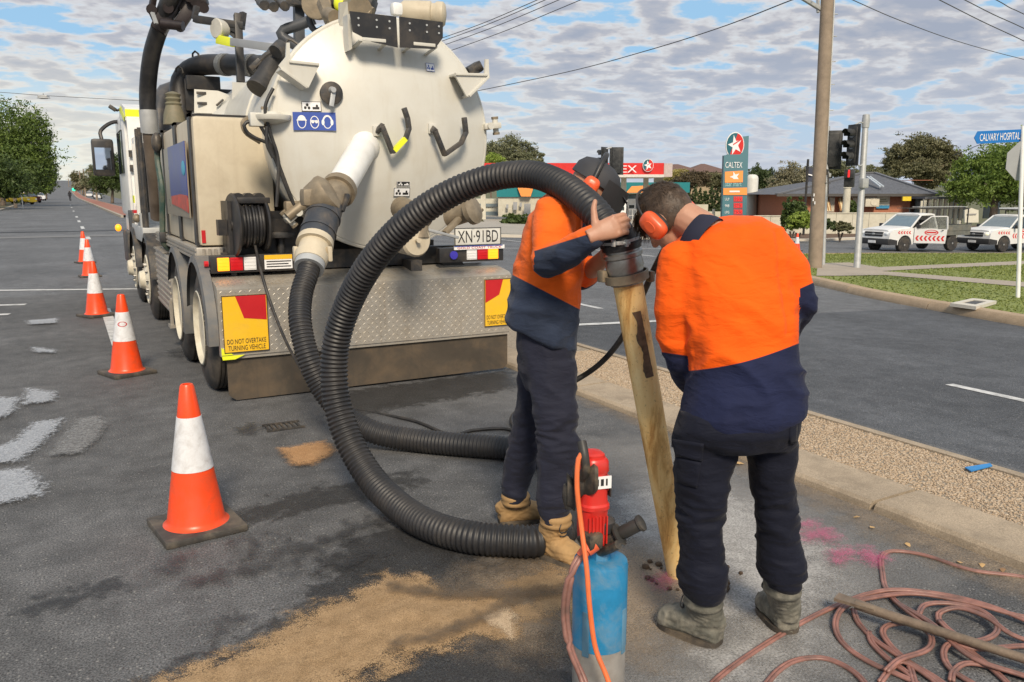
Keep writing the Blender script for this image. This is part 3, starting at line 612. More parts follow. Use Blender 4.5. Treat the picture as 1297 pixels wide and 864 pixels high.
# bumper box of chequer plate, its diamonds, rubber flap
b = B(); b.prism([(.93, y, z_) for y, z_ in ((6.30, .36), (6.30, .86), (6.34, .885), (6.70, .94), (6.70, .84), (6.40, .80), (6.36, .36))], (2.45, 0, 0))
bump = part(b, 'bumper_box', alu, None, 25)
b = B()
def diamond(c, ux, uy, nn, a, w, hgt):
    b.add([c - ux * a, c - uy * w, c + ux * a, c + uy * w, c + nn * hgt], [(0, 1, 4), (1, 2, 4), (2, 3, 4), (3, 0, 4)])
for i in range(70):
    for j in range(14):
        s_ = 1 if (i + j) % 2 else -1; ux = V((.72, 0, .69 * s_)); uy = V((-.69 * s_, 0, .72))
        x, zz = .955 + i * .035, .385 + j * .035
        if zz < .85: diamond(V((x, 6.2995, zz)), ux, uy, V((0, -1, 0)), .016, .006, .0022)
    for j in range(10):
        s_ = 1 if (i + j) % 2 else -1; sl = V((0, .36, .055)).normalized(); ux = V((.72, 0, 0)) + sl * (.69 * s_); uy = V((-.69 * s_, 0, 0)) + sl * .72
        diamond(V((.955 + i * .035, 6.35, .8875)) + sl * (j * .035), ux, uy, V((0, -.15, .99)), .016, .006, .0022)
q = part(b, 'tread_pattern', alu, bump, 20); q['kind'] = 'stuff'
b = B(); b.bb((.965, 6.31, .335), (3.365, 6.325, .375)); part(b, 'flap_rail', alu, bump)
b = B(); pl = [(.99, .04), (1.03, .01), (3.32, .025), (3.36, .06), (3.36, .345), (.975, .345), (.975, .06)]; b.prism([(x, 6.335, z_) for x, z_ in pl], (0, .014, 0)); part(b, 'mud_flap', mudflap)
b = B(); b.prism([(.935, 6.293, .37), (.935, 6.293, .43), (1.02, 6.293, .37)], (0, -.003, 0)); b.prism([(.935, 6.293, .365), (1.10, 6.293, .365), (1.03, 6.293, .335), (.94, 6.293, .335)], (0, -.004, 0)); part(b, 'reflective_tape', fluoy, bump)
def marker(x0, x1, z0, z1, mirror):
    y = 6.288; w, hh = x1 - x0, z1 - z0
    b = B(); b.bb((x0, y, z0), (x1, y + .004, z1)); m_ = part(b, 'marker_plate', yellowp)
    poly = [(.30, 1), (.97, 1), (.97, .56), (.47, .61)] if not mirror else [(.03, 1), (.70, 1), (.55, .68), (.03, .52)]
    b = B(); b.prism([(x0 + w * px, y - .001, z0 + hh * (pz - .012)) for px, pz in poly], (0, -.001, 0)); part(b, 'red_panel', redp, m_)
    text('DO NOT OVERTAKE', (x0 + w * .07, y - .002, z0 + hh * .155), (1, 0, 0), (0, 0, 1), w * .86, hh * .085, inkb, m_)
    text('TURNING VEHICLE', (x0 + w * .09, y - .002, z0 + hh * .04), (1, 0, 0), (0, 0, 1), w * .82, hh * .085, inkb, m_)
    b = B()
    for a, c in (((0, 0), (1, .012)), ((0, .988), (1, 1)), ((0, 0), (.015, 1)), ((.985, 0), (1, 1))): b.bb((x0 + w * a[0], y - .0028, z0 + hh * a[1]), (x0 + w * c[0], y - .0005, z0 + hh * c[1]))
    part(b, 'border', inkb, m_)
marker(.955, 1.285, .385, .815, False); marker(3.115, 3.37, .42, .83, True)
# tail lights
def lights(x0, cells, z0, z1, y, xe):
    b = B(); b.bb((x0, y, z0 - .018), (xe, y + .08, z1 + .018), .006); hs = part(b, 'tail_light', black)
    x = x0 + .02
    for w, m_ in cells:
        if m_:
            b = B(); b.bb((x, y - .012, z0), (x + w - .008, y + .01, z1), .004); part(b, 'lens', m_, hs)
            b = B()
            for k in range(4): b.bb((x + .004, y - .015, z0 + .012 + k * (z1 - z0) / 4), (x + w - .012, y - .0115, z0 + .016 + k * (z1 - z0) / 4))
            part(b, 'lens_rib', m_, hs)
        x += w
    return hs
lights(.935, [(.03, None), (.095, amberl), (.10, redl), (.10, clearl)], .975, 1.075, 6.56, 1.63)
hs = lights(2.80, [(.235, None), (.105, clearl), (.105, redl), (.105, amberl)], .985, 1.075, 6.52, 3.42)
b = B(); b.cyl((2.93, 6.522, 1.03), (2.93, 6.505, 1.03), .036, None, 20); part(b, 'reverse_lamp', mat('blue_lamp_glass', (.06, .05, .45), .15), hs)
b = B(); b.bb((1.335, 6.553, .975), (1.55, 6.556, 1.085)); st = part(b, 'warning_sticker', inkw)
b = B(); b.bb((1.335, 6.551, 1.05), (1.55, 6.5525, 1.085)); part(b, 'sticker_band', yellowp, st)
b = B()
for k in range(3): b.bb((1.35, 6.551, 1.03 - k * .02), (1.35 + .19 - .02 * (k % 2), 6.5525, 1.038 - k * .02))
part(b, 'sticker_print', inkb, st)
# number plate
b = B(); b.bb((2.935, 6.50, 1.112), (3.385, 6.512, 1.262), .004); lp = part(b, 'number_plate', mat('plate_white', (.66, .66, .62), .4, var=.03, dirt=(DUST, .3, 9)))
text('XN\u00b791BD', (2.965, 6.499, 1.135), (1, 0, 0), (0, 0, 1), .39, .105, inkb, lp)
b = B()
for a, c in (((2.935, 1.112), (3.385, 1.118)), ((2.935, 1.256), (3.385, 1.262)), ((2.935, 1.112), (2.942, 1.262)), ((3.378, 1.112), (3.385, 1.262))): b.bb((a[0], 6.4975, a[1]), (c[0], 6.5, c[1]))
part(b, 'plate_rim', inkb, lp)
b = B(); b.bb((2.93, 6.50, 1.075), (3.42, 6.51, 1.108)); sr = part(b, 'dealer_strip', inkw, lp)
text('GOLD COAST TRUCK', (2.96, 6.499, 1.081), (1, 0, 0), (0, 0, 1), .43, .02, redp, sr)
b = B(); b.bb((2.93, 6.498, 1.101), (3.40, 6.4995, 1.108)); part(b, 'blue_band', bluep, sr)
# tank
TX, TZ, TK = 2.305, 2.015, .958
def sc_(pr): return [(a, r * TK) for a, r in pr]
b = B(); b.lathe((TX, 0, TZ), (0, 1, 0), sc_([(6.62, .2), (6.62, .90), (7.6, .90), (7.61, .915), (7.68, .915), (7.69, .90), (10.6, .90), (10.9, .84), (11.1, .6), (11.15, .2)]), 64); tank = part(b, 'tank', cream, None, 30)
b = B(); b.lathe((TX, 0, TZ), (0, 1, 0), sc_([(6.60, .5), (6.60, .935), (6.585, .955), (6.53, .955), (6.525, .93), (6.515, .93), (6.51, .96), (6.45, .96), (6.44, .945), (6.44, .5)]), 72); part(b, 'door_flange', cream, None, 25)
def domeY(r): return 6.43 - 0.21 * (1 - (r / (.93 * TK)) ** 2)
def tilt(b, c):
    g = .42 / (.93 * TK) ** 2; a, d = g * (c.x - TX), g * (c.z - TZ); b.v = [(x, y + a * (x - c.x) + d * (z - c.z), z) for x, y, z in b.v]; return b
b = B(); b.lathe((TX, 0, TZ), (0, 1, 0), [(6.445, .3), (6.445, .935 * TK), (6.43, .93 * TK)] + [(domeY(.93 * TK * k), .93 * TK * k) for k in (.97, .93, .88, .8, .7, .6, .5, .4, .3, .2, .1, .02)], 72)
door = part(b, 'rear_door', cream, None, 30)
def tk(px, py, off=0.0):
    Y = 6.3
    for _ in range(12):
        p = atY(px, py, Y); Y = domeY(min(1.0, math.hypot(p.x - TX, p.z - TZ))) - off
    return atY(px, py, Y)
# black light boards over the door
for nm, pts in (('l', [(443, 14), (502, 21), (504, 60), (472, 53), (447, 40)]), ('r', [(506, 21), (561, 28), (561, 48), (551, 62), (507, 60)])):
    pts = [atY(*q, 6.14) for q in pts]; b = B(); b.prism(pts, (0, .012, 0)); bd = part(b, 'light_board', black)
    c = sum(pts, V()) / len(pts); b = B()
    for dx, dz in ((-.12, .07), (-.12, .02), (.02, .07), (.02, .02), (.12, .07), (.12, .02)): b.cyl(c + V((dx, -.0, dz)), c + V((dx, -.006, dz)), .008, None, 8)
    part(b, 'bolt', galv, bd)
    b = B(); b.bb(c + V((-.09, -.003, -.085)), c + V((.09, .003, -.06)), .004); part(b, 'slot', cream, bd)
    b = B()
    for dx in (-.1, .1): b.bar(c + V((dx, .01, -.08)), c + V((dx, .3, -.12)), .03, .01)
    part(b, 'stay', cream, bd)
# hinge gussets
def gusset(poly, e1, e2):
    b = B(); b.prism([atY(*q, 6.22) for q in poly], (0, .022, 0))
    for (a, c) in (e1, e2): b.bar(atY(*a, 6.22) + V((0, .07, 0)), atY(*c, 6.22) + V((0, .07, 0)), .02, .17, .004, (0, 1, 0))
    return part(b, 'hinge_gusset', cream, None, 25)
gusset([(363, 54), (367, 54), (368, 77), (404, 80), (404, 84), (391, 111), (387, 111), (357, 89), (353, 83), (362, 72)], ((366, 78), (404, 82)), ((356, 87), (389, 111)))
gusset([(615, 75), (619, 75), (620, 97), (595, 123), (591, 122), (577, 96), (577, 92), (614, 93)], ((577, 94), (617, 95)), ((619, 97), (594, 122)))
b = B(); b.prism([atY(440, 18, 6.2), atY(446, 17, 6.2), atY(446, 62, 6.24), atY(442, 64, 6.24)], (0.0, .12, 0)); b.prism([atY(430, 3, 6.35), atY(440, 2, 6.35), atY(443, 33, 6.4), atY(430, 33, 6.42)], (0, .03, 0)); part(b, 'centre_bracket', cream)
# grab hooks on the door
for nm, pts in (('y', [(478, 166), (484, 160), (497, 193), (514, 175), (518, 163), (516, 150), (512, 138)]), ('p', [(548, 163), (551, 166), (563, 196), (584, 181), (590, 168), (588, 150)])):
    P = [tk(*q, 0.10) for q in pts]; P[0] = tk(*pts[0], .02); b = B()
    for a, c in zip(P, P[1:]): b.bar(a, c + (c - a).normalized() * .008, .034, .045, .006, (0, 1, 0))
    hk = part(b, 'grab_hook', dark)
    b = B(); b.box(P[0] + V((0, .02, 0)), (.07, .06, .08), None, .008); b.cyl(P[0], P[0] + V((0, .1, 0)), .025, None, 10); part(b, 'hook_mount', cream, hk)
    if nm == 'y':
        b = B(); a, c = P[2], P[3]; b.bar(a.lerp(c, .1), a.lerp(c, .95), .037, .049, 0, (0, 1, 0)); part(b, 'yellow_tape', fluoy, hk)
# cap on the door
c = tk(418, 119); b = B(); b.lathe(c, (0, -1, 0), [(-.02, .075), (.03, .075), (.035, .085), (.05, .085), (.055, .06), (.06, .02)], 28); cp_ = part(b, 'sample_port', dark)
b = B(); b.bar(c + V((.01, -.07, .03)), c + V((-.02, -.09, -.1)), .035, .015, .004, (0, 1, 0)); b.cyl(c + V((0, -.05, .02)), c + V((0, -.1, .02)), .03, .02, 12); part(b, 'port_handle', galv, cp_)
# mandatory sign: hard hat, goggles, ear muffs
SA, SB = tk(371, 165), tk(424, 143); sy = tk(398, 154).y - .012; sctr = tk(398, 154); sw = SB.x - SA.x; sh = SB.z - SA.z
b = B(); b.bb((SA.x, sy, SA.z), (SB.x, sy + .004, SB.z)); tilt(b, sctr); sg = part(b, 'safety_sign', bluep, door)
def ring(b, c, rx, rz, w, a0=0, a1=360, n=28, y=None):
    vs = []; fs = []
    for i in range(n + 1):
        a = R(a0 + (a1 - a0) * i / n)
        for k in (-w / 2, w / 2): vs.append((c[0] + (rx + k) * math.cos(a), y, c[1] + (rz + k) * math.sin(a)))
    for i in range(n): fs.append((2 * i, 2 * i + 1, 2 * i + 3, 2 * i + 2))
    b.add(vs, fs)
def disc(b, c, rx, rz, y, a0=0, a1=360, n=24):
    vs = [(c[0], y, c[1])] + [(c[0] + rx * math.cos(R(a0 + (a1 - a0) * i / n)), y, c[1] + rz * math.sin(R(a0 + (a1 - a0) * i / n))) for i in range(n + 1)]
    b.add(vs, [(0, i, i + 1) for i in range(1, n + 1)])
b = B(); yy = sy - .0015
for k in range(3):
    cx_ = SA.x + sw * (.2 + .3 * k); cz_ = SA.z + sh * .45; rx, rz = sw * .095, sh * .33
    ring(b, (cx_, cz_), rx, rz, .006, 0, 360, 28, yy)
    if k == 0: disc(b, (cx_, cz_ + sh * .10), rx * 1.05, rz * .85, yy - .0005, 0, 180); b.bb((cx_ - rx * 1.25, yy - .001, cz_ + sh * .08), (cx_ + rx * 1.25, yy - .0005, cz_ + sh * .13))
    if k == 1: b.bb((cx_ - rx * 1.0, yy - .001, cz_ + sh * .04), (cx_ + rx * 1.0, yy - .0005, cz_ + sh * .10)); disc(b, (cx_ - rx * .45, cz_ + sh * .03), rx * .4, rz * .28, yy - .001); disc(b, (cx_ + rx * .45, cz_ + sh * .03), rx * .4, rz * .28, yy - .001)
    if k == 2: ring(b, (cx_, cz_ + sh * .02), rx * 1.15, rz * 1.1, .007, 0, 180, 20, yy - .0005); disc(b, (cx_ - rx * 1.1, cz_), rx * .36, rz * .5, yy - .001); disc(b, (cx_ + rx * 1.1, cz_), rx * .36, rz * .5, yy - .001)
tilt(b, sctr); part(b, 'pictogram', inkw, sg)
def sticker(px0, py0, px1, py1, bg_, ink, parent=door):
    a, c = tk(px0, py1), tk(px1, py0); mid = tk((px0 + px1) / 2, (py0 + py1) / 2); y = mid.y - .008; w, hh = c.x - a.x, c.z - a.z
    b = B(); b.bb((a.x, y, a.z), (c.x, y + .006, c.z)); tilt(b, mid); s_ = part(b, 'warning_sticker', bg_, parent)
    b = B(); n_ = 3
    for k in range(n_): disc(b, (a.x + w * .28 + w * .11 * math.cos(k * 2.1 + 1.5), a.z + hh * .45 + hh * .2 * math.sin(k * 2.1 + 1.5)), w * .07, hh * .16, y - .001)
    b.bb((a.x + w * .55, y - .001, a.z + hh * .2), (a.x + w * .9, y - .0005, a.z + hh * .45)); disc(b, (a.x + w * .78, a.z + hh * .55), w * .06, hh * .14, y - .001)
    for q in ((0, 0, 1, .05), (0, .95, 1, 1), (0, 0, .03, 1), (.97, 0, 1, 1)): b.bb((a.x + w * q[0], y - .001, a.z + hh * q[1]), (a.x + w * q[2], y - .0005, a.z + hh * q[3]))
    tilt(b, mid); part(b, 'sticker_print', ink, s_)
sticker(382, 129, 406, 141, inkw, inkb); sticker(498, 238, 519, 249, inkw, inkb); sticker(502, 230, 519, 236, inkb, inkw); sticker(540, 81, 549, 90, inkw, bluep)
# suction branch: white pipe, valve, black sleeve, cam couplings
def dpt(px, py, d): r_ = ray(px, py); return EYE + r_ * d
P0, P1, P2, P3, P4 = tk(461, 186, -.05), dpt(429, 241, 5.80), dpt(413, 262, 5.68), dpt(400, 305, 5.50), dpt(393, 333, 5.38)
ax = (P1 - P0).normalized(); b = B(); b.ell(P0 + V((0, -.02, 0)), (.12, .1, .12), 20, 12); b.cyl(P0, P1, .108, .104, 28); wp = part(b, 'suction_branch', white, None, 50)
b = B(); q = P0.lerp(P1, .80); f1, f2, f3 = frame(ax); 
b.box(q - FW0 * .103 - RT * .02, (.1, .006, .06), Matrix((RT, FW0, UPW)).transposed()); part(b, 'branch_label', inkw, wp)
b = B(); b.box(q - FW0 * .107 - RT * .02, (.08, .002, .03), Matrix((RT, FW0, UPW)).transposed()); part(b, 'label_print', inkb, wp)
b = B(); b.cyl(P1 - ax * .03, P1 + ax * .03, .125, None, 24); b.cyl(P1, P2, .105, .11, 24); vc = dpt(407, 252, 5.66)
b.lathe(vc, (P0 - P1).normalized().cross(FW0).normalized() * -1 + UPW * .9, [(-.1, .09), (-.05, .13), (.03, .14), (.05, .145), (.075, .14), (.1, .1), (.11, .03)], 24)
b.box(dpt(396, 250, 5.6), (.16, .12, .12), None, .03); part(b, 'gate_valve', brass, None, 45)
b = B(); b.bar(dpt(440, 246, 5.7), dpt(432, 268, 5.66), .045, .03, .01); part(b, 'valve_lever', dark)
b = B(); b.cyl(P2, P3, .118, .118, 28); b.cyl(P2.lerp(P3, .3), P2.lerp(P3, .36), .124, None, 28); b.cyl(P2.lerp(P3, .75), P2.lerp(P3, .8), .124, None, 28); sl = part(b, 'rubber_sleeve', mat('sleeve_black', (.035, .04, .05), .5, var=.2, dirt=(DUST, .3, 8)))
b = B(); q = P2.lerp(P3, .5); b.box(q - FW0 * .117 - RT * .01, (.085, .006, .04), Matrix((RT, FW0, UPW)).transposed()); part(b, 'sleeve_label', inkw, sl)
b = B(); b.cyl(P3, P3.lerp(P4, .25), .120, .124, 28); b.cyl(P3.lerp(P4, .25), P3.lerp(P4, .75), .100, .100, 28); b.cyl(P3.lerp(P4, .7), P4, .112, .102, 28)
for k in (-1, 1): b.box(P3.lerp(P4, .6) + RT * (.112 * k), (.03, .05, .10), None, .01)
part(b, 'cam_coupling', beige); HA0 = P4; HAd = (P4 - P3).normalized()
b = B(); b.cyl(P4 - HAd * .005, P4 + HAd * .05, .098, None, 24); part(b, 'hose_clamp', galv)
# second valve and the round cover behind the hose, latches round the rim
b = B(); q = dpt(527, 275, 6.1); b.ell(q, (.13, .11, .10), 18, 12); b.cyl(q, q + V((.0, -.03, -.16)), .08, .09, 20); b.cyl(q + V((0, .05, .02)), q + V((0, .3, .06)), .09, None, 20); part(b, 'drain_valve', brass, None, 45)
q = dpt(525, 304, 6.05); b = B(); b.lathe(q, (.2, -1, 0), [(-.15, .11), (0, .12), (.02, .125), (.04, .11), (.045, .02)], 26); b.cyl(q + V((0, -.04, 0)), q + V((0, -.09, 0)), .018, None, 8); part(b, 'drain_cover', beige)
b = B(); q = dpt(594, 268, 6.35); b.lathe(q, (.5, -.8, .3), [(-.2, .07), (0, .075), (.01, .11), (.05, .11), (.055, .09), (.07, .07)], 22); b.bar(q + V((-.08, 0, -.05)), q + V((-.22, -.03, -.16)), .05, .04, .01); part(b, 'door_clamp', brass, None, 45)
b = B(); b.bar(dpt(541, 291, 6.1), dpt(580, 301, 6.3), .03, .02, .004); part(b, 'clamp_lever', galv)
for nm, (px, py, Y) in enumerate([(343, 150, 6.5), (621, 160, 6.45), (398, 262, 6.42), (372, 272, 6.45), (598, 268, 6.46)]):
    q = atY(px, py, Y); ra = V((q.x - TX, 0, q.z - TZ)).normalized(); ta = ra.cross(V((0, 1, 0)))
    b = B(); b.box(q, (.16, .12, .05), Matrix((ra, V((0, 1, 0)), ta)).transposed(), .012); b.cyl(q - ra * .03 + V((0, -.08, 0)), q - ra * .03 + V((0, .12, 0)), .03, None, 10); b.cyl(q + ra * .05 - ta * .06, q + ra * .05 + ta * .06, .025, None, 10); lt = part(b, 'door_latch', cream, None, 40)
    b = B()
    for k in (-1, 1): b.cyl(q + ra * .05 + ta * (.055 * k), q + ra * .05 + ta * (.075 * k), .03, None, 6)
    part(b, 'latch_nut', brass, lt)
b = B(); q = atY(345, 149, 6.42); b.lathe(q, (0, 0, 1), [(-.05, .03), (-.02, .13), (0, .14), (.015, .14), (.02, .08), (.04, .06)], 24); b.box(q + V((-.12, 0, -.02)), (.1, .09, .1), None, .012); part(b, 'rotary_actuator', cream)
# hydraulic lines down the left of the door
for k, pts in enumerate([[(322, 152), (309, 158), (318, 172), (345, 185), (352, 205), (362, 232), (372, 258)], [(330, 160), (340, 178), (347, 198), (358, 225), (368, 250), (374, 262)], [(346, 112), (338, 128), (336, 142), (343, 170), (352, 200), (352, 232), (350, 262)], [(338, 160), (338, 182), (346, 200)]]):
    P = [atY(*q, 6.42 - .02 * k) for q in pts]; b = B(); b.tube(cr(P, .03), .013, 8); part(b, 'hydraulic_hose', rubber)
b = B(); b.tube(cr([atY(315, 150, 6.5), atY(308, 155, 6.48), atY(312, 168, 6.48), atY(330, 180, 6.48)], .02), .02, 8); part(b, 'pipe_elbow', brass)
b = B(); b.box(atY(352, 206, 6.46), (.05, .04, .07), None, .008); b.box(atY(372, 262, 6.45), (.14, .1, .09), None, .02); b.cyl(atY(364, 275, 6.4), atY(385, 258, 6.4), .04, None, 12); part(b, 'hose_fitting', brass)
# hose reel
ry = 6.62; rc = atY(312, 285, ry); axr = V((1, .08, 0)).normalized()
b = B(); b.lathe(rc - axr * .10, axr, [(-.012, .02), (-.012, .235), (0, .245), (.012, .235), (.012, .02)], 32); b.lathe(rc + axr * .13, axr, [(-.012, .02), (-.012, .2), (0, .21), (.012, .2), (.012, .02)], 32); b.cyl(rc - axr * .12, rc + axr * .16, .04)
rl = part(b, 'hose_reel', black)
b = B()
for k in range(9): c = rc - axr * (.082 - k * .0235); b.tube([c + V((0, math.cos(a), math.sin(a))) * (.155 + .012 * (k % 2)) for a in np.linspace(0, 2 * math.pi, 28)], .0125, 8, False)
part(b, 'wound_hose', hosem, rl)
b = B()
for k in (-.06, 0.02, .1): b.cyl(rc + axr * k + V((0, -.06, .2)), rc + axr * k + V((0, .06, .2)), .045, None, 14)
b.bb(rc + V((-.08, -.1, .165)), rc + V((.17, .02, .21)), .006); part(b, 'reel_guide', black, rl)
b = B(); b.bb((1.09, 6.72, .95), (1.85, 6.74, 1.42)); b.bb((1.09, 6.6, .93), (1.13, 6.9, 1.5)); b.box(rc + V((.1, .1, -.02)), (.6, .1, .12)); part(b, 'reel_panel', black)
b = B(); b.bar(atY(413, 165, 6.5) + V((0, 0, -.7)), atY(333, 298, 6.5), .02, .02); 
b = B(); b.bb(V(atY(338, 294, 6.6)), V(atY(367, 300, 6.8)) + V((0, .1, 0)), .02); b.cyl(atY(355, 300, 6.7), atY(357, 333, 6.7), .03); part(b, 'step_lamp', dark)
# water tank with straps, picture panel, green hose
b = B(); b.bb((.92, 6.92, 1.145), (1.52, 9.95, 2.15), .035); wt = part(b, 'water_tank', beige, None, 50)
b = B(); b.box((1.22, 6.912, 1.30), (.16, .012, .035), None, .012); part(b, 'tank_recess', dark, wt)
b = B()
b.bb((.935, 6.917, 1.17), (.965, 6.9195, 1.27)); part(b, 'red_reflector', redp, wt)
for y, w in ((7.04, .06), (8.02, .09), (9.05, .05), (9.7, .05)):
    b = B(); b.bb((.905, y - w, 1.145), (.925, y + w, 2.17)); b.bb((.905, y - w, 2.145), (1.5, y + w, 2.17)); part(b, 'tank_strap', black, wt)
b = B(); b.bb((.885, 7.16, 1.36), (.897, 8.75, 1.97)); pb = part(b, 'picture_panel', mat('grubby_film', (.25, .22, .18), .3, dirt=(DUST, .6, 5)))
b = B(); b.bb((.880, 7.16, 1.52), (.8845, 8.35, 1.97)); part(b, 'blue_print', mat('blue_print', (.02, .045, .28), .3, var=.35, vs=3), pb)
b = B(); b.prism([(.879, 7.16, 1.40), (.879, 7.16, 1.54), (.879, 7.6, 1.55), (.879, 8.3, 1.53), (.879, 8.3, 1.46), (.879, 7.6, 1.43)], (.004, 0, 0)); part(b, 'red_print', mat('red_print', (.5, .05, .03), .4, var=.4, vs=9), pb)
b = B(); b.ell((.878, 7.3, 1.76), (.003, .12, .06)); part(b, 'cyan_print', mat('cyan_print', (.03, .4, .6), .4), pb)
b = B(); b.tube(cr([(.88, 9.05, 2.1), (.86, 9.1, 1.9), (.87, 9.0, 1.6), (.86, 9.05, 1.3), (.85, 9.05, 1.08), (.9, 9.1, 1.0)], .04), .03, 8); part(b, 'green_hose', mat('green_hose', (.03, .07, .06), .5, dirt=(DUST, .4, 8)))
b = B(); b.ell((.86, 9.05, 2.05), (.05, .06, .1)); b.box((.85, 9.05, 1.12), (.06, .08, .1), None, .01); part(b, 'valve_handle', dark)
b = B(); b.bb((.885, 6.9, 1.03), (1.55, 10.1, 1.135), .01); 
for k in range(3): b.bb((.875, 6.9, 1.042 + k * .033), (.886, 10.1, 1.06 + k * .033))
part(b, 'side_rail', alu)
b = B()
for k in range(14): b.bb((.93 + k * .044, 6.885, 1.04), (.95 + k * .044, 6.90, 1.125))
part(b, 'rail_ribs', alu)
# wheels
def wheel(name, x, y, dual, drive):
    R0, wd = .5, .27; b = B()
    pr = [(0, .30), (.015, .315), (.02, .40), (.035, .455), (.06, .487), (.075, .5)]
    for k in range(5): a = .085 + k * .03; pr += [(a, .5), (a + .002, .488), (a + .008, .488), (a + .010, .5)]
    pr += [(.235, .487), (.25, .45), (.265, .38), (.27, .3)]
    b.lathe((x, y, R0), (1, 0, 0), pr, 48, False)
    if dual: b.lathe((x + .32, y, R0), (1, 0, 0), pr, 48, False)
    ty = part(b, 'wheel', mat_tyre, None, 30); b = B()
    if drive: b.lathe((x + .005, y, R0), (1, 0, 0), [(.03, .27), (0, .285), (-.01, .29), (.0, .305), (.03, .305), (.03, .27), (.09, .262), (.13, .25), (.15, .2), (.16, .19), (.165, .13), (.10, .12), (.05, .1), (.045, .02)], 40)
    else: b.lathe((x + .0, y, R0), (1, 0, 0), [(.03, .27), (0, .285), (-.01, .29), (.0, .305), (.05, .30), (.05, .27), (.06, .24), (.02, .2), (-.02, .16), (-.03, .12), (-.09, .1), (-.10, .06), (-.10, .01)], 40)
    part(b, 'rim', rimm, ty, 35); b = B()
    for k in range(10): a = k * math.pi / 5; rr_ = .155 if drive else .19; c = V((x + (.15 if drive else -.0), y + rr_ * math.cos(a), R0 + rr_ * math.sin(a))); b.cyl(c + V((.02, 0, 0)), c - V((.035, 0, 0)), .017, None, 6)
    part(b, 'wheel_nut', steel, ty)
mat_tyre = mat('tyre_rubber', (.028, .027, .026), .75, var=.25, vs=12, dirt=((.16, .13, .10), .6, 5), bump=(60, .2, .005))
rimm = mat('rim_cream', (.62, .58, .47), .45, var=.08, dirt=((.3, .24, .16), .6, 6))
for x, y, du, dr in ((.865, 6.89, True, True), (.85, 8.17, True, True), (.83, 11.1, False, False), (.82, 13.0, False, False)):
    wheel('wheel', x, y, du, dr)
for y, x in ((6.89, 2.85), (8.17, 2.85), (11.1, 3.05), (13.0, 3.05)):
    b = B(); b.lathe((x, y, .5), (1, 0, 0), [(0, .1), (0, .45), (.04, .5), (.24, .5), (.28, .45), (.28, .1)], 36); part(b, 'wheel', mat_tyre, None, 30)
# mudguards
def guard(y, x0, x1, a0, a1, r=.575, m_=None):
    b = B(); n_ = 20; sec = []
    for i in range(n_ + 1):
        a = R(a0 + (a1 - a0) * i / n_); ca, sa = math.cos(a), math.sin(a)
        sec.append([(x0, y + ca * (r - .05), .5 + sa * (r - .05)), (x0 + .01, y + ca * r, .5 + sa * r), (x1, y + ca * r, .5 + sa * r), (x1, y + ca * (r - .012), .5 + sa * (r - .012)), (x0 + .03, y + ca * (r - .012), .5 + sa * (r - .012))])
    vs = [p for s_ in sec for p in s_]; b.add(vs, [(i * 5 + k, i * 5 + (k + 1) % 5, (i + 1) * 5 + (k + 1) % 5, (i + 1) * 5 + k) for i in range(n_) for k in range(5)] + [(0, 1, 2, 3, 4), tuple(range(n_ * 5, n_ * 5 + 5))[::-1]])
    part(b, 'mudguard', m_ or grey)
guard(6.89, .845, 1.45, 122, 12); guard(6.89, .845, .926, 186, 122); guard(8.17, .83, 1.45, 196, 24); guard(11.1, .82, 1.15, 175, 5, .57, dark); guard(13.0, .8, 1.15, 175, 5, .57, dark)
b = B(); b.cyl((.925, 6.6, 1.03), (.895, 6.6, 1.03), .022); part(b, 'side_marker', redl)
# toolbox, step, side marker
b = B(); b.bb((.875, 8.85, .33), (1.4, 10.25, .93), .01); tb = part(b, 'toolbox', alu)
b = B()
for k in range(9): b.bb((.862, 8.88, .36 + k * .063), (.877, 10.22, .385 + k * .063), .004)
part(b, 'toolbox_rib', alu, tb)
b = B(); b.bb((.86, 9.3, .935), (1.2, 10.3, .95)); b.bar((.9, 9.0, .96), (1.2, 8.8, 1.02), .03, .02); part(b, 'toolbox_lid', alu, tb)
b = B(); b.bb((.83, 8.78, .22), (1.1, 8.95, .25)); b.bb((.84, 8.8, .25), (.87, 8.83, .5)); part(b, 'step', alu)
# ---- cab, mirror, boom hose, ducts and the clutter on top
b = B(); b.bb((.86, 13.7, 1.2), (3.3, 15.6, 2.75), .06); b.bb((.90, 13.75, .75), (3.26, 15.55, 1.22), .05); cab = part(b, 'cab', white, None, 40)
b = B(); b.bb((.855, 14.1, 1.85), (.862, 15.2, 2.5), .02); part(b, 'side_window', glass, cab)
b = B(); b.bb((.84, 13.2, .5), (.93, 13.9, 1.3), .02); b.bb((.84, 14.6, .42), (1.1, 15.6, .95), .03); part(b, 'cab_skirt', dark, cab)
b = B(); b.prism([(.85, 12.95, 2.72), (.85, 13.6, 2.83), (.85, 14.1, 2.80), (.85, 14.2, 2.66), (.85, 12.95, 2.55)], (1.0, 0, 0)); part(b, 'roof_fairing', white, cab)
b = B(); b.prism([(.838, 12.95, 2.60), (.838, 13.7, 2.81), (.838, 13.9, 2.76), (.838, 13.1, 2.54)], (.006, 0, 0)); b.prism([(.85, 12.94, 2.6), (1.1, 12.94, 2.6), (1.1, 12.94, 2.7), (.85, 12.94, 2.7)], (0, .005, 0)); part(b, 'hi_vis_panel', fluoy, cab)
b = B(); b.bb((.86, 12.9, 1.0), (1.3, 12.98, 2.6), .01); b.bb((.86, 12.3, 1.0), (.9, 12.36, 2.2)); b.bb((.9, 12.5, 1.1), (.98, 12.9, 2.3)); part(b, 'side_locker', white)
b = B()
for z_ in (2.05, 1.85): b.bb((.85, 12.84, z_), (.95, 12.9, z_ + .09))
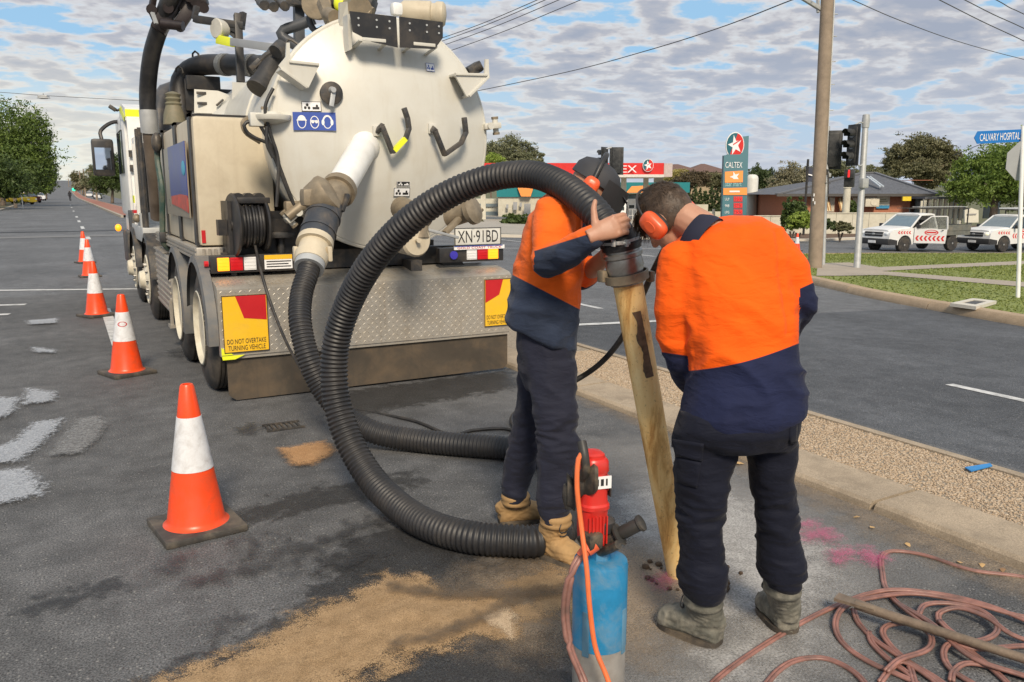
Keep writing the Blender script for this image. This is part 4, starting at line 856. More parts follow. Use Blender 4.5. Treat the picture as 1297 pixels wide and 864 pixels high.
b.bb((.86, 11.6, 1.05), (.93, 11.75, 2.35)); b.bb((.9, 12.0, 1.3), (1.1, 12.3, 2.2), .02); b.cyl((.9, 11.5, 1.0), (.9, 11.5, 2.3), .03); b.cyl((.95, 12.1, 1.2), (.95, 12.1, 2.4), .03); part(b, 'locker_fittings', dark)
b = B(); b.bb((.845, 12.5, 1.42), (.855, 12.75, 1.52)); part(b, 'yellow_sticker', fluoy)
b = B(); b.bb((.84, 11.4, .93), (1.4, 13.6, 1.12), .01); b.bb((.84, 11.6, 1.12), (.86, 11.7, 1.3)); part(b, 'cab_step_rail', galv)
b = B(); b.ell((.84, 12.2, 1.22), (.05, .07, .06)); part(b, 'tap', brass)
b = B(); b.bb((.83, 12.5, 1.28), (.9, 12.8, 1.32)); part(b, 'red_valve', redp)
b = B(); b.ell((.76, 15.3, .98), (.05, .06, .06)); part(b, 'indicator_lamp', amberl, cab)
# mirror on its arm
q = [atY(x, y, 14.9) for x, y in ((120, 178), (140, 178), (141, 222), (122, 220))]
b = B(); c = sum(q, V()) / 4; b.box(c, (.32, .14, .58), None, .05); mr = part(b, 'mirror', black, cab)
b = B(); b.box(c + V((.0, -.071, -.02)), (.24, .006, .34), None, .0); part(b, 'mirror_glass', mat('mirror_glass', (.75, .8, .85), .03, 1.0, var=0), mr)
b = B(); b.tube(cr([c + V((0, 0, .28)), c + V((0, .05, .42)), c + V((.2, .05, .56)), c + V((.5, .1, .55))], .05), .03, 8); b.tube(cr([c + V((.25, .02, .56)), c + V((.38, 0, .42)), c + V((.5, 0, .5))], .05), .025, 8); part(b, 'mirror_arm', black, mr)
b = B(); b.tube(cr([atY(139, 136, 14.0), atY(148, 140, 14.0), atY(156, 137, 14.0), atY(172, 136, 14.0)], .05), .02, 6); b.bar(atY(138, 134, 14.0), atY(147, 140, 14.0), .1, .05, .01); part(b, 'roof_aerial', dark, cab)
# boom hose: black above, muddy pipe below
HP = [dpt(200, 275, 10.0), dpt(196, 225, 9.6), dpt(190, 165, 9.3), dpt(187, 120, 9.2), dpt(192, 70, 9.0), dpt(206, 25, 8.8), dpt(222, -20, 8.6)]
c = cr(HP, .08); n_ = len(c); k0 = int(n_ * .46)
b = B(); b.tube(c[:k0 + 1], .084, 20); part(b, 'boom_pipe', mat('muddy_pipe', (.13, .10, .075), .7, var=.35, vs=3, dirt=((.22, .18, .14), .6, 3)))
b = B(); b.tube(c[k0:], .090, 20); part(b, 'boom_hose', hosem)
b = B(); b.tube(c[k0 - 2:k0 + 2], .098, 24); part(b, 'boom_clamp', galv)
# knuckle at the head of the boom
b = B(); kq = lambda x, y, d=8.8: dpt(x, y, d)
b.bar(kq(200, 40), kq(228, -12), .2, .16, .02); b.bar(kq(192, 12), kq(196, -12), .06, .06, .01); b.bar(kq(190, 10), kq(200, 32), .05, .06, .01); b.cyl(kq(205, 30, 8.6), kq(232, 33, 8.6), .05); b.bar(kq(225, 35), kq(245, 5), .1, .12, .02); b.bar(kq(215, 8), kq(262, -2), .12, .12, .02)
for x, y in ((192, 12), (208, 30), (213, 10), (228, 34), (258, 10), (248, 2), (240, -4)): b.cyl(kq(x, y, 8.65), kq(x, y, 8.95), .055, None, 12)
part(b, 'boom_knuckle', mat('oily_black', (.03, .022, .022), .4, .2, var=.4, vs=8))
b = B(); b.tube(cr([kq(232, -20), kq(238, 6), kq(246, 14), kq(262, 6)], .05), .03, 8); b.tube(cr([kq(224, -20), kq(228, 4), kq(222, 18), kq(214, 24)], .05), .025, 8); part(b, 'boom_line', rubber)
b = B(); b.bar(kq(193, 16, 8.55), kq(198, 30, 8.55), .04, .02); part(b, 'boom_plate', galv)
# lamp stand with cross arm
sq = lambda x, y, d=8.4: dpt(x, y, d)
b = B(); b.bar(sq(305, 105), sq(301, 18), .075, .075, .004); b.bar(sq(246, 24), sq(309, 33), .08, .07, .004); b.bar(sq(306, 32), sq(308, 16), .06, .05, .004); b.bar(sq(246, 24), sq(249, 8), .06, .05, .004); b.bar(sq(303, 40), sq(278, 30), .05, .05)
b.prism([sq(270, 26), sq(302, 30), sq(302, 54)], FW0 * .03); part(b, 'lamp_stand', black)
b = B(); q = sq(274, 36, 8.35); b.lathe(q, FW0 * -1 + RT * -.7, [(-.12, .06), (-.1, .09), (0, .1), (.01, .09), (.012, .02)], 22); part(b, 'work_lamp', mat('lamp_lens', (.5, .48, .42), .25))
b = B(); b.bar(sq(294, 53, 8.2), sq(350, 61, 7.6), .05, .075, .006); part(b, 'swing_arm', greypaint)
b = B(); b.bar(sq(276, 50, 8.4), sq(295, 54, 8.2), .052, .085, .006); part(b, 'arm_tip', fluoy)
# ducts
dq = lambda x, y, d: dpt(x, y, d)
D1 = cr([dq(232, 165, 9.4), dq(229, 130, 9.4), dq(228, 108, 9.4), dq(236, 92, 9.4), dq(255, 83, 9.3), dq(285, 82, 9.1), (dq(335, 84, 8.6))], .08)
b = B(); b.tube(D1, .112, 24); part(b, 'blower_duct', black)
b = B()
for k in (8, 9): 
    b.tube([dq(283, 82, 9.1) + (D1[-4] - D1[-5]).normalized() * .03 * j for j in range(4)], .12, 24); b.tube([dq(316, 83, 8.75) + (D1[-3] - D1[-4]).normalized() * .03 * j for j in range(4)], .118, 24)
part(b, 'duct_clamp', galv)
b = B(); b.tube(cr([dq(205, 168, 9.9), dq(203, 140, 9.9), dq(210, 120, 9.9), dq(222, 116, 9.9), dq(236, 122, 9.8)], .08), .12, 20); part(b, 'lower_duct', mat('duct_grey', (.07, .072, .08), .35, var=.2, dirt=(DUST, .3, 8)))
b = B(); b.bb(dq(237, 113, 9.2), dq(269, 95, 9.2) + V((.1, .4, 0)), .01); b.bb(dq(236, 140, 9.3), dq(250, 100, 9.3) + V((.1, .3, 0)), .01); b.bb(dq(268, 124, 9.4), dq(300, 112, 9.4) + V((0, .2, 0)), .03); part(b, 'blower_housing', black)
b = B()
for x, y in ((247, 68), (226, 87)): b.tube([dq(x - 3, y + 4, 9.2), dq(x - 3, y, 9.2), dq(x, y - 3, 9.2), dq(x + 4, y, 9.2), dq(x + 6, y + 6, 9.2)], .012, 6)
part(b, 'lifting_eye', dark)
b = B(); q = dq(221, 152, 9.0); b.lathe(q, (0, 0, 1), [(-.05, .12), (.05, .11), (.15, .08), (.17, .09), (.19, .07), (.22, .085), (.24, .07), (.27, .085), (.29, .05), (.3, .02)], 20); part(b, 'vent_cap', mat('olive_cap', (.16, .15, .10), .6, dirt=(DUST, .5, 8)))
# cream equipment cabinet behind the water tank
b = B(); b.prism([dq(246, 143, 8.9), dq(246, 113, 8.9), dq(276, 115, 8.9), dq(292, 121, 8.9), dq(305, 145, 8.9)], FW0 * .5); b.prism([dq(294, 146, 8.3), dq(294, 104, 8.3), dq(316, 105, 8.2), dq(324, 112, 8.1), dq(322, 150, 8.1)], FW0 * .4); b.prism([dq(262, 150, 8.5), dq(292, 125, 8.5), dq(300, 118, 8.4), dq(318, 130, 8.2), dq(322, 152, 8.1)], FW0 * .5)
cc = part(b, 'equipment_cabinet', cream, None, 25)
b = B()
for x, y in ((255, 118), (256, 131)): b.box(dq(x, y, 8.88), (.1, .02, .03), None, .006)
b.bar(dq(274, 134, 8.86), dq(283, 126, 8.86), .03, .02, .006); part(b, 'cabinet_latch', dark, cc)
# lift cylinder left of the door, and the frame over the tank
b = B(); b.cyl(dq(330, 108, 6.75), dq(352, 68, 6.9), .085, None, 20); b.cyl(dq(326, 113, 6.72), dq(331, 105, 6.75), .095, .09, 20); lc = part(b, 'lift_cylinder', rubber)
b = B(); b.tube(cr([dq(322, 85, 6.8), dq(336, 72, 6.8), dq(345, 66, 6.8)], .04), .03, 8); b.cyl(dq(349, 66, 6.7), dq(357, 58, 6.75), .06, None, 12); b.tube(cr([dq(345, 118, 6.6), dq(352, 100, 6.6), dq(360, 80, 6.6)], .04), .015, 8); b.bar(dq(318, 88, 6.8), dq(330, 76, 6.8), .06, .05, .01); part(b, 'cylinder_line', dark, lc)
b = B(); b.tube(cr([dq(398, 24, 7.6), dq(378, 32, 7.6), dq(360, 38, 7.6), (dq(357, 46, 7.6)), dq(372, 56, 7.6), dq(384, 62, 7.6)], .04), .05, 12); b.bar(dq(379, 60, 7.9), dq(378, -10, 7.9), .09, .09); b.tube(cr([dq(396, 8, 7.5), dq(392, 26, 7.5), dq(400, 40, 7.5), dq(410, 36, 7.5)], .04), .03, 10); part(b, 'overhead_frame', mat('slate_pipe', (.06, .065, .075), .5, var=.2))
b = B(); b.bar(dq(325, -4, 7.8), dq(400, 3, 7.8), .12, .1, .01); b.bar(dq(385, -6, 7.5), dq(472, 4, 7.2), .14, .12, .01); b.bar(dq(440, -4, 7.0), dq(474, 8, 7.0), .2, .1, .01)
for x, y in ((330, 2), (342, 4), (356, 3), (410, 16), (416, 6), (424, 14)): b.cyl(dq(x, y, 7.6), dq(x + 5, y + 5, 7.4), .045, None, 10)
part(b, 'boom_base', dark)
b = B(); q = dq(401, 5, 7.3); b.lathe(q, FW0 * -1, [(-.1, .12), (0, .135), (.02, .13), (.03, .02)], 24); part(b, 'round_cover', brass)
b = B(); b.cyl(dq(448, 8, 6.9), dq(456, 12, 6.7), .1, None, 18); b.cyl(dq(455, 12, 6.8), dq(470, 20, 6.8), .07, None, 14); b.bar(dq(408, 2, 7.0), dq(420, 30, 6.9), .09, .07, .01); b.cyl(dq(415, 18, 6.9), dq(424, 22, 6.8), .06, None, 12); part(b, 'float_valve', brass)
b = B(); b.ell(dq(433, 5, 6.9), (.07, .06, .08)); part(b, 'yellow_cap', fluoy)
b = B(); b.box(dq(502, 12, 6.55), (.09, .09, .1), None, .03); part(b, 'rear_camera', white)
b = B(); q = dq(530, 17, 6.75); b.lathe(q, RT + UPW * -.05, [(-.15, .07), (-.12, .095), (0, .1), (.1, .1), (.11, .085), (.13, .085), (.15, .1), (.2, .1), (.22, .08), (.23, .02)], 22); part(b, 'reversing_horn', beige)
b = B(); b.box(atY(600, 88, 6.5), (.14, .1, .09), Matrix.Rotation(R(-30), 4, 'Y'), .02); b.cyl(atY(597, 90, 6.5), atY(610, 82, 6.45), .04); part(b, 'hinge_pin', dark)
for k, pts in enumerate([[(392, 58), (398, 50), (404, 42)], [(360, 60), (366, 50), (380, 58)]]):
    b = B(); b.tube(cr([dq(*q, 7.4) for q in pts], .04), .012, 6); part(b, 'control_line', bluep if k == 0 else dark)
# ================================================================ suction hose, lance, drill, cables, cones
def ribbed(path, r, pitch=0.0235, amp=0.007, n=22):
    c = cr(path, pitch / 5); n_ = len(c) - 1; rs = [float(np.interp(i / n_, (0, .66, .82, .9, 1), (r, r, r - .004, r - .014, r - .014))) + amp * (1.0, .75, 0.0, -.15, .6)[i % 5] for i in range(len(c))]
    b = B(); b.tube(c, rs, n); return b
def ghz(px, py, zz): return gz(px, py, zz)
HR = 0.066
PT, PB = dpt(794, 352, 3.10), gz(861, 733, -0.01); pa = (PT - PB).normalized()
gA = [ghz(470, 546, .12), ghz(520, 557, .075), ghz(580, 563, .072), ghz(640, 568, .072), ghz(676, 574, .072)]
e = ghz(650, 685, .074); e0 = ghz(690, 684, .074)
loop = [gA[-1], ghz(708, 592, .074), ghz(722, 616, .074), ghz(722, 650, .074), ghz(708, 675, .074), ghz(680, 685, .074), e, ghz(600, 681, .074), ghz(550, 668, .074), ghz(512, 647, .085)]
s0 = 3.15
hp = [HA0 - HAd * .02, HA0 + HAd * .1, dpt(382, 372, 5.25), dpt(380, 405, 5.16), dpt(388, 445, 5.12), dpt(404, 485, 5.12), dpt(432, 522, 5.1)] + gA + loop[1:] + \
     [dpt(474, 611, 4.05), dpt(443, 560, 4.14), dpt(425, 500, 4.18), dpt(425, 440, 4.17), dpt(441, 385, 4.1), dpt(472, 330, 3.95), dpt(515, 283, 3.82), dpt(565, 248, 3.72), dpt(620, 226, 3.62), dpt(672, 221, 3.48), dpt(712, 235, 3.30), dpt(746, 261, 3.15), dpt(769, 287, 3.08), PT + pa * .17, PT + pa * .13]
hose = ribbed(hp, HR).obj('suction_hose', mat('dusty_hose', (0.02, 0.02, 0.022), 0.5, var=0.3, vs=3, dirt=((0.10, 0.085, 0.07), 0.32, 5)), None, 180); tag(hose, 'black corrugated suction hose looping from the truck over the ground up to the two workers', 'hose')
# digging lance: stained cream pipe with steel coupling
LN = thing('suction_pipe', 'mud-stained cream digging pipe with a dark brown patch, standing in the hole under the hose', 'pipe', PB)
pipem = bpy.data.materials.new('stained_pvc'); pipem.use_nodes = True; t = pipem.node_tree; p = t.nodes['Principled BSDF']
tc = N(t, 'ShaderNodeTexCoord').outputs['Object']; mp = N(t, 'ShaderNodeMapping', {0: tc, 3: (1, 1, .22)}).outputs[0]
a = N(t, 'ShaderNodeTexNoise', {'Vector': mp, 'Scale': 14.0, 'Detail': 8.0, 'Roughness': .7, 'Distortion': .5}).outputs[0]; b2 = N(t, 'ShaderNodeTexNoise', {'Vector': tc, 'Scale': 60.0, 'Detail': 5.0, 'Roughness': .7}).outputs[0]
c = mixc(t, ramp(t, a, [(.33, 0), (.58, 1)]), (.93, .70, .34), (.80, .49, .17)); c = mixc(t, ramp(t, a, [(.51, 0), (.66, .9)]), c, (.46, .22, .06))
c = mixc(t, ramp(t, b2, [(.58, 0), (.72, .8)]), c, (.22, .12, .05)); t.links.new(c, p.inputs['Base Color']); p.inputs['Roughness'].default_value = .6
bn = N(t, 'ShaderNodeBump', {'Height': b2, 'Strength': .3, 'Distance': .004}); t.links.new(bn.outputs[0], p.inputs['Normal'])
rp = .063; n_ = 30; b = B()
b.tube([PB.lerp(PT, i / n_) for i in range(n_ + 1)], [.047 + .010 * (i / n_) for i in range(n_ + 1)], 28); tube_ = b.obj('pipe_body', pipem, LN)
# brown tape patch wrapped on the front of the pipe
ff = (-FW0 - pa * (-FW0).dot(pa)).normalized(); ss = pa.cross(ff); 
def onpipe(u, ang, off=.0018): 
    return PB.lerp(PT, u) + (ff * math.cos(ang) + ss * math.sin(ang)) * (.047 + .010 * u + off)
b = B(); vs = []; nu, nv = 12, 26; r2 = random.Random(3)
for j in range(nv + 1):
    u = .70 + .205 * j / nv; w0 = -.42 - .16 * (1 - j / nv) + r2.uniform(-.02, .02); w1 = .10 + .10 * math.sin(j * .5) + r2.uniform(-.04, .04) - .1 * (1 - j / nv)
    for i in range(nu + 1): vs.append(onpipe(u, -(w0 + (w1 - w0) * i / nu)))
b.add(vs, [(j * (nu + 1) + i, j * (nu + 1) + i + 1, (j + 1) * (nu + 1) + i + 1, (j + 1) * (nu + 1) + i) for j in range(nv) for i in range(nu)])
b.obj('brown_patch', mat('brown_tape', (.12, .078, .048), .6, var=.5, vs=40, dirt=((.2, .13, .07), .6, 30)), LN, 180)
b = B(); b.lathe(PT, pa, [(-.02, .066), (-.012, .072), (.0, .074), (.006, .068), (.02, .066), (.045, .072), (.08, .068), (.085, .074), (.098, .074), (.105, .068), (.12, .066)], 32); cpl = b.obj('steel_coupling', steel, LN, 30)
b = B(); b.lathe(PT, pa, [(-.01, .078), (-.01, .084), (.022, .084), (.022, .078)], 32, False); b.box(PT + pa * .006 + RT * .090, (.022, .03, .042), None, .006); b.box(PT + pa * .006 - RT * .090, (.03, .04, .045), None, .008); b.obj('clamp_ring', brass, cpl)
b = B(); b.lathe(PT + pa * .112, pa, [(.0, .070), (.0, .074), (.008, .075), (.03, .074), (.05, .071), (.07, .062)], 28); b.lathe(PT + pa * .128, pa, [(.0, .074), (.0, .079), (.008, .079), (.009, .074)], 28); b.obj('rubber_cuff', hosem, LN)
b = B(); q = PT + pa * .146 + ff * .079 - ss * .01
b.lathe(PT + pa * .142, pa, [(0, .074), (0, .077), (.010, .077), (.010, .073)], 28, False); b.box(q, (.04, .016, .014), None, .003); b.cyl(q - RT * .03, q + RT * .035, .005, None, 8); b.box(q - RT * .026, (.01, .018, .026), None, .003); b.box(q + RT * .022, (.01, .018, .026), None, .003); b.obj('hose_clip', galv, LN)
# dug hole: dark broken rim round the foot of the pipe, little spoil clods
b = B(); r2 = random.Random(5)
for k in range(46):
    a = r2.uniform(0, 6.28); d = r2.uniform(.07, .16); c = V((PB.x, PB.y, .012)) + V((math.cos(a) * d, math.sin(a) * d, 0)) + (RT * .10 if k % 3 == 0 else V()); s_ = r2.uniform(.006, .02); b.ell(c, (s_, s_ * r2.uniform(.7, 1.2), s_ * .7), 6, 4)
for k in range(14): c = gz(916 + r2.uniform(-8, 6), 742 + r2.uniform(-4, 6), .02); s_ = r2.uniform(.01, .022); b.ell(c, (s_, s_, s_), 6, 4)
q = b.obj('spoil', mat('damp_spoil', (.10, .065, .04), .9, var=.4, vs=30, bump=(80, .5)), None, 180); tag(q, 'dark brown soil crumbs round the foot of the digging pipe', 'soil', None, 'stuff')
# ---- core drill standing on its barrel
DB = gz(757, 888, 0.0); DB.z = 0; dl = DB.dot(FW0)
DR = thing('core_drill', 'red electric core drill standing upright on its blue core barrel', 'drill', DB)
ztop = vp(757, 706, dl).z
bar_b = mat('barrel_blue', (.018, .21, .42), .42, var=.15, vs=12, dirt=((.20, .28, .33), .7, 11), bump=(60, .12))
b = B(); b.lathe(DB, (0, 0, 1), [(ztop * .43, .076), (ztop * .43, .083), (ztop * .965, .083), (ztop * .99, .080), (ztop, .070), (ztop, .01)], 40); brl = b.obj('core_barrel', bar_b, DR, 30)
b = B(); b.lathe(DB, (0, 0, 1), [(0, .07), (0, .0815), (ztop * .44, .0815), (ztop * .44, .07)], 40); b.obj('bare_steel_rim', mat('bare_steel', (.42, .40, .37), .45, .35, var=.2, vs=12, dirt=((.24, .2, .15), .5, 9)), brl, 30)
b = B()
for a in (0.4, 2.0, 3.6, 5.2): c = DB + V((math.cos(a), math.sin(a), 0)) * .0823 + V((0, 0, ztop * .55)); b.box(c, (.006, .022, ztop * .3), Matrix.Rotation(a, 4, 'Z'), .002)
b.obj('water_slot', mat('slot_grime', (.10, .22, .32), .6, var=.3), brl)
b = B(); T0 = DB + V((0, 0, ztop)); b.cyl(T0, T0 + V((0, 0, .03)), .032, .028, 6); b.cyl(T0, T0 + V((0, 0, .055)), .022, .022, 6); b.obj('hex_adaptor', bar_b, brl, 25)
b = B(); b.cyl(T0 + V((0, 0, .05)), T0 + V((0, 0, .10)), .02, .028, 16); b.lathe(T0, (0, 0, 1), [(.085, .02), (.09, .04), (.12, .042), (.13, .03)], 20); b.obj('chuck', dark, DR)
A_ = RT * .96 + FW0 * .28; A_.normalize(); Bk = UPW.cross(A_)
M0 = vp(752, 688, dl).z; M1 = vp(750, 572, dl).z; hb = M1 - M0; mc = V((vp(750, 640, dl).x, vp(750, 640, dl).y, 0))
redm = mat('tool_red', (.62, .025, .018), .35, var=.08, vs=8, dirt=((.25, .12, .09), .3, 10))
def zat(k): return mc + V((0, 0, M0 + hb * k))
b = B(); sec = []
for k, r_, r2_ in ((0.0, .030, .032), (.02, .040, .045), (.12, .043, .049), (.40, .045, .051), (.42, .050, .055), (.46, .050, .055), (.48, .045, .050), (.56, .043, .048), (.80, .043, .047), (.82, .047, .050), (.92, .045, .048), (.95, .038, .042), (.955, .034, .036), (.985, .034, .036), (1.0, .028, .03)): sec.append((zat(k), A_ * r_ * .93, Bk * r2_))
b.loft(sec, 28, 2.8); mb = b.obj('motor_body', redm, DR, 35)
b = B()
for k in range(6): b.bar(zat(.06) + A_ * (-.028 + .011 * k) - Bk * .0505, zat(.36) + A_ * (-.028 + .011 * k) - Bk * .0525, .004, .004)
for k in range(5): b.bar(zat(.60 + .035 * k) + A_ * .043 - Bk * .02, zat(.60 + .035 * k) + A_ * .043 + Bk * .02, .004, .006)
b.obj('cooling_rib', redm, mb)
b = B(); b.box(zat(.72) - Bk * .0485 + A_ * .008, (.062, .004, hb * .13), Matrix((A_, Bk, UPW)).transposed()); lb = b.obj('white_label', inkw, mb)
b = B()
for k, w in ((-.012, .006), (.002, .009), (.016, .005)): b.box(zat(.725) - Bk * .051 + A_ * (.008 + k), (w, .002, hb * .07), Matrix((A_, Bk, UPW)).transposed())
b.obj('label_print', inkb, lb)
b = B(); b.box(zat(.60) + A_ * .045 - Bk * .01, (.004, .05, hb * .13), Matrix((A_, Bk, UPW)).transposed(), .001); b.obj('rating_plate', dark, mb)
hq = lambda x, y, k=0.0: vp(x, y, dl + k)
b = B(); b.loft([(hq(726, 612), UPW * .05, FW0 * .035), (hq(738, 608), UPW * .048, FW0 * .04), (hq(752, 606, -.05), UPW * .045, FW0 * .03), (hq(757, 606, -.05), UPW * .035, FW0 * .02)], 20, 3); b.tube(cr([hq(737, 560, -.03), hq(740, 576, -.05), hq(742, 596, -.05), hq(738, 606, -.03)], .015), .014, 10); b.tube(cr([hq(722, 615), hq(720, 628), hq(724, 642)], .015), .02, 10); b.loft([(hq(718, 620), UPW * .05, FW0 * .03), (hq(728, 628), UPW * .045, FW0 * .03)], 14, 3); b.obj('trigger_grip', mat('tool_black', (.035, .033, .03), .5, var=.3, dirt=(DUST, .6, 10)), DR)
b = B(); b.cyl(hq(755, 693), hq(780, 679, -.02), .018, None, 16); b.lathe(hq(780, 679, -.02), (hq(817, 660, -.05) - hq(780, 679, -.02)), [(0, .016), (.008, .033), (.014, .035), (.019, .018), (.028, .021), (.082, .020), (.086, .025), (.094, .025), (.097, .016)], 20); b.tube(cr([hq(755, 700), hq(768, 697, -.04), hq(783, 690, -.07)], .015), .014, 10); b.obj('side_handle', MT['tool_black'], DR, 45)
b = B(); b.cyl(hq(752, 688, -.05), hq(742, 697, -.06), .026, .022, 14); b.cyl(hq(742, 697, -.06), hq(736, 705, -.065), .017, None, 12); b.obj('water_valve', mat('orange_fitting', (.75, .13, .05), .4, dirt=((.3, .2, .15), .5, 9)), DR)
b = B(); b.cyl(hq(738, 676, -.02), hq(748, 690, -.03), .024, .028, 12); b.box(hq(750, 684, -.05), (.05, .05, .05), None, .01); b.obj('gear_knob', MT['tool_black'], DR)
cordm = mat('orange_cord', (.80, .17, .05), .4, var=.12, vs=20, dirt=((.4, .2, .12), .3, 15))
b = B(); b.tube(cr([hq(737, 574, -.05), hq(732, 585, -.06), hq(731, 620, -.07), hq(736, 665, -.08), hq(743, 720, -.13), hq(747, 770, -.15), hq(754, 820, -.16), hq(768, 856, -.18), hq(780, 890, -.2), gz(800, 925, .008), gz(900, 960, .008)], .02), .0075, 8); tag(b.obj('orange_cord', cordm), 'bright orange power cord hanging down the red core drill', 'cord')
twin = mat('copper_twin_hose', (.27, .13, .105), .45, var=.35, vs=14, dirt=((.10, .07, .06), .75, 12))
def twinhose(b, pts, r=.0064, ds=.02):
    c = cr(pts, ds); T = [(c[min(i + 1, len(c) - 1)] - c[max(i - 1, 0)]).normalized() for i in range(len(c))]
    nn = [V((q.y, -q.x, 0)).normalized() if abs(q.z) < .95 else RT for q in T]
    b.tube([p + n_ * r * .8 for p, n_ in zip(c, nn)], r, 8); b.tube([p - n_ * r * .8 for p, n_ in zip(c, nn)], r, 8)
b = B(); twinhose(b, [hq(737, 703, -.07), hq(728, 716, -.09), hq(719, 745, -.10), hq(716, 780, -.11), hq(722, 820, -.13), hq(735, 852, -.15), hq(750, 885, -.18), gz(780, 925, .01), gz(880, 985, .01)], .0075)
tag(b.obj('water_hose', twin, None, 180), 'pink and grey twin water hose curving down beside the blue core barrel', 'hose')
# ---- coiled twin hose on the ground, and the steel bar lying across it
def gp(pts, zz=.01): return [gz(x, y, (zz if len(q) == 0 else q[0])) for x, y, *q in pts]
b = B()
twinhose(b, gp([(1400, 752), (1297, 731), (1230, 722), (1170, 703), (1130, 698), (1117, 706), (1118, 728), (1122, 745), (1135, 762, .02), (1165, 785, .03), (1215, 815, .03), (1260, 850), (1300, 890)]))
twinhose(b, gp([(880, 900), (906, 862), (960, 822), (1020, 786), (1062, 766, .015), (1100, 752, .02), (1140, 747, .03), (1200, 754, .03), (1255, 768, .03), (1310, 790, .02), (1400, 820)]))
twinhose(b, gp([(960, 880), (985, 850), (1010, 836), (1045, 834), (1080, 850), (1100, 875), (1090, 900)]))
twinhose(b, gp([(1400, 795, .02), (1297, 781, .025), (1230, 764, .03), (1160, 752, .03), (1105, 757, .03), (1070, 768, .03), (1058, 790, .02), (1068, 815), (1100, 838), (1150, 860), (1200, 885)]))
twinhose(b, gp([(1081, 772, .02), (1088, 790), (1110, 812), (1150, 838), (1190, 862), (1220, 890)]))
twinhose(b, gp([(1122, 850, .02), (1140, 835, .03), (1170, 825, .03), (1180, 815, .03), (1175, 800, .03), (1150, 790, .03), (1125, 792, .03), (1118, 802, .02), (1130, 820), (1150, 840), (1160, 870)], .012))
twinhose(b, gp([(1100, 800), (1105, 815), (1125, 835), (1155, 858), (1165, 885)]))
twinhose(b, gp([(1163, 778, .03), (1172, 766, .03), (1200, 764, .035), (1240, 772, .035), (1262, 790, .03), (1258, 805, .03), (1230, 812, .03), (1205, 800, .02), (1190, 786, .02)]))
twinhose(b, gp([(1190, 790), (1190, 776, .02), (1215, 770, .04), (1250, 782, .04), (1275, 800, .03), (1297, 810, .02), (1360, 830)]))
twinhose(b, gp([(1400, 818), (1297, 818, .02), (1240, 822, .03), (1205, 815, .03), (1195, 828, .02), (1205, 848), (1240, 870), (1280, 890)]))
twinhose(b, gp([(1205, 862), (1208, 850), (1225, 840, .02), (1262, 846), (1320, 862), (1400, 880)]))
twinhose(b, gp([(1115, 864), (1130, 845), (1145, 838, .02), (1180, 860, .01), (1210, 890)]))
twinhose(b, gp([(1137, 764, .02), (1180, 790, .04), (1230, 832, .03), (1297, 856, .02), (1400, 890)]))
tag(b.obj('hose_coil', twin, None, 180), 'loose coils of pinkish copper twin hose heaped on the road at lower right', 'hose coil')
b = B(); q0, q1 = gz(1066, 760, .065), gz(1420, 874, .045); dv = (q1 - q0).normalized()
b.tube([q0 + dv * .05, q0 + dv * .11, q0 + dv * .4, q0.lerp(q1, .6), q1], [.017, .0185, .0165, .016, .016], 12)
x_, y_, _ = frame(dv)
b.prism([q0 - x_ * .028 + dv * -.02, q0 + x_ * .028 + dv * -.02, q0 + x_ * .018 + dv * .12, q0 - x_ * .018 + dv * .12], UPW * .012)
tag(b.obj('digging_bar', mat('rusty_bar', (.20, .15, .11), .65, .3, var=.3, vs=15, dirt=((.30, .24, .17), .5, 12), bump=(50, .3)), None, 40), 'long brown steel digging bar with a flat end lying across the coiled hose', 'bar')
# ---- black cables
b = B(); b.tube(cr([dpt(318, 280, 6.45), dpt(321, 300, 6.38), dpt(331, 345, 6.18), dpt(345, 390, 6.1), dpt(362, 432, 5.95), dpt(378, 462, 5.7), dpt(398, 492, 5.4), gz(436, 515, .02), gz(520, 532, .012), gz(569, 550, .012), gz(600, 545, .012), gz(640, 543, .012), gz(662, 552, .012)], .03), .011, 8); tag(b.obj('reel_hose', rubber, None, 180), 'thin black hose drawn from the reel down over the chequer plate', 'hose')
b = B(); b.tube(cr([vp(858, 290, 3.10), vp(846, 308, 3.16), vp(830, 338, 3.22), vp(812, 378, 3.28), vp(790, 424, 3.34), vp(766, 455, 3.42), vp(742, 474, 3.52), vp(712, 492, 3.75), gz(680, 515, .03), gz(656, 520, .03), gz(648, 535, .02), gz(668, 556, .012), gz(700, 562, .012)], .03), .0125, 10); tag(b.obj('jetting_hose', rubber, None, 180), 'black pressure hose running from the right worker down behind the cream pipe', 'hose')
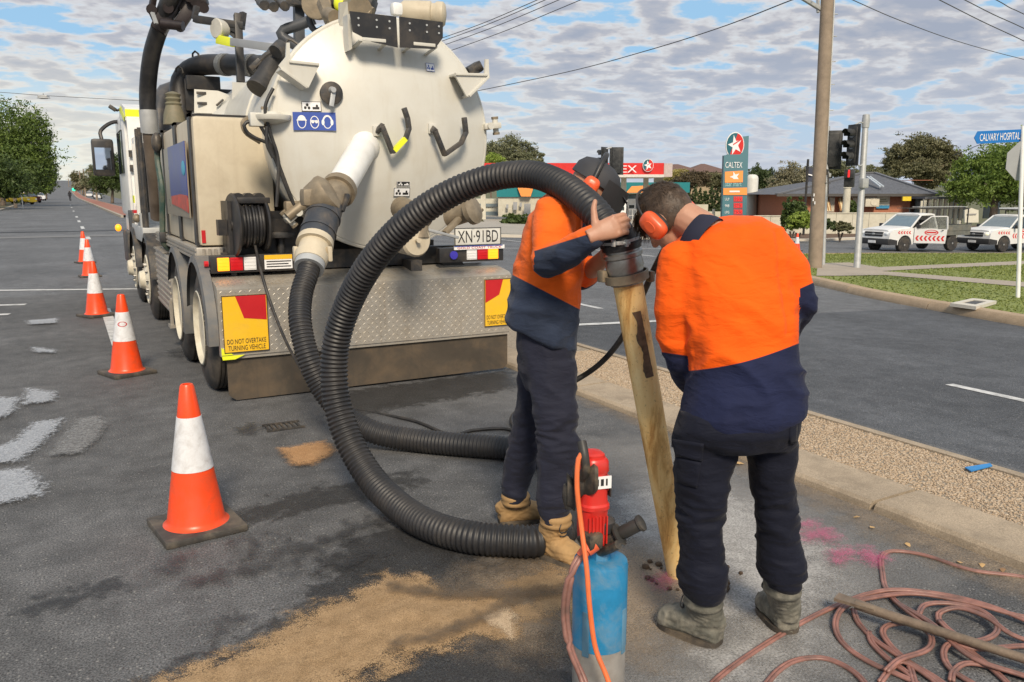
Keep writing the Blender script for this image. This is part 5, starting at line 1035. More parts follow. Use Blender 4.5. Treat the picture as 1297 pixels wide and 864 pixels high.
# ---- traffic cones
CG = 'orange and white traffic cones'
def make_cone(logo=False):
    t_ = thing('traffic_cone', 'x', 'traffic cone', (0, 0, 0), CG)
    b = B(); b.bb((-.185, -.185, .0), (.185, .185, .035), .012); b.obj('base', mat('cone_base_rubber', (.055, .05, .045), .7, var=.3, vs=12, dirt=((.22, .18, .13), .6, 9)) if 'cone_base_rubber' not in MT else MT['cone_base_rubber'], t_)
    rr_ = lambda z_: .138 - .108 * z_ / .7
    b = B(); b.lathe((0, 0, 0), (0, 0, 1), [(.034, .150), (.045, rr_(.04) + .004), (.06, rr_(.06)), (.3, rr_(.3)), (.55, rr_(.55)), (.69, rr_(.69)), (.70, rr_(.70) - .004), (.70, .018), (.5, .03)], 36, False); bd = b.obj('cone_body', conem, t_, 50)
    b = B(); b.lathe((0, 0, 0), (0, 0, 1), [(.30, rr_(.3) + .0005), (.3005, rr_(.3) + .002), (.5495, rr_(.55) + .002), (.55, rr_(.55) + .0005)], 36, False); bn_ = b.obj('reflective_band', coneband, bd, 50)
    if logo:
        b = B(); vs = []; c0_ = math.atan2(-1, -.55)
        for i in range(33):
            a = i * 2 * math.pi / 32
            for k in (1, .78): zz = .45 + .022 * k * math.sin(a); th = c0_ + .55 * k * math.cos(a); r_ = rr_(zz) + .003; vs.append((r_ * math.cos(th), r_ * math.sin(th), zz))
        b.add(vs, [(2 * i, 2 * i + 1, 2 * i + 3, 2 * i + 2) for i in range(32)])
        for k in (-.006, .006): b.add([((rr_(.45 + k) + .003) * math.cos(c0_ + a), (rr_(.45 + k) + .003) * math.sin(c0_ + a), .45 + k + d) for a, d in ((-.35, -.003), (.35, -.003), (.35, .003), (-.35, .003))], [(0, 1, 2, 3)])
        b.obj('oval_logo', redp, bn_, 180)
    return t_
cn = make_cone(); cn.location = (.425, 3.95, 0); cn.rotation_euler = (0, 0, R(8)); cn['label'] = 'large traffic cone nearest to us, alone in front of the truck on open asphalt'
cl_ = make_cone(True); cl_.location = (.36, 7.80, 0); cl_.rotation_euler = (R(.5), 0, R(20)); cl_['label'] = 'traffic cone with a small red oval logo beside the rear truck wheels'
place(cn, (.25, 11.72, 0), R(25), 'traffic cone standing on the end of the white lane line beside the truck')
place(cn, (.31, 17.3, 0), R(5), 'traffic cone half hidden behind the cone on the white lane line')
place(cn, (.30, 20.8, 0), R(15), 'farthest traffic cone of the row leading up the road by the cab')
q = gt(1009, 318); place(cn, q, R(15), 'small distant traffic cone on the cross street left of the timber power pole')
# ---- bits on the road: iron grate, leaves, blue strip of tape
gr = gz(358, 540, .006); t_ = thing('drain_grate', 'small dark iron grate let into the asphalt behind the truck', 'grate', gr)
b = B()
for k in range(7): b.bb(gr + V((-.11 + k * .034, -.07, -.004)), gr + V((-.095 + k * .034, .07, .006)))
b.bb(gr + V((-.12, -.085, -.004)), gr + V((.13, -.07, .008))); b.bb(gr + V((-.12, .07, -.004)), gr + V((.13, .085, .008))); b.obj('grate_bars', dark, t_)
bl = [V((q.x, q.y, .056)) for q in (gz(1222, 592, .06), gz(1254, 587, .06), gz(1257, 590, .06), gz(1230, 597, .06))]
b = B(); b.prism(bl, (0, 0, .006)); tag(b.obj('blue_tape', mat('blue_tape_print', (.03, .20, .48), .6, var=.2)), 'short strip of bright blue tape lying across the median edge', 'tape')
leafb = [mat('dry_leaf_tan', (.50, .32, .14), .7, var=.2), mat('dry_leaf_brown', (.28, .16, .08), .8, var=.2)]
LG = 'dry leaves blown along the kerb'; rl_ = random.Random(11)
def leaf(px, py, s_, m_, lab):
    c = gz(px, py, .012); a = rl_.uniform(0, 6.28); X_, Y_ = V((math.cos(a), math.sin(a), .15)), V((-math.sin(a), math.cos(a), -.1)); b = B()
    o_ = [(-1, 0, 0), (-.5, .45, .25), (.1, .55, .3), (.3, .8, .35), (.6, .35, .2), (1, 0, .1), (.6, -.4, .25), (.2, -.7, .3), (0, -.5, .2), (-.5, -.4, .2)]
    b.add([c + (X_ * p_[0] + Y_ * p_[1] + UPW * p_[2] * .5) * s_ for p_ in o_] + [c + UPW * .004], [(i, (i + 1) % 10, 10) for i in range(10)]); tag(b.obj('dry_leaf', m_), lab, 'leaf', LG)
leaf(936, 587, .035, leafb[0], 'tan dry maple leaf on the road between the right worker and the kerb')
for px, py, lab in ((1085, 655, 'small dry leaf fragment in the gutter, farthest from us of the six there'), (1105, 668, 'small dry leaf fragment in the gutter, second farthest of the six there'), (1150, 690, 'small dry leaf fragment in the gutter just above the bend of the coiled hose'), (1215, 712, 'small dry leaf fragment in the gutter, third from the right edge'), (1244, 716, 'small dry leaf fragment in the gutter, second from the right edge'), (1270, 722, 'small dry leaf fragment in the gutter nearest the right edge')): leaf(px, py, .018, leafb[rl_.random() < .4], lab)
# ================================================================ the two workers
from mathutils.bvhtree import BVHTree
def project(p):
    v_ = p - EYE; z_ = v_.dot(FWD); return CX + F * v_.dot(RT) / z_, CY - F * v_.dot(UPC) / z_
def sec(l, yl, r, yr, s, th):
    a, c = vp(l, yl, s), vp(r, yr, s); return ((a + c) / 2, (c - a) / 2, FW0 * th)
def lsec(y, l, r, s, th): return sec(l, y, r, y, s, th)
skin = mat('skin', (.46, .24, .155), .5, var=.1, vs=14, dirt=((.40, .17, .11), .35, 18), bump=(90, .12, .004))
hairm = mat('short_brown_hair', (.075, .050, .033), .55, var=.4, vs=50)
bootsole = mat('boot_sole', (.06, .05, .04), .8, var=.3, dirt=(DUST, .5, 12))
muffm = mat('muff_orange', (.80, .11, .03), .35, var=.08, vs=10, dirt=((.3, .1, .06), .25, 12))
def clothmat(name, c, c2, rough=.85, scale=5, fuzz=.3):
    m = bpy.data.materials.new(name); m.use_nodes = True; t = m.node_tree; p = t.nodes['Principled BSDF']
    tc = N(t, 'ShaderNodeTexCoord').outputs['Object']
    nz = N(t, 'ShaderNodeTexNoise', {'Vector': tc, 'Scale': float(scale), 'Detail': 6.0, 'Roughness': .6}).outputs[0]
    wv = N(t, 'ShaderNodeTexNoise', {'Vector': tc, 'Scale': 420.0, 'Detail': 2.0}).outputs[0]
    fold = N(t, 'ShaderNodeTexNoise', {'Vector': N(t, 'ShaderNodeMapping', {0: tc, 2: (.4, .3, .6), 3: (1, 1, 2.4)}).outputs[0], 'Scale': 13.0, 'Detail': 3.0, 'Roughness': .5, 'Distortion': .4}).outputs[0]
    f = ramp(t, nz, [(.3, 0), (.7, 1)])
    a = mixc(t, f, tuple(q * .86 for q in c), tuple(min(1, q * 1.1) for q in c))
    if c2:
        at = N(t, 'ShaderNodeAttribute', attribute_name='d').outputs['Fac']
        k = N(t, 'ShaderNodeMapRange', {0: at, 1: -.0015, 2: .0015, 3: 0.0, 4: 1.0}, clamp=True).outputs[0]
        b_ = mixc(t, f, tuple(q * .8 for q in c2), tuple(q * 1.3 for q in c2)); a = mixc(t, k, a, b_)
    t.links.new(a, p.inputs['Base Color']); p.inputs['Roughness'].default_value = rough; p.inputs['Sheen Weight'].default_value = fuzz; p.inputs['Specular IOR Level'].default_value = .25
    b1 = N(t, 'ShaderNodeBump', {'Height': fold, 'Strength': .6, 'Distance': .014}); b2_ = N(t, 'ShaderNodeBump', {'Height': wv, 'Strength': .25, 'Distance': .002, 'Normal': b1.outputs[0]})
    t.links.new(b2_.outputs[0], p.inputs['Normal']); MT[name] = m; return m
hivis = clothmat('hi_vis_cotton', (.88, .105, .002), (.010, .014, .045), .85, 5, .05)
hivis1 = clothmat('hi_vis_cotton_faded', (.86, .135, .010), (.024, .035, .065), .85, 5, .08)
trs1 = clothmat('charcoal_work_cotton', (.016, .018, .034), None, .8, 5, .08); trs2 = clothmat('black_navy_work_cotton', (.0055, .007, .017), None, .8, 5, .05)
navy = mat('navy_cotton', (.013, .015, .035), .85, var=.15)
def ridg(x): return 1 - abs(x) * 2
def fold_mesh(me, fn):
    n = len(me.vertices); co = np.empty(n * 3, np.float32); me.vertices.foreach_get('co', co); co = co.reshape(-1, 3)
    no = np.empty(n * 3, np.float32); me.vertices.foreach_get('normal', no); no = no.reshape(-1, 3)
    d = np.array([fn(V(p)) for p in co], np.float32); me.vertices.foreach_set('co', (co + no * d[:, None]).ravel()); me.update()
def attr(me, fn):
    at = me.attributes.new('d', 'FLOAT', 'POINT'); at.data.foreach_set('value', np.array([fn(w.co) for w in me.vertices], np.float32))
def nv(p, s): return noise.noise(V((p.x * s[0] + 3, p.y * s[1] + 7, p.z * s[2])))
def segd(p, pts, rs):
    best = 9
    for i in range(len(pts) - 1):
        a, c = pts[i], pts[i + 1]; q = max(0, min(1, (p - a).dot(c - a) / (c - a).length_squared)); best = min(best, (p - a - (c - a) * q).length - (rs[i] + (rs[i + 1] - rs[i]) * q))
    return best
def hand(b, Wp, d, dors, th, curl=(.35, .8, .6), sc=1.0, tdir=(.55, .85, -.1)):
    d = V(d).normalized(); z_ = V(dors); z_ = (z_ - d * z_.dot(d)).normalized(); y_ = V(th); y_ = (y_ - d * y_.dot(d) - z_ * y_.dot(z_)).normalized()
    P = lambda a, e, f: Wp + (d * a + y_ * e + z_ * f) * sc
    b.loft([(P(-.03, 0, 0), y_ * .027 * sc, z_ * .020 * sc), (P(.0, 0, 0), y_ * .029 * sc, z_ * .019 * sc), (P(.03, .002, .002), y_ * .038 * sc, z_ * .019 * sc), (P(.065, 0, .003), y_ * .043 * sc, z_ * .016 * sc), (P(.095, 0, 0), y_ * .042 * sc, z_ * .013 * sc)], 20, 2.4)
    for k, (e, L) in enumerate(((.032, .94), (.011, 1.05), (-.011, 1.0), (-.031, .80))):
        base = P(.088 - .004 * abs(k - 1), e, 0); a = 0; pts = [P(.06, e * .9, .002), base]; rs = [.011, .0115]
        for sg, cu, r_ in zip((.046, .029, .024), curl, (.0100, .0092, .0078)):
            a += cu * (1 + .08 * (k - 1)); sp_ = (e * .9) * .35
            pts.append(pts[-1] + (d * math.cos(a) - z_ * math.sin(a) + y_ * sp_).normalized() * sg * L * sc); rs.append(r_)
        b.limb(pts, [q * sc for q in rs], 10)
        b.ell(base + z_ * .004, (.0118 * sc,) * 3, 10, 8)
    t0 = P(.012, .026, -.004); td = d * tdir[0] + y_ * tdir[1] + z_ * tdir[2]; td.normalize(); t2 = (td + d * .35).normalized()
    b.limb([t0, t0 + td * .038 * sc, t0 + td * .068 * sc, t0 + td * .068 * sc + t2 * .028 * sc], [.0165 * sc, .0135 * sc, .0115 * sc, .0092 * sc], 10)
def headparts(b, c, f, u):
    f = V(f).normalized(); u = V(u); u = (u - f * u.dot(f)).normalized(); x = f.cross(u); fr = (x, f, u); P = lambda a, e, g: c + x * a + f * e + u * g
    b.ell(P(0, -.012, .022), (.074, .094, .098), 24, 16, fr); b.ell(P(0, .035, -.045), (.056, .058, .064), 20, 12, fr); b.ell(P(0, .05, -.005), (.058, .045, .075), 20, 12, fr); b.ell(P(0, .062, -.09), (.026, .026, .022), 14, 10, fr)
    b.limb([P(0, .092, .018), P(0, .112, -.022)], [.008, .0135], 10); b.ell(P(0, .1, -.026), (.018, .012, .009), 10, 8, fr); b.ell(P(0, .091, -.056), (.024, .011, .006), 12, 8, fr); b.ell(P(0, .088, -.068), (.021, .011, .007), 12, 8, fr)
    b.ell(P(0, .078, .034), (.055, .02, .012), 14, 8, fr)
    for k in (-1, 1): b.ell(P(.076 * k, -.012, -.005), (.012, .026, .034), 12, 8, fr); b.ell(P(.03 * k, .075, -.018), (.022, .018, .02), 10, 8, fr)
    return P, fr
def muff(c, u, f, out, parent, m_):
    """cup on one ear: out = direction away from the head"""
    b = B(); b.loft([(c + out * d_, f * r_ * .84, u * r_ * 1.26) for d_, r_ in ((.010, .034), (.014, .0395), (.030, .0405), (.040, .036), (.046, .026), (.048, .01))], 26, 3.4); cup = b.obj('muff_cup', m_, parent, 50)
    b = B(); b.loft([(c + out * d_, f * r_ * .84, u * r_ * 1.26) for d_, r_ in ((-.012, .030), (-.006, .037), (.006, .039), (.012, .034))], 26, 2.6); b.obj('muff_cushion', black, parent, 50)
    b = B(); b.loft([(c + out * d_, f * r_ * .84, u * r_ * 1.26) for d_, r_ in ((.047, .018), (.0495, .017))], 20, 2.6); b.obj('muff_badge', m_, cup)
    return cup
def boot(heel, toe, ankle, parent, m_, r=.048, hgt=.0):
    heel, toe, ankle = V(heel), V(toe), V(ankle); d = toe - heel; L = d.length; d.normalize(); s_ = d.cross(UPW).normalized(); b = B()
    P = lambda a, z_: heel + d * (L * a) + UPW * z_
    b.loft([(P(.01, .05), s_ * .030, UPW * .040), (P(.06, .06), s_ * .042, UPW * .055), (P(.2, .07), s_ * .047, UPW * .062), (P(.42, .07), s_ * .048, UPW * .062), (P(.62, .058), s_ * .053, UPW * .048), (P(.8, .050), s_ * .055, UPW * .042), (P(.93, .045), s_ * .046, UPW * .036), (P(.995, .038), s_ * .026, UPW * .024)], 22, 2.5)
    sh = P(.24, .09); top = ankle.copy(); mid = sh.lerp(top, .5)
    b.loft([(P(.30, .06), s_ * .046, d * .080), (sh, s_ * .050, d * .072), (mid, s_ * .052, d * .062), (top - UPW * .01, s_ * .057, d * .061), (top + UPW * .006, s_ * .060, d * .064), (top + UPW * .02, s_ * .056, d * .06)], 24, 2.2)
    me = remesh(b, .0055, 3); sd = random.random() * 50
    fold_mesh(me, lambda p: .0035 * ridg(noise.noise(V((p.x * 22 + sd, p.y * 22, p.z * 60)))) + .0016 * noise.noise(p * 80))
    o = link('boot', me, parent, [m_])
    b = B(); b.loft([(top + UPW * z_, s_ * (.057 + w), d * (.061 + w)) for z_, w in ((-.028, 0), (-.024, .006), (-.012, .008), (-.004, .004), (.002, .007), (.012, .008), (.022, .004), (.024, 0))], 24, 2.2); b.obj('padded_collar', m_, o, 180)
    b = B(); b.loft([(P(a, .004), s_ * w, d * 0 + UPW * .001) for a, w in ((0, .02),)] * 0 or [(heel + d * (L * .5) + UPW * z_, d * (L * .505), s_ * .057) for z_ in (0.0, .026)], 30, 3.2)
    b.add(*( [], [])); b.obj('sole', bootsole, o, 40)
    b = B(); fr_ = P(.46, .108)
    for k in range(5):
        q = P(.58, .098).lerp(top + d * .056, k / 4.6); w = .026
        b.tube([q - s_ * w, q - s_ * w * .3 + d * .007 + UPW * .004, q + s_ * w * .3 + d * .007 + UPW * .004, q + s_ * w + UPW * .008], .0028, 6)
    q = P(.58, .098).lerp(top + d * .06, .85); b.tube(cr([q, q + s_ * .03 + UPW * .02, q + s_ * .05 - UPW * .01, q + s_ * .03 - UPW * .03], .01), .0025, 6); b.tube(cr([q, q - s_ * .03 + UPW * .015, q - s_ * .05 - UPW * .015, q - s_ * .035 - UPW * .035], .01), .0025, 6)
    b.obj('laces', black, o, 180)
    return o
def drape(tree, quad, nx_, ny_, off, thick=.004):
    """a patch of cloth that follows the garment under it; quad: photograph corners tl, tr, br, bl"""
    g = []; 
    for j in range(ny_ + 1):
        for i in range(nx_ + 1):
            u_, v_ = i / nx_, j / ny_; px = (1 - v_) * ((1 - u_) * quad[0][0] + u_ * quad[1][0]) + v_ * ((1 - u_) * quad[3][0] + u_ * quad[2][0]); py = (1 - v_) * ((1 - u_) * quad[0][1] + u_ * quad[1][1]) + v_ * ((1 - u_) * quad[3][1] + u_ * quad[2][1])
            d = ray(px, py).normalized(); h_ = tree.ray_cast(EYE, d); g.append((h_[0], h_[1]) if h_[0] else None)
    g = [q or next(w for w in g if w) for q in g]; b = B(); n = len(g)
    b.add([p + nn * off for p, nn in g] + [p - nn * .004 for p, nn in g], [])
    w = nx_ + 1; fs = [(j * w + i, j * w + i + 1, (j + 1) * w + i + 1, (j + 1) * w + i) for j in range(ny_) for i in range(nx_)]
    rim = [i for i in range(w)] + [j * w + nx_ for j in range(1, ny_ + 1)] + [ny_ * w + i for i in range(nx_ - 1, -1, -1)] + [j * w for j in range(ny_ - 1, 0, -1)]
    fs += [(a, c, c + n, a + n) for a, c in zip(rim, rim[1:] + rim[:1])]; b.f = fs; b.mi = [0] * len(fs); return b
def hair_strands(P, fr, keep, n, ln, parent, seed):
    r_ = np.random.default_rng(seed); x, f, u = fr; vs = []
    while len(vs) < n * 3:
        q = r_.normal(0, 1, 3); q /= np.linalg.norm(q); a, e, g = .077 * q[0], -.012 + .097 * q[1], .022 + .101 * q[2]
        if not keep(a, e, g): continue
        p = P(a, e, g); nn = (x * q[0] + f * q[1] + u * q[2]); t_ = (f * .5 + u * -.6 + V(tuple(r_.normal(0, .35, 3)))); t_ = (t_ - nn * t_.dot(nn)).normalized() * .95 + nn * .16
        w = nn.cross(t_).normalized() * .0016; L = ln * r_.uniform(.5, 1.3) * (1.6 if g > .05 else .55); vs += [p - w, p + w, p + t_ * L]
    return link('hair_strand', npmesh('hair_strand', [tuple(q) for q in vs], np.arange(len(vs)).reshape(-1, 3)), parent, [hairm])
def haircap(P, keep, parent):
    b = B(); nu, nv_ = 40, 26; idx = {}; vs = []; fs = []
    pt = lambda i, j: (math.cos(2 * math.pi * i / nu) * math.cos(-math.pi / 2 + math.pi * j / nv_), math.sin(2 * math.pi * i / nu) * math.cos(-math.pi / 2 + math.pi * j / nv_), math.sin(-math.pi / 2 + math.pi * j / nv_))
    for j in range(nv_):
        for i in range(nu):
            cs = [pt(i, j), pt(i + 1, j), pt(i + 1, j + 1), pt(i, j + 1)]; m_ = [sum(q[k] for q in cs) / 4 for k in range(3)]
            if not keep(.077 * m_[0], -.012 + .097 * m_[1], .022 + .101 * m_[2]): continue
            f_ = []
            for q in cs:
                key = tuple(round(w, 4) for w in q)
                if key not in idx: idx[key] = len(vs); k = 1 + .03 * noise.noise(V(q) * 4); vs.append(P(.0775 * q[0] * k, -.012 + .0975 * q[1] * k, .022 + .1015 * q[2] * k))
                if idx[key] not in f_: f_.append(idx[key])
            if len(f_) > 2: fs.append(tuple(f_))
    b.add(vs, fs); return b.obj('hair', hairm, parent, 180)
# ------------------------------------------------ worker 1: profile, holding the hose up
w1 = thing('person', 'worker with dark cap and tan boots in profile, holding up the black hose', 'person', gz(705, 690, 0))
b = B(); nb, hc = vp(716, 264, 3.5), vp(750, 242, 3.46)
f1, u1 = RT * .80 - UPW * .52 - FW0 * .12, UPW * .85 + RT * .45
P1h, fr1 = headparts(b, hc, f1, u1)
b.limb([vp(704, 285, 3.52), nb, P1h(0, -.035, -.05)], [.075, .062, .056])
b.loft([lsec(275, 672, 736, 3.52, .15), lsec(330, 664, 734, 3.52, .15), lsec(400, 660, 726, 3.51, .14), lsec(460, 662, 726, 3.5, .13)], 20)
ra = [vp(700, 272, 3.36), vp(694, 331, 3.22), vp(750, 300, 3.02)]; la = [vp(716, 270, 3.68), vp(738, 352, 3.60), vp(772, 320, 3.26)]
b.limb(ra, [.06, .05, .031]); b.limb(la, [.06, .045, .030])
b.limb([vp(695, 450, 3.42), vp(707, 548, 3.38), vp(703, 640, 3.33), vp(703, 672, 3.33)], [.07, .05, .034, .028]); b.limb([vp(688, 450, 3.60), vp(668, 548, 3.68), vp(652, 615, 3.71), vp(652, 640, 3.71)], [.07, .05, .034, .028])
hand(b, vp(754, 297, 2.985), RT * .85 + UPW * .33 + FW0 * .12, -FW0 + UPW * .25 - RT * .1, UPW * .9 - RT * .45, (.35, .85, .6), 1.0, (.30, .95, .0))
hand(b, vp(770, 322, 3.26), RT * .7 + UPW * .3 - FW0 * .5, FW0 + RT * .3, UPW, (.3, .7, .6), .95)
body1 = link('body', remesh(b, .0045, 2), w1, [skin])
b = B()
for k in (-1, 1): b.ell(P1h(.03 * k, .085, .012), (.011, .011, .011), 10, 8)
b.obj('eye', mat('eye_white', (.7, .68, .65), .2), w1)
b = B(); x_, f_, u_ = fr1
b.loft([(P1h(0, -.012, .03), x_ * .088, f_ * .108), (P1h(0, -.012, .075), x_ * .084, f_ * .104), (P1h(0, -.014, .105), x_ * .066, f_ * .083), (P1h(0, -.014, .122), x_ * .035, f_ * .045), (P1h(0, -.014, .126), x_ * .01, f_ * .012)], 26)
b.loft([(P1h(0, .09, .045), x_ * .07, u_ * .006), (P1h(0, .125, .045), x_ * .062, u_ * .005), (P1h(0, .15, .035), x_ * .035, u_ * .004)], 18); cap = b.obj('cap', mat('dark_cap', (.035, .036, .042), .7, var=.2), w1, 50)
muff(P1h(.088, -.012, -.005), u_, f_, x_, w1, muffm); muff(P1h(-.088, -.012, -.005), u_, f_, -x_, w1, muffm)
b = B(); b.tube([P1h(.105 * math.cos(a), -.012 - .02 * math.sin(a), .02 + .135 * math.sin(a)) for a in np.linspace(-.1, math.pi + .1, 24)], .011, 8); b.obj('headband', black, w1, 180)
b = B(); n_ = 14
vs = [P1h(.115 * math.sin(a), -.01 + .15 * math.cos(a) + .02 * k, .07 - .2 * k) for k in (0, .5, 1) for a in np.linspace(-1.25, 1.25, n_)]
b.add(vs, [(j * n_ + i, j * n_ + i + 1, (j + 1) * n_ + i + 1, (j + 1) * n_ + i) for j in range(2) for i in range(n_ - 1)]); b.obj('mesh_visor', mat('visor_mesh', (.02, .02, .022), .5), w1, 180)
# shirt
b = B(); b.loft([sec(697, 243, 722, 243, 3.52, .10), sec(684, 252, 730, 250, 3.52, .165), sec(671, 270, 737, 266, 3.52, .20), sec(660, 300, 739, 296, 3.52, .205), sec(654, 330, 739, 326, 3.52, .20), sec(648, 358, 736, 362, 3.51, .19), sec(642, 385, 733, 402, 3.50, .185), sec(638, 405, 730, 435, 3.50, .185), sec(640, 410, 729, 441, 3.50, .175)], 32, 2.3)
sra = [vp(702, 275, 3.37), vp(699, 300, 3.29), vp(696, 330, 3.215), vp(722, 316, 3.10), vp(751, 300.5, 3.005)]; srr = [.088, .082, .066, .055, .045]
sla = [vp(716, 272, 3.68), vp(726, 310, 3.64), vp(739, 350, 3.60), vp(748, 338, 3.50)]; slr = [.085, .072, .055, .05]
b.limb(sra, srr); b.limb(sla, slr); b.limb([nb - UPW * .05, nb + RT * .03], [.085, .075])
me = remesh(b, .0085, 4); hemv = vp(690, 440, 3.5)
def f1_(p):
    px, py = project(p); k = .009 * nv(p, (7, 7, 9)) + .010 * ridg(noise.noise(V((p.x * 5 + p.z * 10, p.y * 5, p.z * 7 - p.x * 6))))
    k += .006 * ridg(nv(p, (9, 9, 26))) * max(0, 1 - abs(py - 335) / 28) * (px < 735) + .009 * nv(p, (16, 16, 5)) * max(0, (py - 360) / 70)
    return k - .004
fold_mesh(me, f1_)
def d1(p):
    px, py = project(p); arm = segd(p, sra, srr) < .012 and px > 676 and (p - sra[1]).length > .05
    if arm:  a, c = sra[1], sra[2]; q = (px - 683) / 45; return (py - (316 - 14 * q)) / 330
    if segd(p, sla, slr) < .012 and p.dot(FW0) > 3.56 and px > 728: return 1
    return (py - (349.5 + (px - 652) * .515)) / 300
attr(me, d1); link('shirt', me, w1, [hivis1])
b = B(); b.lathe(nb - (hc - nb).normalized() * .035, (hc - nb).normalized(), [(0, .075), (.0, .085), (.03, .082), (.055, .076), (.055, .068)], 28); b.obj('collar', mat('navy_collar', (.02, .025, .05), .85), w1, 50)
# trousers
b = B(); b.loft([lsec(415, 652, 728, 3.5, .165), lsec(440, 654, 729, 3.5, .165), lsec(465, 656, 730, 3.5, .16), lsec(490, 664, 728, 3.5, .13)], 26, 2.3)
b.loft([lsec(455, 662, 731, 3.42, .09), lsec(480, 668, 731, 3.40, .088), lsec(510, 672, 731, 3.38, .085), lsec(544, 680, 731, 3.37, .08), lsec(561, 683, 734, 3.36, .08), lsec(596, 682, 729, 3.35, .078), lsec(627, 681, 723, 3.34, .072), lsec(648, 685, 720, 3.33, .066), lsec(661, 687, 719, 3.33, .066)], 22, 2.2)
b.loft([lsec(450, 656, 712, 3.58, .09), lsec(480, 656, 704, 3.61, .09), lsec(510, 655, 692, 3.64, .085), lsec(544, 649, 686, 3.67, .08), lsec(579, 641, 682, 3.69, .078), lsec(613, 636, 671, 3.71, .07), lsec(628, 638, 666, 3.71, .066), lsec(634, 640, 664, 3.71, .062)], 22, 2.2)
me = remesh(b, .0075, 4)
def ft(yk, ya):
    def g(p):
        px, py = project(p); k = .007 * nv(p, (8, 8, 8)) + .007 * ridg(noise.noise(V((p.x * 9 + p.z * 7, p.y * 9, p.z * 11))))
        k += .011 * ridg(nv(p, (10, 10, 30))) * max(0, 1 - abs(py - yk) / 55) + .010 * ridg(nv(p, (9, 9, 42))) * max(0, 1 - abs(py - ya) / 34)
        return k - .003
    return g
fold_mesh(me, ft(555, 640)); tr1 = link('trousers', me, w1, [trs1])
tanb = mat('tan_nubuck', (.40, .245, .105), .8, var=.15, vs=10, dirt=((.24, .15, .07), .45, 12)); grb = mat('muddy_grey_boot', (.115, .112, .092), .85, var=.35, vs=18, dirt=((.34, .31, .25), .75, 16), bump=(120, .3, .004))
bt = boot(gz(685, 702, 0), gz(733, 719, 0), vp(704, 657, 3.325), w1, tanb); boot(gz(632, 664, 0), gz(690, 658, 0), vp(653, 631, 3.71), w1, tanb)
# ------------------------------------------------ worker 2: back to us, bent over the pipe
w2 = thing('person', 'bareheaded worker seen from behind in orange ear muffs and grey boots, bent over the pipe', 'person', gz(930, 800, 0))
b = B(); nb, hc = vp(888, 290, 2.80), vp(846, 276, 2.87)
f2, u2 = RT * -.42 + FW0 * .60 - UPW * .74, RT * -.50 + FW0 * .2 + UPW * .82
P2h, fr2 = headparts(b, hc, f2, u2)
b.limb([vp(905, 310, 2.78), nb, P2h(0, -.045, -.05)], [.08, .062, .058])
b.loft([sec(850, 330, 985, 300, 2.80, .12), sec(865, 400, 1000, 380, 2.74, .14), lsec(470, 880, 1005, 2.68, .13), lsec(560, 872, 1000, 2.66, .13)], 20)
la = [vp(856, 338, 2.76), vp(858, 448, 2.76), vp(896, 492, 3.02)]; ra = [vp(965, 325, 2.78), vp(1010, 386, 2.70), vp(972, 440, 2.98)]
b.limb(la, [.05, .04, .03]); b.limb(ra, [.045, .04, .03])
b.limb([vp(898, 560, 2.66), vp(888, 650, 2.67), vp(890, 745, 2.65), vp(892, 775, 2.65)], [.07, .05, .034, .028]); b.limb([vp(975, 560, 2.68), vp(983, 650, 2.70), vp(990, 725, 2.71), vp(990, 758, 2.71)], [.07, .05, .034, .028])
hand(b, vp(898, 493, 3.04), RT * -.2 + FW0 * .8 - UPW * .3, UPW + RT * -.5, RT * .8 + UPW * .3, (.4, .7, .5)); hand(b, vp(968, 443, 3.0), RT * -.6 + FW0 * .6 - UPW * .1, UPW + FW0 * .3, FW0 * -.4 - RT * .3 + UPW * .4, (.4, .7, .5))
link('body', remesh(b, .0045, 2), w2, [skin])
b = B()
for k in (-1, 1): b.ell(P2h(.03 * k, .085, .012), (.011, .011, .011), 10, 8)
b.obj('eye', MT['eye_white'], w2)
keep = lambda a, e, g: (g > -.045 if e < .0 else g > -.03 + .75 * e) and not (e > .07 and g < .035)
hp_ = haircap(P2h, keep, w2); hair_strands(P2h, fr2, keep, 9000, .015, hp_, 5)
x_, f_, u_ = fr2; b = B(); r2 = random.Random(8); vs = []
for k in range(1100):                    # fringe falling forward off the bent head
    a = r2.uniform(-.075, .06); p = P2h(a, .066 + r2.uniform(-.05, .02) - max(0, abs(a) - .04) * 1.2, .07 + r2.uniform(-.05, .015)); L = r2.uniform(.03, .075); t_ = (-UPW * .8 + f_ * .4 + RT * r2.uniform(-.2, .2) + FW0 * r2.uniform(-.2, .2)).normalized(); w = x_ * .0022; vs += [p - w, p + w, p + t_ * L]
link('fringe', npmesh('fringe', [tuple(q) for q in vs], np.arange(len(vs)).reshape(-1, 3)), hp_, [hairm])
muff(P2h(-.086, -.008, -.006), u_, f_, -x_, w2, muffm); muff(P2h(.086, -.008, -.006), u_, f_, x_, w2, muffm)
b = B(); b.tube([P2h(.105 * math.cos(a), .004 - .01 * math.sin(a), .01 + .125 * math.sin(a)) for a in np.linspace(0, math.pi, 24)], .0045, 8); b.obj('headband', black, w2, 180)
b = B(); b.loft([sec(868, 290, 930, 271, 2.83, .08), sec(852, 306, 966, 272, 2.81, .125), sec(845, 328, 990, 286, 2.79, .15), sec(848, 358, 1001, 318, 2.76, .16), sec(857, 395, 1005, 362, 2.73, .165), sec(868, 432, 1009, 403, 2.70, .165), sec(872, 472, 1012, 440, 2.68, .165), sec(869, 502, 1016, 475, 2.66, .165), sec(863, 526, 1020, 508, 2.65, .168), sec(868, 535, 1018, 520, 2.65, .165), sec(884, 546, 1000, 533, 2.65, .15)], 36, 2.4)
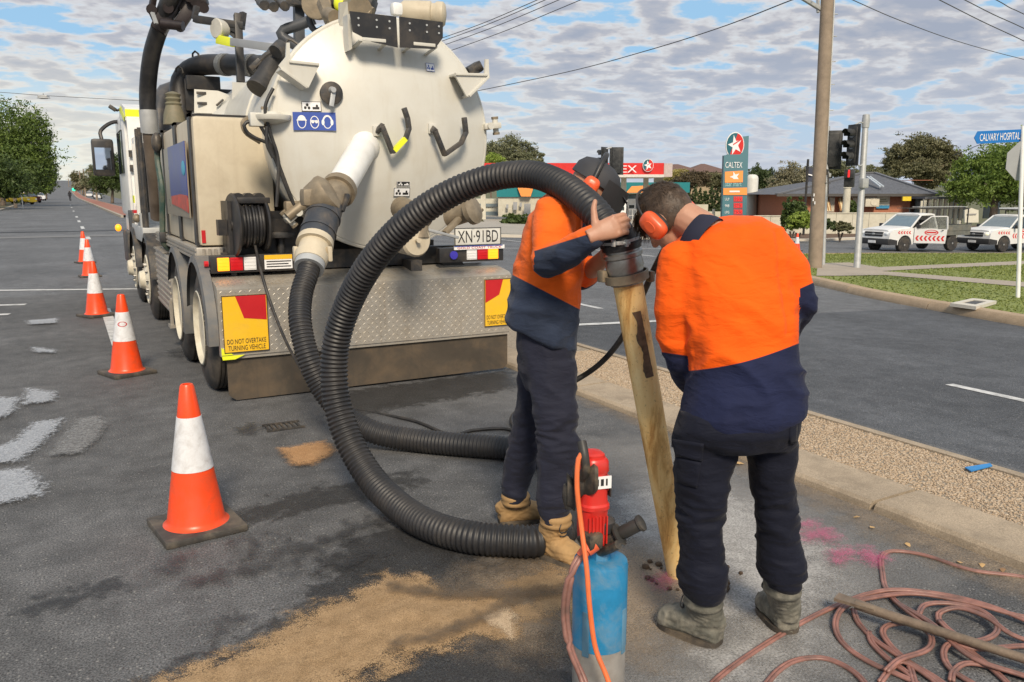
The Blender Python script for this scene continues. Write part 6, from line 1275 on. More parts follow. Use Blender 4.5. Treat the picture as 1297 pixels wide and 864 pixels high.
sla = [vp(862, 334, 2.76), vp(853, 392, 2.73), vp(859, 452, 2.75), vp(874, 482, 2.88), vp(890, 492, 2.99)]; slr = [.082, .069, .058, .050, .042]
sra = [vp(972, 310, 2.76), vp(999, 344, 2.71), vp(1013, 384, 2.69), vp(996, 415, 2.84), vp(976, 438, 2.96)]; srr = [.074, .073, .057, .05, .042]
b.limb(sla, slr); b.limb(sra, srr)
me = remesh(b, .0075, 4)
def f2_(p):
    px, py = project(p); k = .006 * nv(p, (6, 6, 8))
    g = noise.noise(V(((px - 870) * .012 - (py - 400) * .022, (px - 870) * .014 + (py - 400) * .010, p.dot(FW0) * 3)))
    k += .018 * (ridg(g) ** 2 - .4) * max(0.3, min(1, (py - 350) / 90)) * (1 if py < 470 else max(.3, 1 - (py - 470) / 80))
    k += .007 * ridg(nv(p, (8, 8, 26))) * max(0, 1 - abs(py - 452) / 40) * (px < 876) + .008 * ridg(nv(p, (8, 8, 26))) * max(0, 1 - abs(py - 385) / 35) * (px > 1004)
    k += .007 * nv(p, (14, 14, 4)) * max(0, (py - 470) / 75)
    cr_ = abs((px - 872) - max(0, (py - 330)) * .10); 
    if 320 < py < 470 and px < 900: k -= .005 * math.exp(-(cr_ / 9) ** 2)
    if px > 960 and 290 < py < 425: k -= .010 * math.exp(-(((px - 992) - (py - 350) * .12) / 4.5) ** 2)
    return k - .003
fold_mesh(me, f2_)
def d2(p):
    px, py = project(p)
    if segd(p, sla, slr) < .010 and px < 880 - (py < 400) * 6 and p.dot(FW0) < 3.1 and (py < 500): return (py - (447 + (px - 845) * .15)) / 388
    if px > 1012 and py < 430 or (segd(p, sra, srr) < .008 and p.dot(FW0) > 2.78 and py > 370): return (py - (368 - (px - 1008) * .45)) / 388
    return (py - (470 - (px - 872) * .25 + 6 * math.sin((px - 872) / 44))) / 388
attr(me, d2); link('shirt', me, w2, [hivis])
na = (hc - nb + UPW * .03).normalized(); nb = vp(878, 297, 2.80); b = B(); b.lathe(nb - na * .045, na, [(0, .075), (-.012, .092), (.012, .090), (.050, .079), (.052, .073), (.03, .073)], 32)
b.v = [tuple(V(q) + FW0 * .0) for q in b.v]; b.obj('collar', navy, w2, 60)
b = B(); b.loft([lsec(520, 862, 1012, 2.65, .15), lsec(540, 855, 1009, 2.65, .155), lsec(552, 852, 1006, 2.66, .15), lsec(562, 858, 1003, 2.66, .13)], 28, 2.4)
b.loft([lsec(545, 853, 942, 2.65, .105), lsec(570, 852, 934, 2.65, .10), lsec(600, 854, 924, 2.66, .10), lsec(640, 860, 917, 2.66, .088), lsec(680, 864, 913, 2.66, .08), lsec(705, 864, 916, 2.66, .08), lsec(725, 861, 918, 2.65, .083), lsec(742, 864, 917, 2.65, .08), lsec(757, 872, 912, 2.65, .068)], 24, 2.3)
b.loft([lsec(545, 942, 1008, 2.67, .105), lsec(570, 948, 1006, 2.68, .10), lsec(600, 948, 1002, 2.69, .10), lsec(640, 959, 1006, 2.70, .088), lsec(680, 962, 1010, 2.71, .08), lsec(705, 961, 1016, 2.71, .083), lsec(720, 962, 1019, 2.71, .085), lsec(734, 970, 1013, 2.71, .078), lsec(742, 975, 1009, 2.71, .068)], 24, 2.3)
me = remesh(b, .0075, 4); fold_mesh(me, ft(655, 728)); tr2 = link('trousers', me, w2, [trs2])
tree = BVHTree.FromPolygons([w.co[:] for w in me.vertices], [p_.vertices[:] for p_ in me.polygons])
drape(tree, [(853, 556), (892, 562), (889, 584), (853, 576)], 8, 6, .007).obj('pocket_flap', trs2, tr2, 180); drape(tree, [(854, 578), (888, 586), (883, 618), (857, 610)], 8, 8, .005).obj('cargo_pocket', trs2, tr2, 180); drape(tree, [(1000, 532), (1009, 532), (1007, 560), (999, 562)], 4, 6, .006).obj('side_pocket', trs2, tr2, 180)
boot(gz(912, 820, 0), gz(836, 790, 0), vp(891, 758, 2.655), w2, grb); boot(gz(1000, 806, 0), gz(968, 770, 0), vp(991, 742, 2.712), w2, grb)
b = B(); b.lathe(vp(991, 744, 2.712), (0, 0, 1), [(0, .052), (.0, .060), (.010, .060), (.010, .052)], 26, False); b.obj('sock_band', mat('grey_sock', (.45, .45, .45), .9), w2)
# ================================================================ background: poles, signals, signs
def bp(px, py, d):                                     # point at camera depth d
    return dpt(px, py, d)
def gnd(px, d):                                        # ground point under a column of the photograph at camera depth d
    p = dpt(px, 243, d); return V((p.x, p.y, terr(p.x, p.y)))
# timber power pole with a lamp arm
q = gt(1032, 345); pd = (q - EYE).dot(FWD); up_ = thing('power_pole', 'tall weathered timber power pole with a street lamp arm near the top of the picture', 'pole', q)
top = bp(1050.5, -60, pd - .3); b = B(); b.tube([q - UPW * .3, q.lerp(top, .3), q.lerp(top, .7), top], [.172, .165, .158, .150], 20); b.obj('pole', wood, up_, 60)
b = B(); b.bar(bp(1040, 12, pd - .2), bp(985, -22, pd - .6), .09, .09, .01); b.bar(bp(1036, 16, pd - .2), bp(1036, -10, pd - .2), .06, .06); b.obj('lamp_arm', galv, up_)
b = B(); b.tube([bp(1058, -20, pd), bp(1056, 20, pd), bp(1048, 180, pd - .1), bp(1045, 235, pd - .1)], .018, 8); b.obj('cable_conduit', galv, up_)
b = B()
for k, py in enumerate((18, 46, 78, 107, 140)): c = bp(1056 - py * .045, py, pd); b.cyl(c, c + RT * .12, .012, None, 6)
b.obj('bolt', galv, up_)
b = B(); b.box(bp(1045, 218, pd - .1), (.14, .12, .14), None, .02); b.bar(bp(1040, 232, pd - .2), bp(1052, 232, pd - .2), .03, .02); b.bar(bp(1049, 220, pd), bp(1049, 249, pd), .025, .025); b.obj('pole_bracket', dark, up_)
b = B()
for dx, dy in ((0, 0), (-1, 6), (1, 10)): b.box(bp(1031 + dx, 247 + dy, pd - .19), (.03, .01, .07))
b.obj('pole_tag', inkw, up_)
# signals
sigb = mat('signal_black', (.022, .023, .024), .5, var=.2, dirt=((.2, .2, .19), .25, 8))
def lantern(parent, c, face, hgt, w, lit=None, visors=True, board=True):
    """three-aspect lantern; face = direction the lenses look to"""
    f = V(face).normalized(); s_ = UPW.cross(f).normalized(); M_ = Matrix((s_, f, UPW)).transposed(); b = B()
    b.box(c, (w, .14, hgt), M_, .04); h_ = b.obj('lantern', sigb, parent, 50)
    if board: b = B(); b.box(c + f * .02, (w * 1.55, .03, hgt * 1.12), M_, .012); b.obj('target_board', sigb, h_)
    for k in (-1, 0, 1):
        p = c + UPW * (k * hgt * .31) + f * .07; r_ = w * .42
        if visors:
            b = B(); n_ = 16; vs = []
            for j, (L, rr_) in enumerate(((0, r_), (.24, r_ * 1.05))):
                for i in range(n_ + 1): a = math.pi * (-.15 + 1.3 * i / n_); vs.append(p + s_ * (math.cos(a) * rr_) + UPW * (math.sin(a) * rr_) + f * (L * (1 if j == 0 or 2 < i < n_ - 2 else .7)))
            b.add(vs, [(i, i + 1, n_ + 2 + i, n_ + 1 + i) for i in range(n_)]); b.obj('visor', sigb, h_, 180)
        b = B(); b.cyl(p - f * .02, p + f * .012, r_ * .9, None, 18); b.obj('lens', (redl, amberl, bluep)[0] if lit == k else glass, h_)
    return h_
q = gt(1085, 345); pd = (q - EYE).dot(FWD); sp_ = thing('traffic_signal', 'grey steel signal pole with black three-lamp lantern turned left and a red walk lamp', 'traffic light', q)
top = bp(1097, 146, pd); b = B(); b.tube([q, q.lerp(top, .5), q.lerp(top, .93), top], [.085, .08, .075, .085], 16); b.cyl(q, q + UPW * .03, .16); b.lathe(q.lerp(top, .92), UPW, [(0, .09), (.15, .1), (.32, .085), (.34, .06)], 18); b.obj('pole', galv, sp_)
lantern(sp_, bp(1081.5, 184, pd - .3), -RT - FW0 * .35, .92, .28)
b = B(); b.tube(cr([bp(1096, 158, pd), bp(1090, 155, pd - .1), bp(1083, 158, pd - .25)], .05), .02, 8); b.tube(cr([bp(1094, 205, pd), bp(1090, 210, pd - .1), bp(1083, 207, pd - .25)], .05), .02, 8); b.box(bp(1094, 232, pd - .1), (.22, .14, .24), None, .02); b.obj('bracket', galv, sp_)
c = bp(1076, 226, pd - .35); f_ = (-FW0 * .95 - RT * .55).normalized(); s_ = UPW.cross(f_).normalized(); M_ = Matrix((s_, f_, UPW)).transposed()
b = B(); b.box(c, (.24, .16, .44), M_, .02); pl_ = b.obj('walk_lantern', sigb, sp_)
b = B(); b.box(c + f_ * .1 + UPW * .11, (.23, .12, .22), M_, .01); b.obj('walk_hood', sigb, pl_)
b = B(); b.box(c + f_ * .163 + UPW * .10, (.045, .01, .15), M_, .0); b.ell(c + f_ * .163 + UPW * .185, (.025, .02, .025), 10, 8); b.obj('red_figure', redled, pl_)
q = gnd(1049, 21.5); s2 = thing('traffic_signal', 'black signal lantern seen from behind against the timber pole', 'traffic light', q)
b = B(); b.tube([q, bp(1049, 160, 21.5)], .05, 12); b.obj('pole', galv, s2); lantern(s2, bp(1054.5, 190, 21.3), FW0 + RT * .3, .88, .30, None, False)
b = B(); b.tube(cr([bp(1046, 205, 21.4), bp(1048, 214, 21.3), bp(1050, 224, 21.3)], .04), .025, 8); b.box(bp(1050, 222, 21.3), (.08, .08, .1), None, .01); b.obj('bracket', galv, s2)
q = gnd(772, 34); s3 = thing('traffic_signal', 'twin black signal lanterns on a thin pole above the crouched worker\'s cap', 'traffic light', q)
b = B(); b.tube([q, bp(774, 186, 34)], .06, 12); b.obj('pole', galv, s3)
lantern(s3, bp(766, 204, 33.7), RT * -.8 + FW0 * .6, 1.0, .34); lantern(s3, bp(781, 204, 33.9), FW0 + RT * .2, 1.0, .36, None, True)
b = B(); b.tube(cr([bp(774, 187, 33.8), bp(766, 190, 33.6), bp(763, 196, 33.6)], .06), .035, 8); b.obj('bracket', galv, s3)
# street sign pole
q = gt(1289, 385); pd = (q - EYE).dot(FWD); st_ = thing('street_sign', 'blue CALVARY HOSPITAL street sign above the back of a stop sign on a white pole', 'street sign', q)
b = B(); b.tube([q, bp(1296, 160, pd)], .035, 12); b.obj('pole', white, st_)
L0, L1 = bp(1234, 174.5, pd - .05), bp(1372, 168, pd + .12); xd = (L1 - L0).normalized(); zd = xd.cross(FW0).normalized(); zd = zd if zd.z > 0 else -zd; hh = .205 * pd / 13.8; yd = xd.cross(zd)
b = B(); b.prism([L0 - xd * 0, L0 + xd * .06 + zd * hh * .5, L1 + zd * hh * .5, L1 - zd * hh * .5, L0 + xd * .06 - zd * hh * .5], FW0 * .015); bl_ = b.obj('sign_blade', mat('street_blue', (.01, .16, .50), .4, var=.04), st_)
text('CALVARY HOSPITAL', L0 + xd * .10 - zd * hh * .30 - FW0 * .004, xd, zd, .74, hh * .58, inkw, bl_)
c = bp(1299, 204, pd + .04); b = B(); b.prism([c + RT * (.36 * math.cos(R(22.5 + 45 * k))) + UPW * (.36 * math.sin(R(22.5 + 45 * k))) for k in range(8)], FW0 * .006); b.obj('stop_sign_back', greypaint, st_)
# overhead wires
WG = 'overhead wires'
wirem = mat('wire_grey', (.07, .07, .075), .6)
def wire(pts, d0, d1, r, lab, sag=0):
    n_ = len(pts); P = [dpt(x, y, d0 + (d1 - d0) * i / (n_ - 1)) for i, (x, y) in enumerate(pts)]
    b = B(); r *= .72; b.tube(cr(P, max(.3, (P[-1] - P[0]).length / 60)), r, 6); tag(b.obj('overhead_wire', wirem, None, 180), lab, 'wire', WG)
wire([(1040, -12), (1003, 0), (915, 34), (820, 64), (715, 92), (560, 124), (420, 150)], 19.5, 46, .024, 'black service wire from the timber pole sloping down left behind the tank')
for k, (x0, y0, x1, y1) in enumerate([(690, -4, 520, 62), (700, -4, 520, 66), (722, -6, 520, 72), (745, -4, 520, 82)]): wire([(x0 + 60, y0 - 24), (x0, y0), ((x0 + x1) / 2, (y0 + y1) / 2 + 3), (x1, y1)], 30, 52, .026, ('topmost', 'second', 'third', 'lowest')[k] + ' of the four parallel wires right of the tank top')
wire([(1040, -18), (1080, 0), (1140, 26), (1215, 53), (1300, 76), (1400, 98)], 20, 40, .018, 'thin wire from the timber pole falling right above the big gum tree')
for k, (x0, x1, y1) in enumerate([(1190, 1297, 52), (1222, 1297, 36), (1262, 1297, 18)]): wire([(x0 - 60, -30), (x0, 0), ((x0 + x1) / 2, y1 / 2 + 1), (x1, y1), (x1 + 90, y1 + 44)], 24, 30, .02, ('lowest', 'middle', 'uppermost') [k] + ' of the three wires in the top right corner')
wire([(-60, 115), (0, 117), (55, 121), (146, 126), (260, 132)], 60, 64, .028, 'span wire carrying the street lamp over the road at upper left')
wire([(1207, 197), (1250, 180), (1300, 165)], 60, 40, .03, 'short service wire above the leafy tree, under the blue street sign')
c = dpt(55, 122, 60.5); t_ = thing('suspended_lamp', 'grey street lamp hanging from a span wire over the left road', 'lamp', c)
b = B(); b.box(c + V((0, 0, -.02)), (.7, .4, .2), Matrix.Rotation(-YAW, 4, 'Z'), .05); b.loft([(c - UPW * .14, RT * .48, FW0 * .26), (c - UPW * .02, RT * .34, FW0 * .16)], 16, 3); b.obj('housing', galv, t_)
b = B(); b.box(c - UPW * .16, (.5, .26, .05), Matrix.Rotation(-YAW, 4, 'Z'), .02); b.obj('diffuser', clearl, t_); b = B(); b.cyl(c, c + UPW * .2, .02); b.obj('hanger', dark, t_)
# ================================================================ fuel station
Fd = FW0.copy(); Rd = RT.copy()      # its own axes
def wpt(px, py, d): return bp(px, py, d)
def slab(b, a, c, dep, bev=0.0):
    """upright slab between photograph-side corners a (top left) and c (bottom right), dep metres deep"""
    x0 = a; w = (c - a).dot(Rd); hgt = a.z - c.z; ctr = a + Rd * (w / 2) - UPW * (hgt / 2) + Fd * (dep / 2); return b.box(ctr, (w, dep, hgt), Matrix((Rd, Fd, UPW)).transposed(), bev)
FS = thing('fuel_station', 'fuel station shop with cream walls and a teal fascia with orange swoosh behind the workers', 'shop', gnd(690, 88))
b = B(); slab(b, wpt(631, 249, 88), wpt(703, 279, 88), 9); slab(b, wpt(703, 246, 90), wpt(872, 281, 90), 8); b.obj('wall', render_w, FS)
b = B(); slab(b, wpt(629, 236, 87.6), wpt(704, 249.5, 87.6), 9.6); slab(b, wpt(704, 231, 87.4), wpt(874, 244, 87.4), 10); b.obj('fascia', teal, FS)
b = B(); b.prism([wpt(655, 236.5, 87.4), wpt(676, 236.5, 87.4), wpt(672, 249, 87.4), wpt(660, 249, 87.4)], -Fd * .1); b.prism([wpt(793, 244, 87.2), wpt(800, 236, 87.2), wpt(830, 234.5, 87.2), wpt(816, 244, 87.2)], -Fd * .1); b.prism([wpt(700, 244, 87.2), wpt(712, 236, 87.2), wpt(742, 234.5, 87.2), wpt(728, 244, 87.2)], -Fd * .1); b.obj('orange_swoosh', orangef, FS)
for k in range(9): b = B(); slab(b, wpt(706 + k * 18, 247, 89.6), wpt(722 + k * 18, 279, 89.6), .1); b.obj('shop_window', winglass, FS)
for x0, y0, x1, y1 in ((650, 256, 655, 266), (641, 259, 644, 264), (658, 257, 661, 262)): b = B(); slab(b, wpt(x0, y0, 87.6), wpt(x1, y1, 87.6), .2); b.obj('wall_vent', greypaint, FS)
b = B(); slab(b, wpt(664, 258, 86.5), wpt(672, 276, 86.5), .8); b.obj('gas_cage', galv, FS)
CN = thing('fuel_canopy', 'fuel station canopy with red CALTEX fascia and star emblem on columns', 'canopy', gnd(760, 76))
b = B(); slab(b, wpt(612, 206.5, 74), wpt(841, 221, 74), 7); b.obj('fascia', redf, CN)
b = B(); slab(b, wpt(612, 221, 73.9), wpt(841, 224.5, 73.9), 7.1); b.obj('underside', mat('canopy_white', (.62, .6, .55), .6), CN)
b = B(); slab(b, wpt(841.2, 207, 74.2), wpt(852, 224, 74.2), 6.6); b.obj('end_panel', mat('canopy_pink_grey', (.50, .42, .40), .6), CN)
a0 = wpt(744, 218.7, 73.85); text('CALTEX', a0, Rd, UPW, (wpt(806.5, 219, 73.85) - a0).dot(Rd), (wpt(744, 209.6, 73.85) - a0).z, inkw, CN, 'lettering', .03)
def star(c, r, X_, Z_, n_, sides=5, inner=.40, rot=0.25):
    pts = []
    for k in range(10): a = math.pi / 2 + k * math.pi / 5 + rot; q = r if k % 2 == 0 else r * inner; pts.append(c + X_ * (q * math.cos(a)) + Z_ * (q * math.sin(a)) + n_)
    b = B(); b.add(pts + [c + n_], [(i, (i + 1) % 10, 10) for i in range(10)]); return b
def emblem(c, r, parent, X_, nrm, sq=.86):
    """round red and teal badge with a white star, split by a diagonal"""
    def ringpts(k, a0, a1, n_=20): return [c + X_ * (r * sq * k * math.cos(R(a0 + (a1 - a0) * i / n_))) + UPW * (r * k * math.sin(R(a0 + (a1 - a0) * i / n_))) for i in range(n_ + 1)]
    b = B(); b.prism(ringpts(1, 0, 360)[:-1], -nrm * .18); bd = b.obj('badge', inkw, parent)
    b = B(); b.prism([p + nrm * .012 for p in ringpts(.92, -125, 75)], nrm * .01); b.obj('red_half', redf, bd); b = B(); b.prism([p + nrm * .012 for p in ringpts(.92, 75, 235)], nrm * .01); b.obj('teal_half', tealsign, bd)
    star(c, r * .80, X_ * sq, UPW, nrm * .035).obj('white_star', inkw, bd, 180)
    b = B(); b.add([c + X_ * (-.22 * r * sq) + UPW * (-.02 * r) + nrm * .045, c + X_ * (.66 * r * sq) + UPW * (.40 * r) + nrm * .045, c + X_ * (.70 * r * sq) + UPW * (.50 * r) + nrm * .045, c + X_ * (-.22 * r * sq) + UPW * (.09 * r) + nrm * .045], [(0, 1, 2, 3)]); b.obj('red_stripe', redf, bd, 180)
emblem(wpt(821, 209.5, 73.8), 8.0 * 73.8 / F, CN, Rd, -Fd)
for px, d in ((790, 76), (818, 80), (722, 77), (612, 76)):
    b = B(); p = wpt(px, 224, d); g_ = gnd(px, d); b.box((p + g_) / 2 + V((0, 0, .05)), (.45, .45, p.z - g_.z), Matrix((Rd, Fd, UPW)).transposed()); b.obj('column', render_w, CN)
PG = 'fuel pumps'
for k, (px, d, lab) in enumerate(((787, 71, 'white fuel pump by the canopy column left of the bent worker\'s head'), (800, 80, 'white fuel pump farther back under the canopy'), (712, 76, 'white fuel pump hidden mostly behind the black hose'))):
    g_ = gnd(px, d) + V((0, 0, .1)); t_ = thing('fuel_pump', lab, 'fuel pump', g_, PG); M_ = Matrix((Rd, Fd, UPW)).transposed()
    b = B(); b.box(g_ + UPW * .85, (.85, .5, 1.5), M_, .05); b.box(g_ + UPW * 1.75, (1.0, .55, .4), M_, .05); b.obj('pump_body', white, t_)
    b = B(); b.box(g_ + UPW * 1.2 - Fd * .26, (.5, .04, .3), M_); b.obj('display', glass, t_)
    b = B()
    for s_ in (-1, 1): b.tube(cr([g_ + Rd * (.48 * s_) + UPW * 1.5 - Fd * .2, g_ + Rd * (.62 * s_) + UPW * .9 - Fd * .25, g_ + Rd * (.55 * s_) + UPW * .35 - Fd * .25, g_ + Rd * (.47 * s_) + UPW * 1.0 - Fd * .25], .1), .035, 6)
    b.obj('pump_hose', black, t_)
b = B(); g_ = gnd(806, 74)
for k in range(7): p = gnd(797 + k * 5, 78); b.cyl(p, p + UPW * 1.1, .04, None, 8)
for z_ in (.5, 1.05): b.bar(gnd(797, 78) + UPW * z_, gnd(827, 78) + UPW * z_, .05, .05)
tag(b.obj('barrier_rail', white), 'white tubular barrier rail beside the fuel pumps', 'railing')
# pylon sign
d = 61; pg = gnd(932, d); PY = thing('pylon_sign', 'tall teal CALTEX price pylon with round star emblem and red prices', 'sign', pg)
SR = (RT * .96 - FW0 * .0).normalized(); SN = -FW0; m_ = d / F
b = B(); b.prism([wpt(917, 197, d), wpt(922, 196, d), wpt(938, 184, d), wpt(941, 173, d), wpt(948.5, 172, d), wpt(945, 290, d), wpt(914, 290, d)], FW0 * .5); b.obj('panel', tealsign, PY)
emblem(wpt(930.5, 184, d) + SN * .1, 16.2 * m_, PY, RT, SN, .72)
b = B(); 
a0 = wpt(918.5, 212.6, d) + SN * .02; text('CALTEX', a0, RT, UPW, 21.5 * m_, 7.2 * m_, inkw, PY)
b = B(); b.prism([wpt(918, 217.6, d), wpt(941, 216.2, d), wpt(940.5, 231, d), wpt(918, 231.5, d)], SN * .05); og = b.obj('orange_panel', orangef, PY)
star(wpt(930.5, 224, d), 6.8 * m_, RT, UPW, SN * .08, rot=.35).obj('white_star', inkw, og, 180)
a0 = wpt(918.5, 236, d) + SN * .02; text('star mart', a0, RT, UPW, 20.5 * m_, 4.8 * m_, mat('pale_teal_print', (.35, .6, .6), .5), PY)
b = B(); b.prism([wpt(916, 238.4, d), wpt(946, 237.6, d), wpt(946, 247, d), wpt(916, 247, d)], SN * .05); og = b.obj('orange_strip', orangef, PY); b = B(); slab(b, wpt(924, 241.5, d - .1), wpt(937, 243.6, d - .1), .02); b.obj('strip_print', inkw, og)
for k, y in enumerate((248.5, 256.8, 265)):
    b = B(); b.prism([wpt(929, y, d), wpt(940.5, y, d), wpt(940.5, y + 7.2, d), wpt(929, y + 7.2, d)], SN * .03); rp_ = b.obj('price_panel', mat('price_red', (.35, .012, .02), .5) if k == 0 else MT['price_red'], PY)
    text(('118.9', '132.9', '75.9')[k], wpt(930, y + 6, d) + SN * .05, RT, UPW, 9.4 * m_, 4.8 * m_, redled, rp_)
    text(('ULP', '98', 'LPG')[k], wpt(918, y + 5.5, d) + SN * .02, RT, UPW, 5.5 * m_, 3.2 * m_, inkw, PY)
g_ = gnd(952, 64); b = B(); r_ = 7.6 * 64 / F; zt = wpt(952, 221, 64).z; b.lathe((g_.x, g_.y, 0), UPW, [(g_.z, r_), (zt - .35, r_), (zt - .15, r_ * .9), (zt - .02, r_ * .55), (zt, .03)], 28); tag(b.obj('gas_tank', mat('tank_white', (.66, .65, .6), .5, var=.05, dirt=((.4, .38, .34), .4, 1.5)), None, 50), 'white upright cylindrical tank just right of the price pylon', 'tank')
# ================================================================ houses, walls and signs across the road
HS = thing('brick_house', 'red brick house with grey hipped roof behind the cream wall and the utes', 'house')
def Y_(px, py, Y): p = vp(px, py, Y); return V((p.dot(RT), p.dot(FW0), p.z))     # local axes: across and ahead
HY = 57.0; a, c = Y_(1030, 246, HY), Y_(1152, 270, HY); bz = -1.15; ez = Y_(1100, 246.5, HY).z
b = B(); b.bb((Y_(1003, 250, HY).x, HY, bz), (c.x, HY + 11, ez)); wl = b.obj('wall', brickm, HS)
x0, x1 = Y_(998, 246, HY).x - 1, Y_(1216, 250, HY).x; rz = Y_(1108, 219, HY + 5).z
b = B(); e0, e1, e2, e3 = V((x0, HY - .7, ez)), V((c.x + 1.5, HY - .7, ez)), V((c.x + 1.5, HY + 12, ez)), V((x0, HY + 12, ez)); r0_, r1_ = V((Y_(1098, 219, HY + 5).x, HY + 5.6, rz)), V((Y_(1112, 219, HY + 5).x, HY + 5.6, rz))
b.add([e0, e1, e2, e3, r0_, r1_], [(0, 1, 5, 4), (1, 2, 5), (2, 3, 4, 5), (3, 0, 4), (0, 3, 2, 1)])
z2 = Y_(1175, 234, HY + 4).z; xm, xn = Y_(1140, 240, HY).x, Y_(1196, 246, HY).x + .5; b.add([V((xm, HY - .5, ez)), V((xn, HY - .5, ez)), V((xn, HY + 10, ez)), V((xm, HY + 10, ez)), V((xm + 2, HY + 4.5, z2)), V((xn - 2.5, HY + 4.5, z2))], [(0, 1, 5, 4), (1, 2, 5), (2, 3, 4, 5), (3, 0, 4), (0, 3, 2, 1)])
rf = b.obj('roof', roofm, HS, 10)
b = B()
for p0, p1 in ((e0, r0_), (e1, r1_), (r0_, r1_), (V((xn, HY - .5, ez)), V((xn - 2.5, HY + 4.5, z2)))): b.bar(p0 + UPW * .04, p1 + UPW * .04, .3, .1)
b.obj('ridge_cap', mat('ridge_cap_grey', (.13, .135, .15), .7), rf)
b = B(); 
for t0, t1 in ((.70, .45), (.60, .35)): b.prism([e0.lerp(e1, .62 + t0 * .1) + UPW * .5 + V((0, 1.2, 0)), e0.lerp(e1, .64 + t0 * .1) + UPW * .5 + V((0, 1.2, 0)), e0.lerp(e1, .61 + t0 * .1) + UPW * 1.2 + V((0, 2.7, 0)), e0.lerp(e1, .59 + t0 * .1) + UPW * 1.2 + V((0, 2.7, 0))], UPW * .08)
b.obj('skylight', mat('skylight_pale', (.4, .45, .5), .3), rf)
b = B(); b.bb((x0, HY - .85, ez - .12), (c.x + 1.5, HY - .68, ez + .06)); b.obj('gutter', mat('gutter_dark', (.08, .075, .07), .6), HS)
cx_ = Y_(1166, 232, HY + 4).x; b = B(); b.bb((cx_ - .9, HY + 4, ez + 1), (cx_ + .9, HY + 5, Y_(1166, 228, HY + 4).z)); b.obj('chimney', brickm, rf)
awn = []
for px0, px1 in ((1041, 1054), (1066, 1084)):
    wa, wc = Y_(px0 - 2, 250, HY), Y_(px1 + 2, 268, HY); b = B(); b.bb((wa.x, HY - .06, wc.z), (wc.x, HY + .02, wa.z)); wf = b.obj('window', mat('cream_frame', (.6, .55, .45), .6) if not awn else MT['cream_frame'], HS)
    p0, p1 = Y_(px0, 250.5, HY - .9), Y_(px1, 267, HY - .9); n_ = 9; w = (p1.x - p0.x) / n_
    for k in range(n_):
        b = B(); xa = p0.x + w * k; b.prism([(xa, HY - .12, p0.z), (xa + w, HY - .12, p0.z), (xa + w, HY - .8, p1.z), (xa, HY - .8, p1.z)], (0, -.03, 0)); awn.append(b.obj('awning_stripe', mat('awning_brown' if k % 2 == 0 else 'awning_cream', (.28, .14, .05) if k % 2 == 0 else (.62, .5, .3), .8) if len(awn) < 2 else MT['awning_brown' if k % 2 == 0 else 'awning_cream'], wf))
b = B(); p0, p1 = Y_(1111, 249, HY - .1), Y_(1126, 264, HY - .1); b.bb((p0.x, HY - .12, p1.z), (p1.x, HY - .05, p0.z)); sg = b.obj('wall_sign', mat('sign_cream', (.72, .70, .58), .5), HS)
b = B(); b.bb((p0.x, HY - .13, p1.z), (p1.x, HY - .121, p1.z + (p0.z - p1.z) * .26)); b.obj('blue_strip', mat('sign_blue', (.05, .28, .5), .5), sg)
b = B()
for k in range(2): b.bb((p0.x + .15, HY - .13, p1.z + .45 + k * .12), (p1.x - .15 - .1 * k, HY - .121, p1.z + .50 + k * .12))
b.obj('sign_print', mat('sign_olive', (.3, .3, .15), .6), sg)
b = B(); p0 = Y_(1092, 256, HY - .4); b.box(p0 + V((.6, 0, 0)), (.95, .5, .62), None, .04); b.cyl(p0 + V((.7, -.26, 0)), p0 + V((.7, -.28, 0)), .24, None, 18); b.obj('air_conditioner', mat('aircon_cream', (.62, .57, .46), .6), HS)
VX0, VX1 = Y_(1146, 250, HY).x, Y_(1216, 252, HY - 2).x; vz = Y_(1180, 252, HY - 2.5).z
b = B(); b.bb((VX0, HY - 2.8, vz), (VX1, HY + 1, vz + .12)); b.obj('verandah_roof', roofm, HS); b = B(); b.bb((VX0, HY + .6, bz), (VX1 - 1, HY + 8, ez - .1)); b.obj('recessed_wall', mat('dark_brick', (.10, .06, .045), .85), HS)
for k in range(8):
    x = VX0 + .1 + (VX1 - VX0 - .3) * k / 7; b = B(); b.bb((x - .09, HY - 2.7, bz), (x + .09, HY - 2.52, vz)); b.obj('verandah_post', render_w, HS)
for k in range(6):
    x = VX0 + 1 + k * 2.4; b = B(); b.bb((x, HY + .5, bz + .9), (x + 1.1, HY + .62, bz + 2.4)); b.obj('shaded_window', winglass, HS)
p0, p1 = Y_(1143, 249, HY - 3), Y_(1153, 254.5, HY - 3); b = B(); b.bb((p0.x, HY - 3.1, p1.z), (p1.x, HY - 2.95, p0.z)); b.obj('yellow_board', mat('board_yellow', (.75, .55, .03), .5), HS)
b = B(); b.bar(V((VX0 - .3, HY - 3.0, bz)), V((VX0 - .3, HY - 3.0, p1.z)), .12, .12); b.obj('board_post', render_w, HS)
HS.rotation_euler.z = -YAW
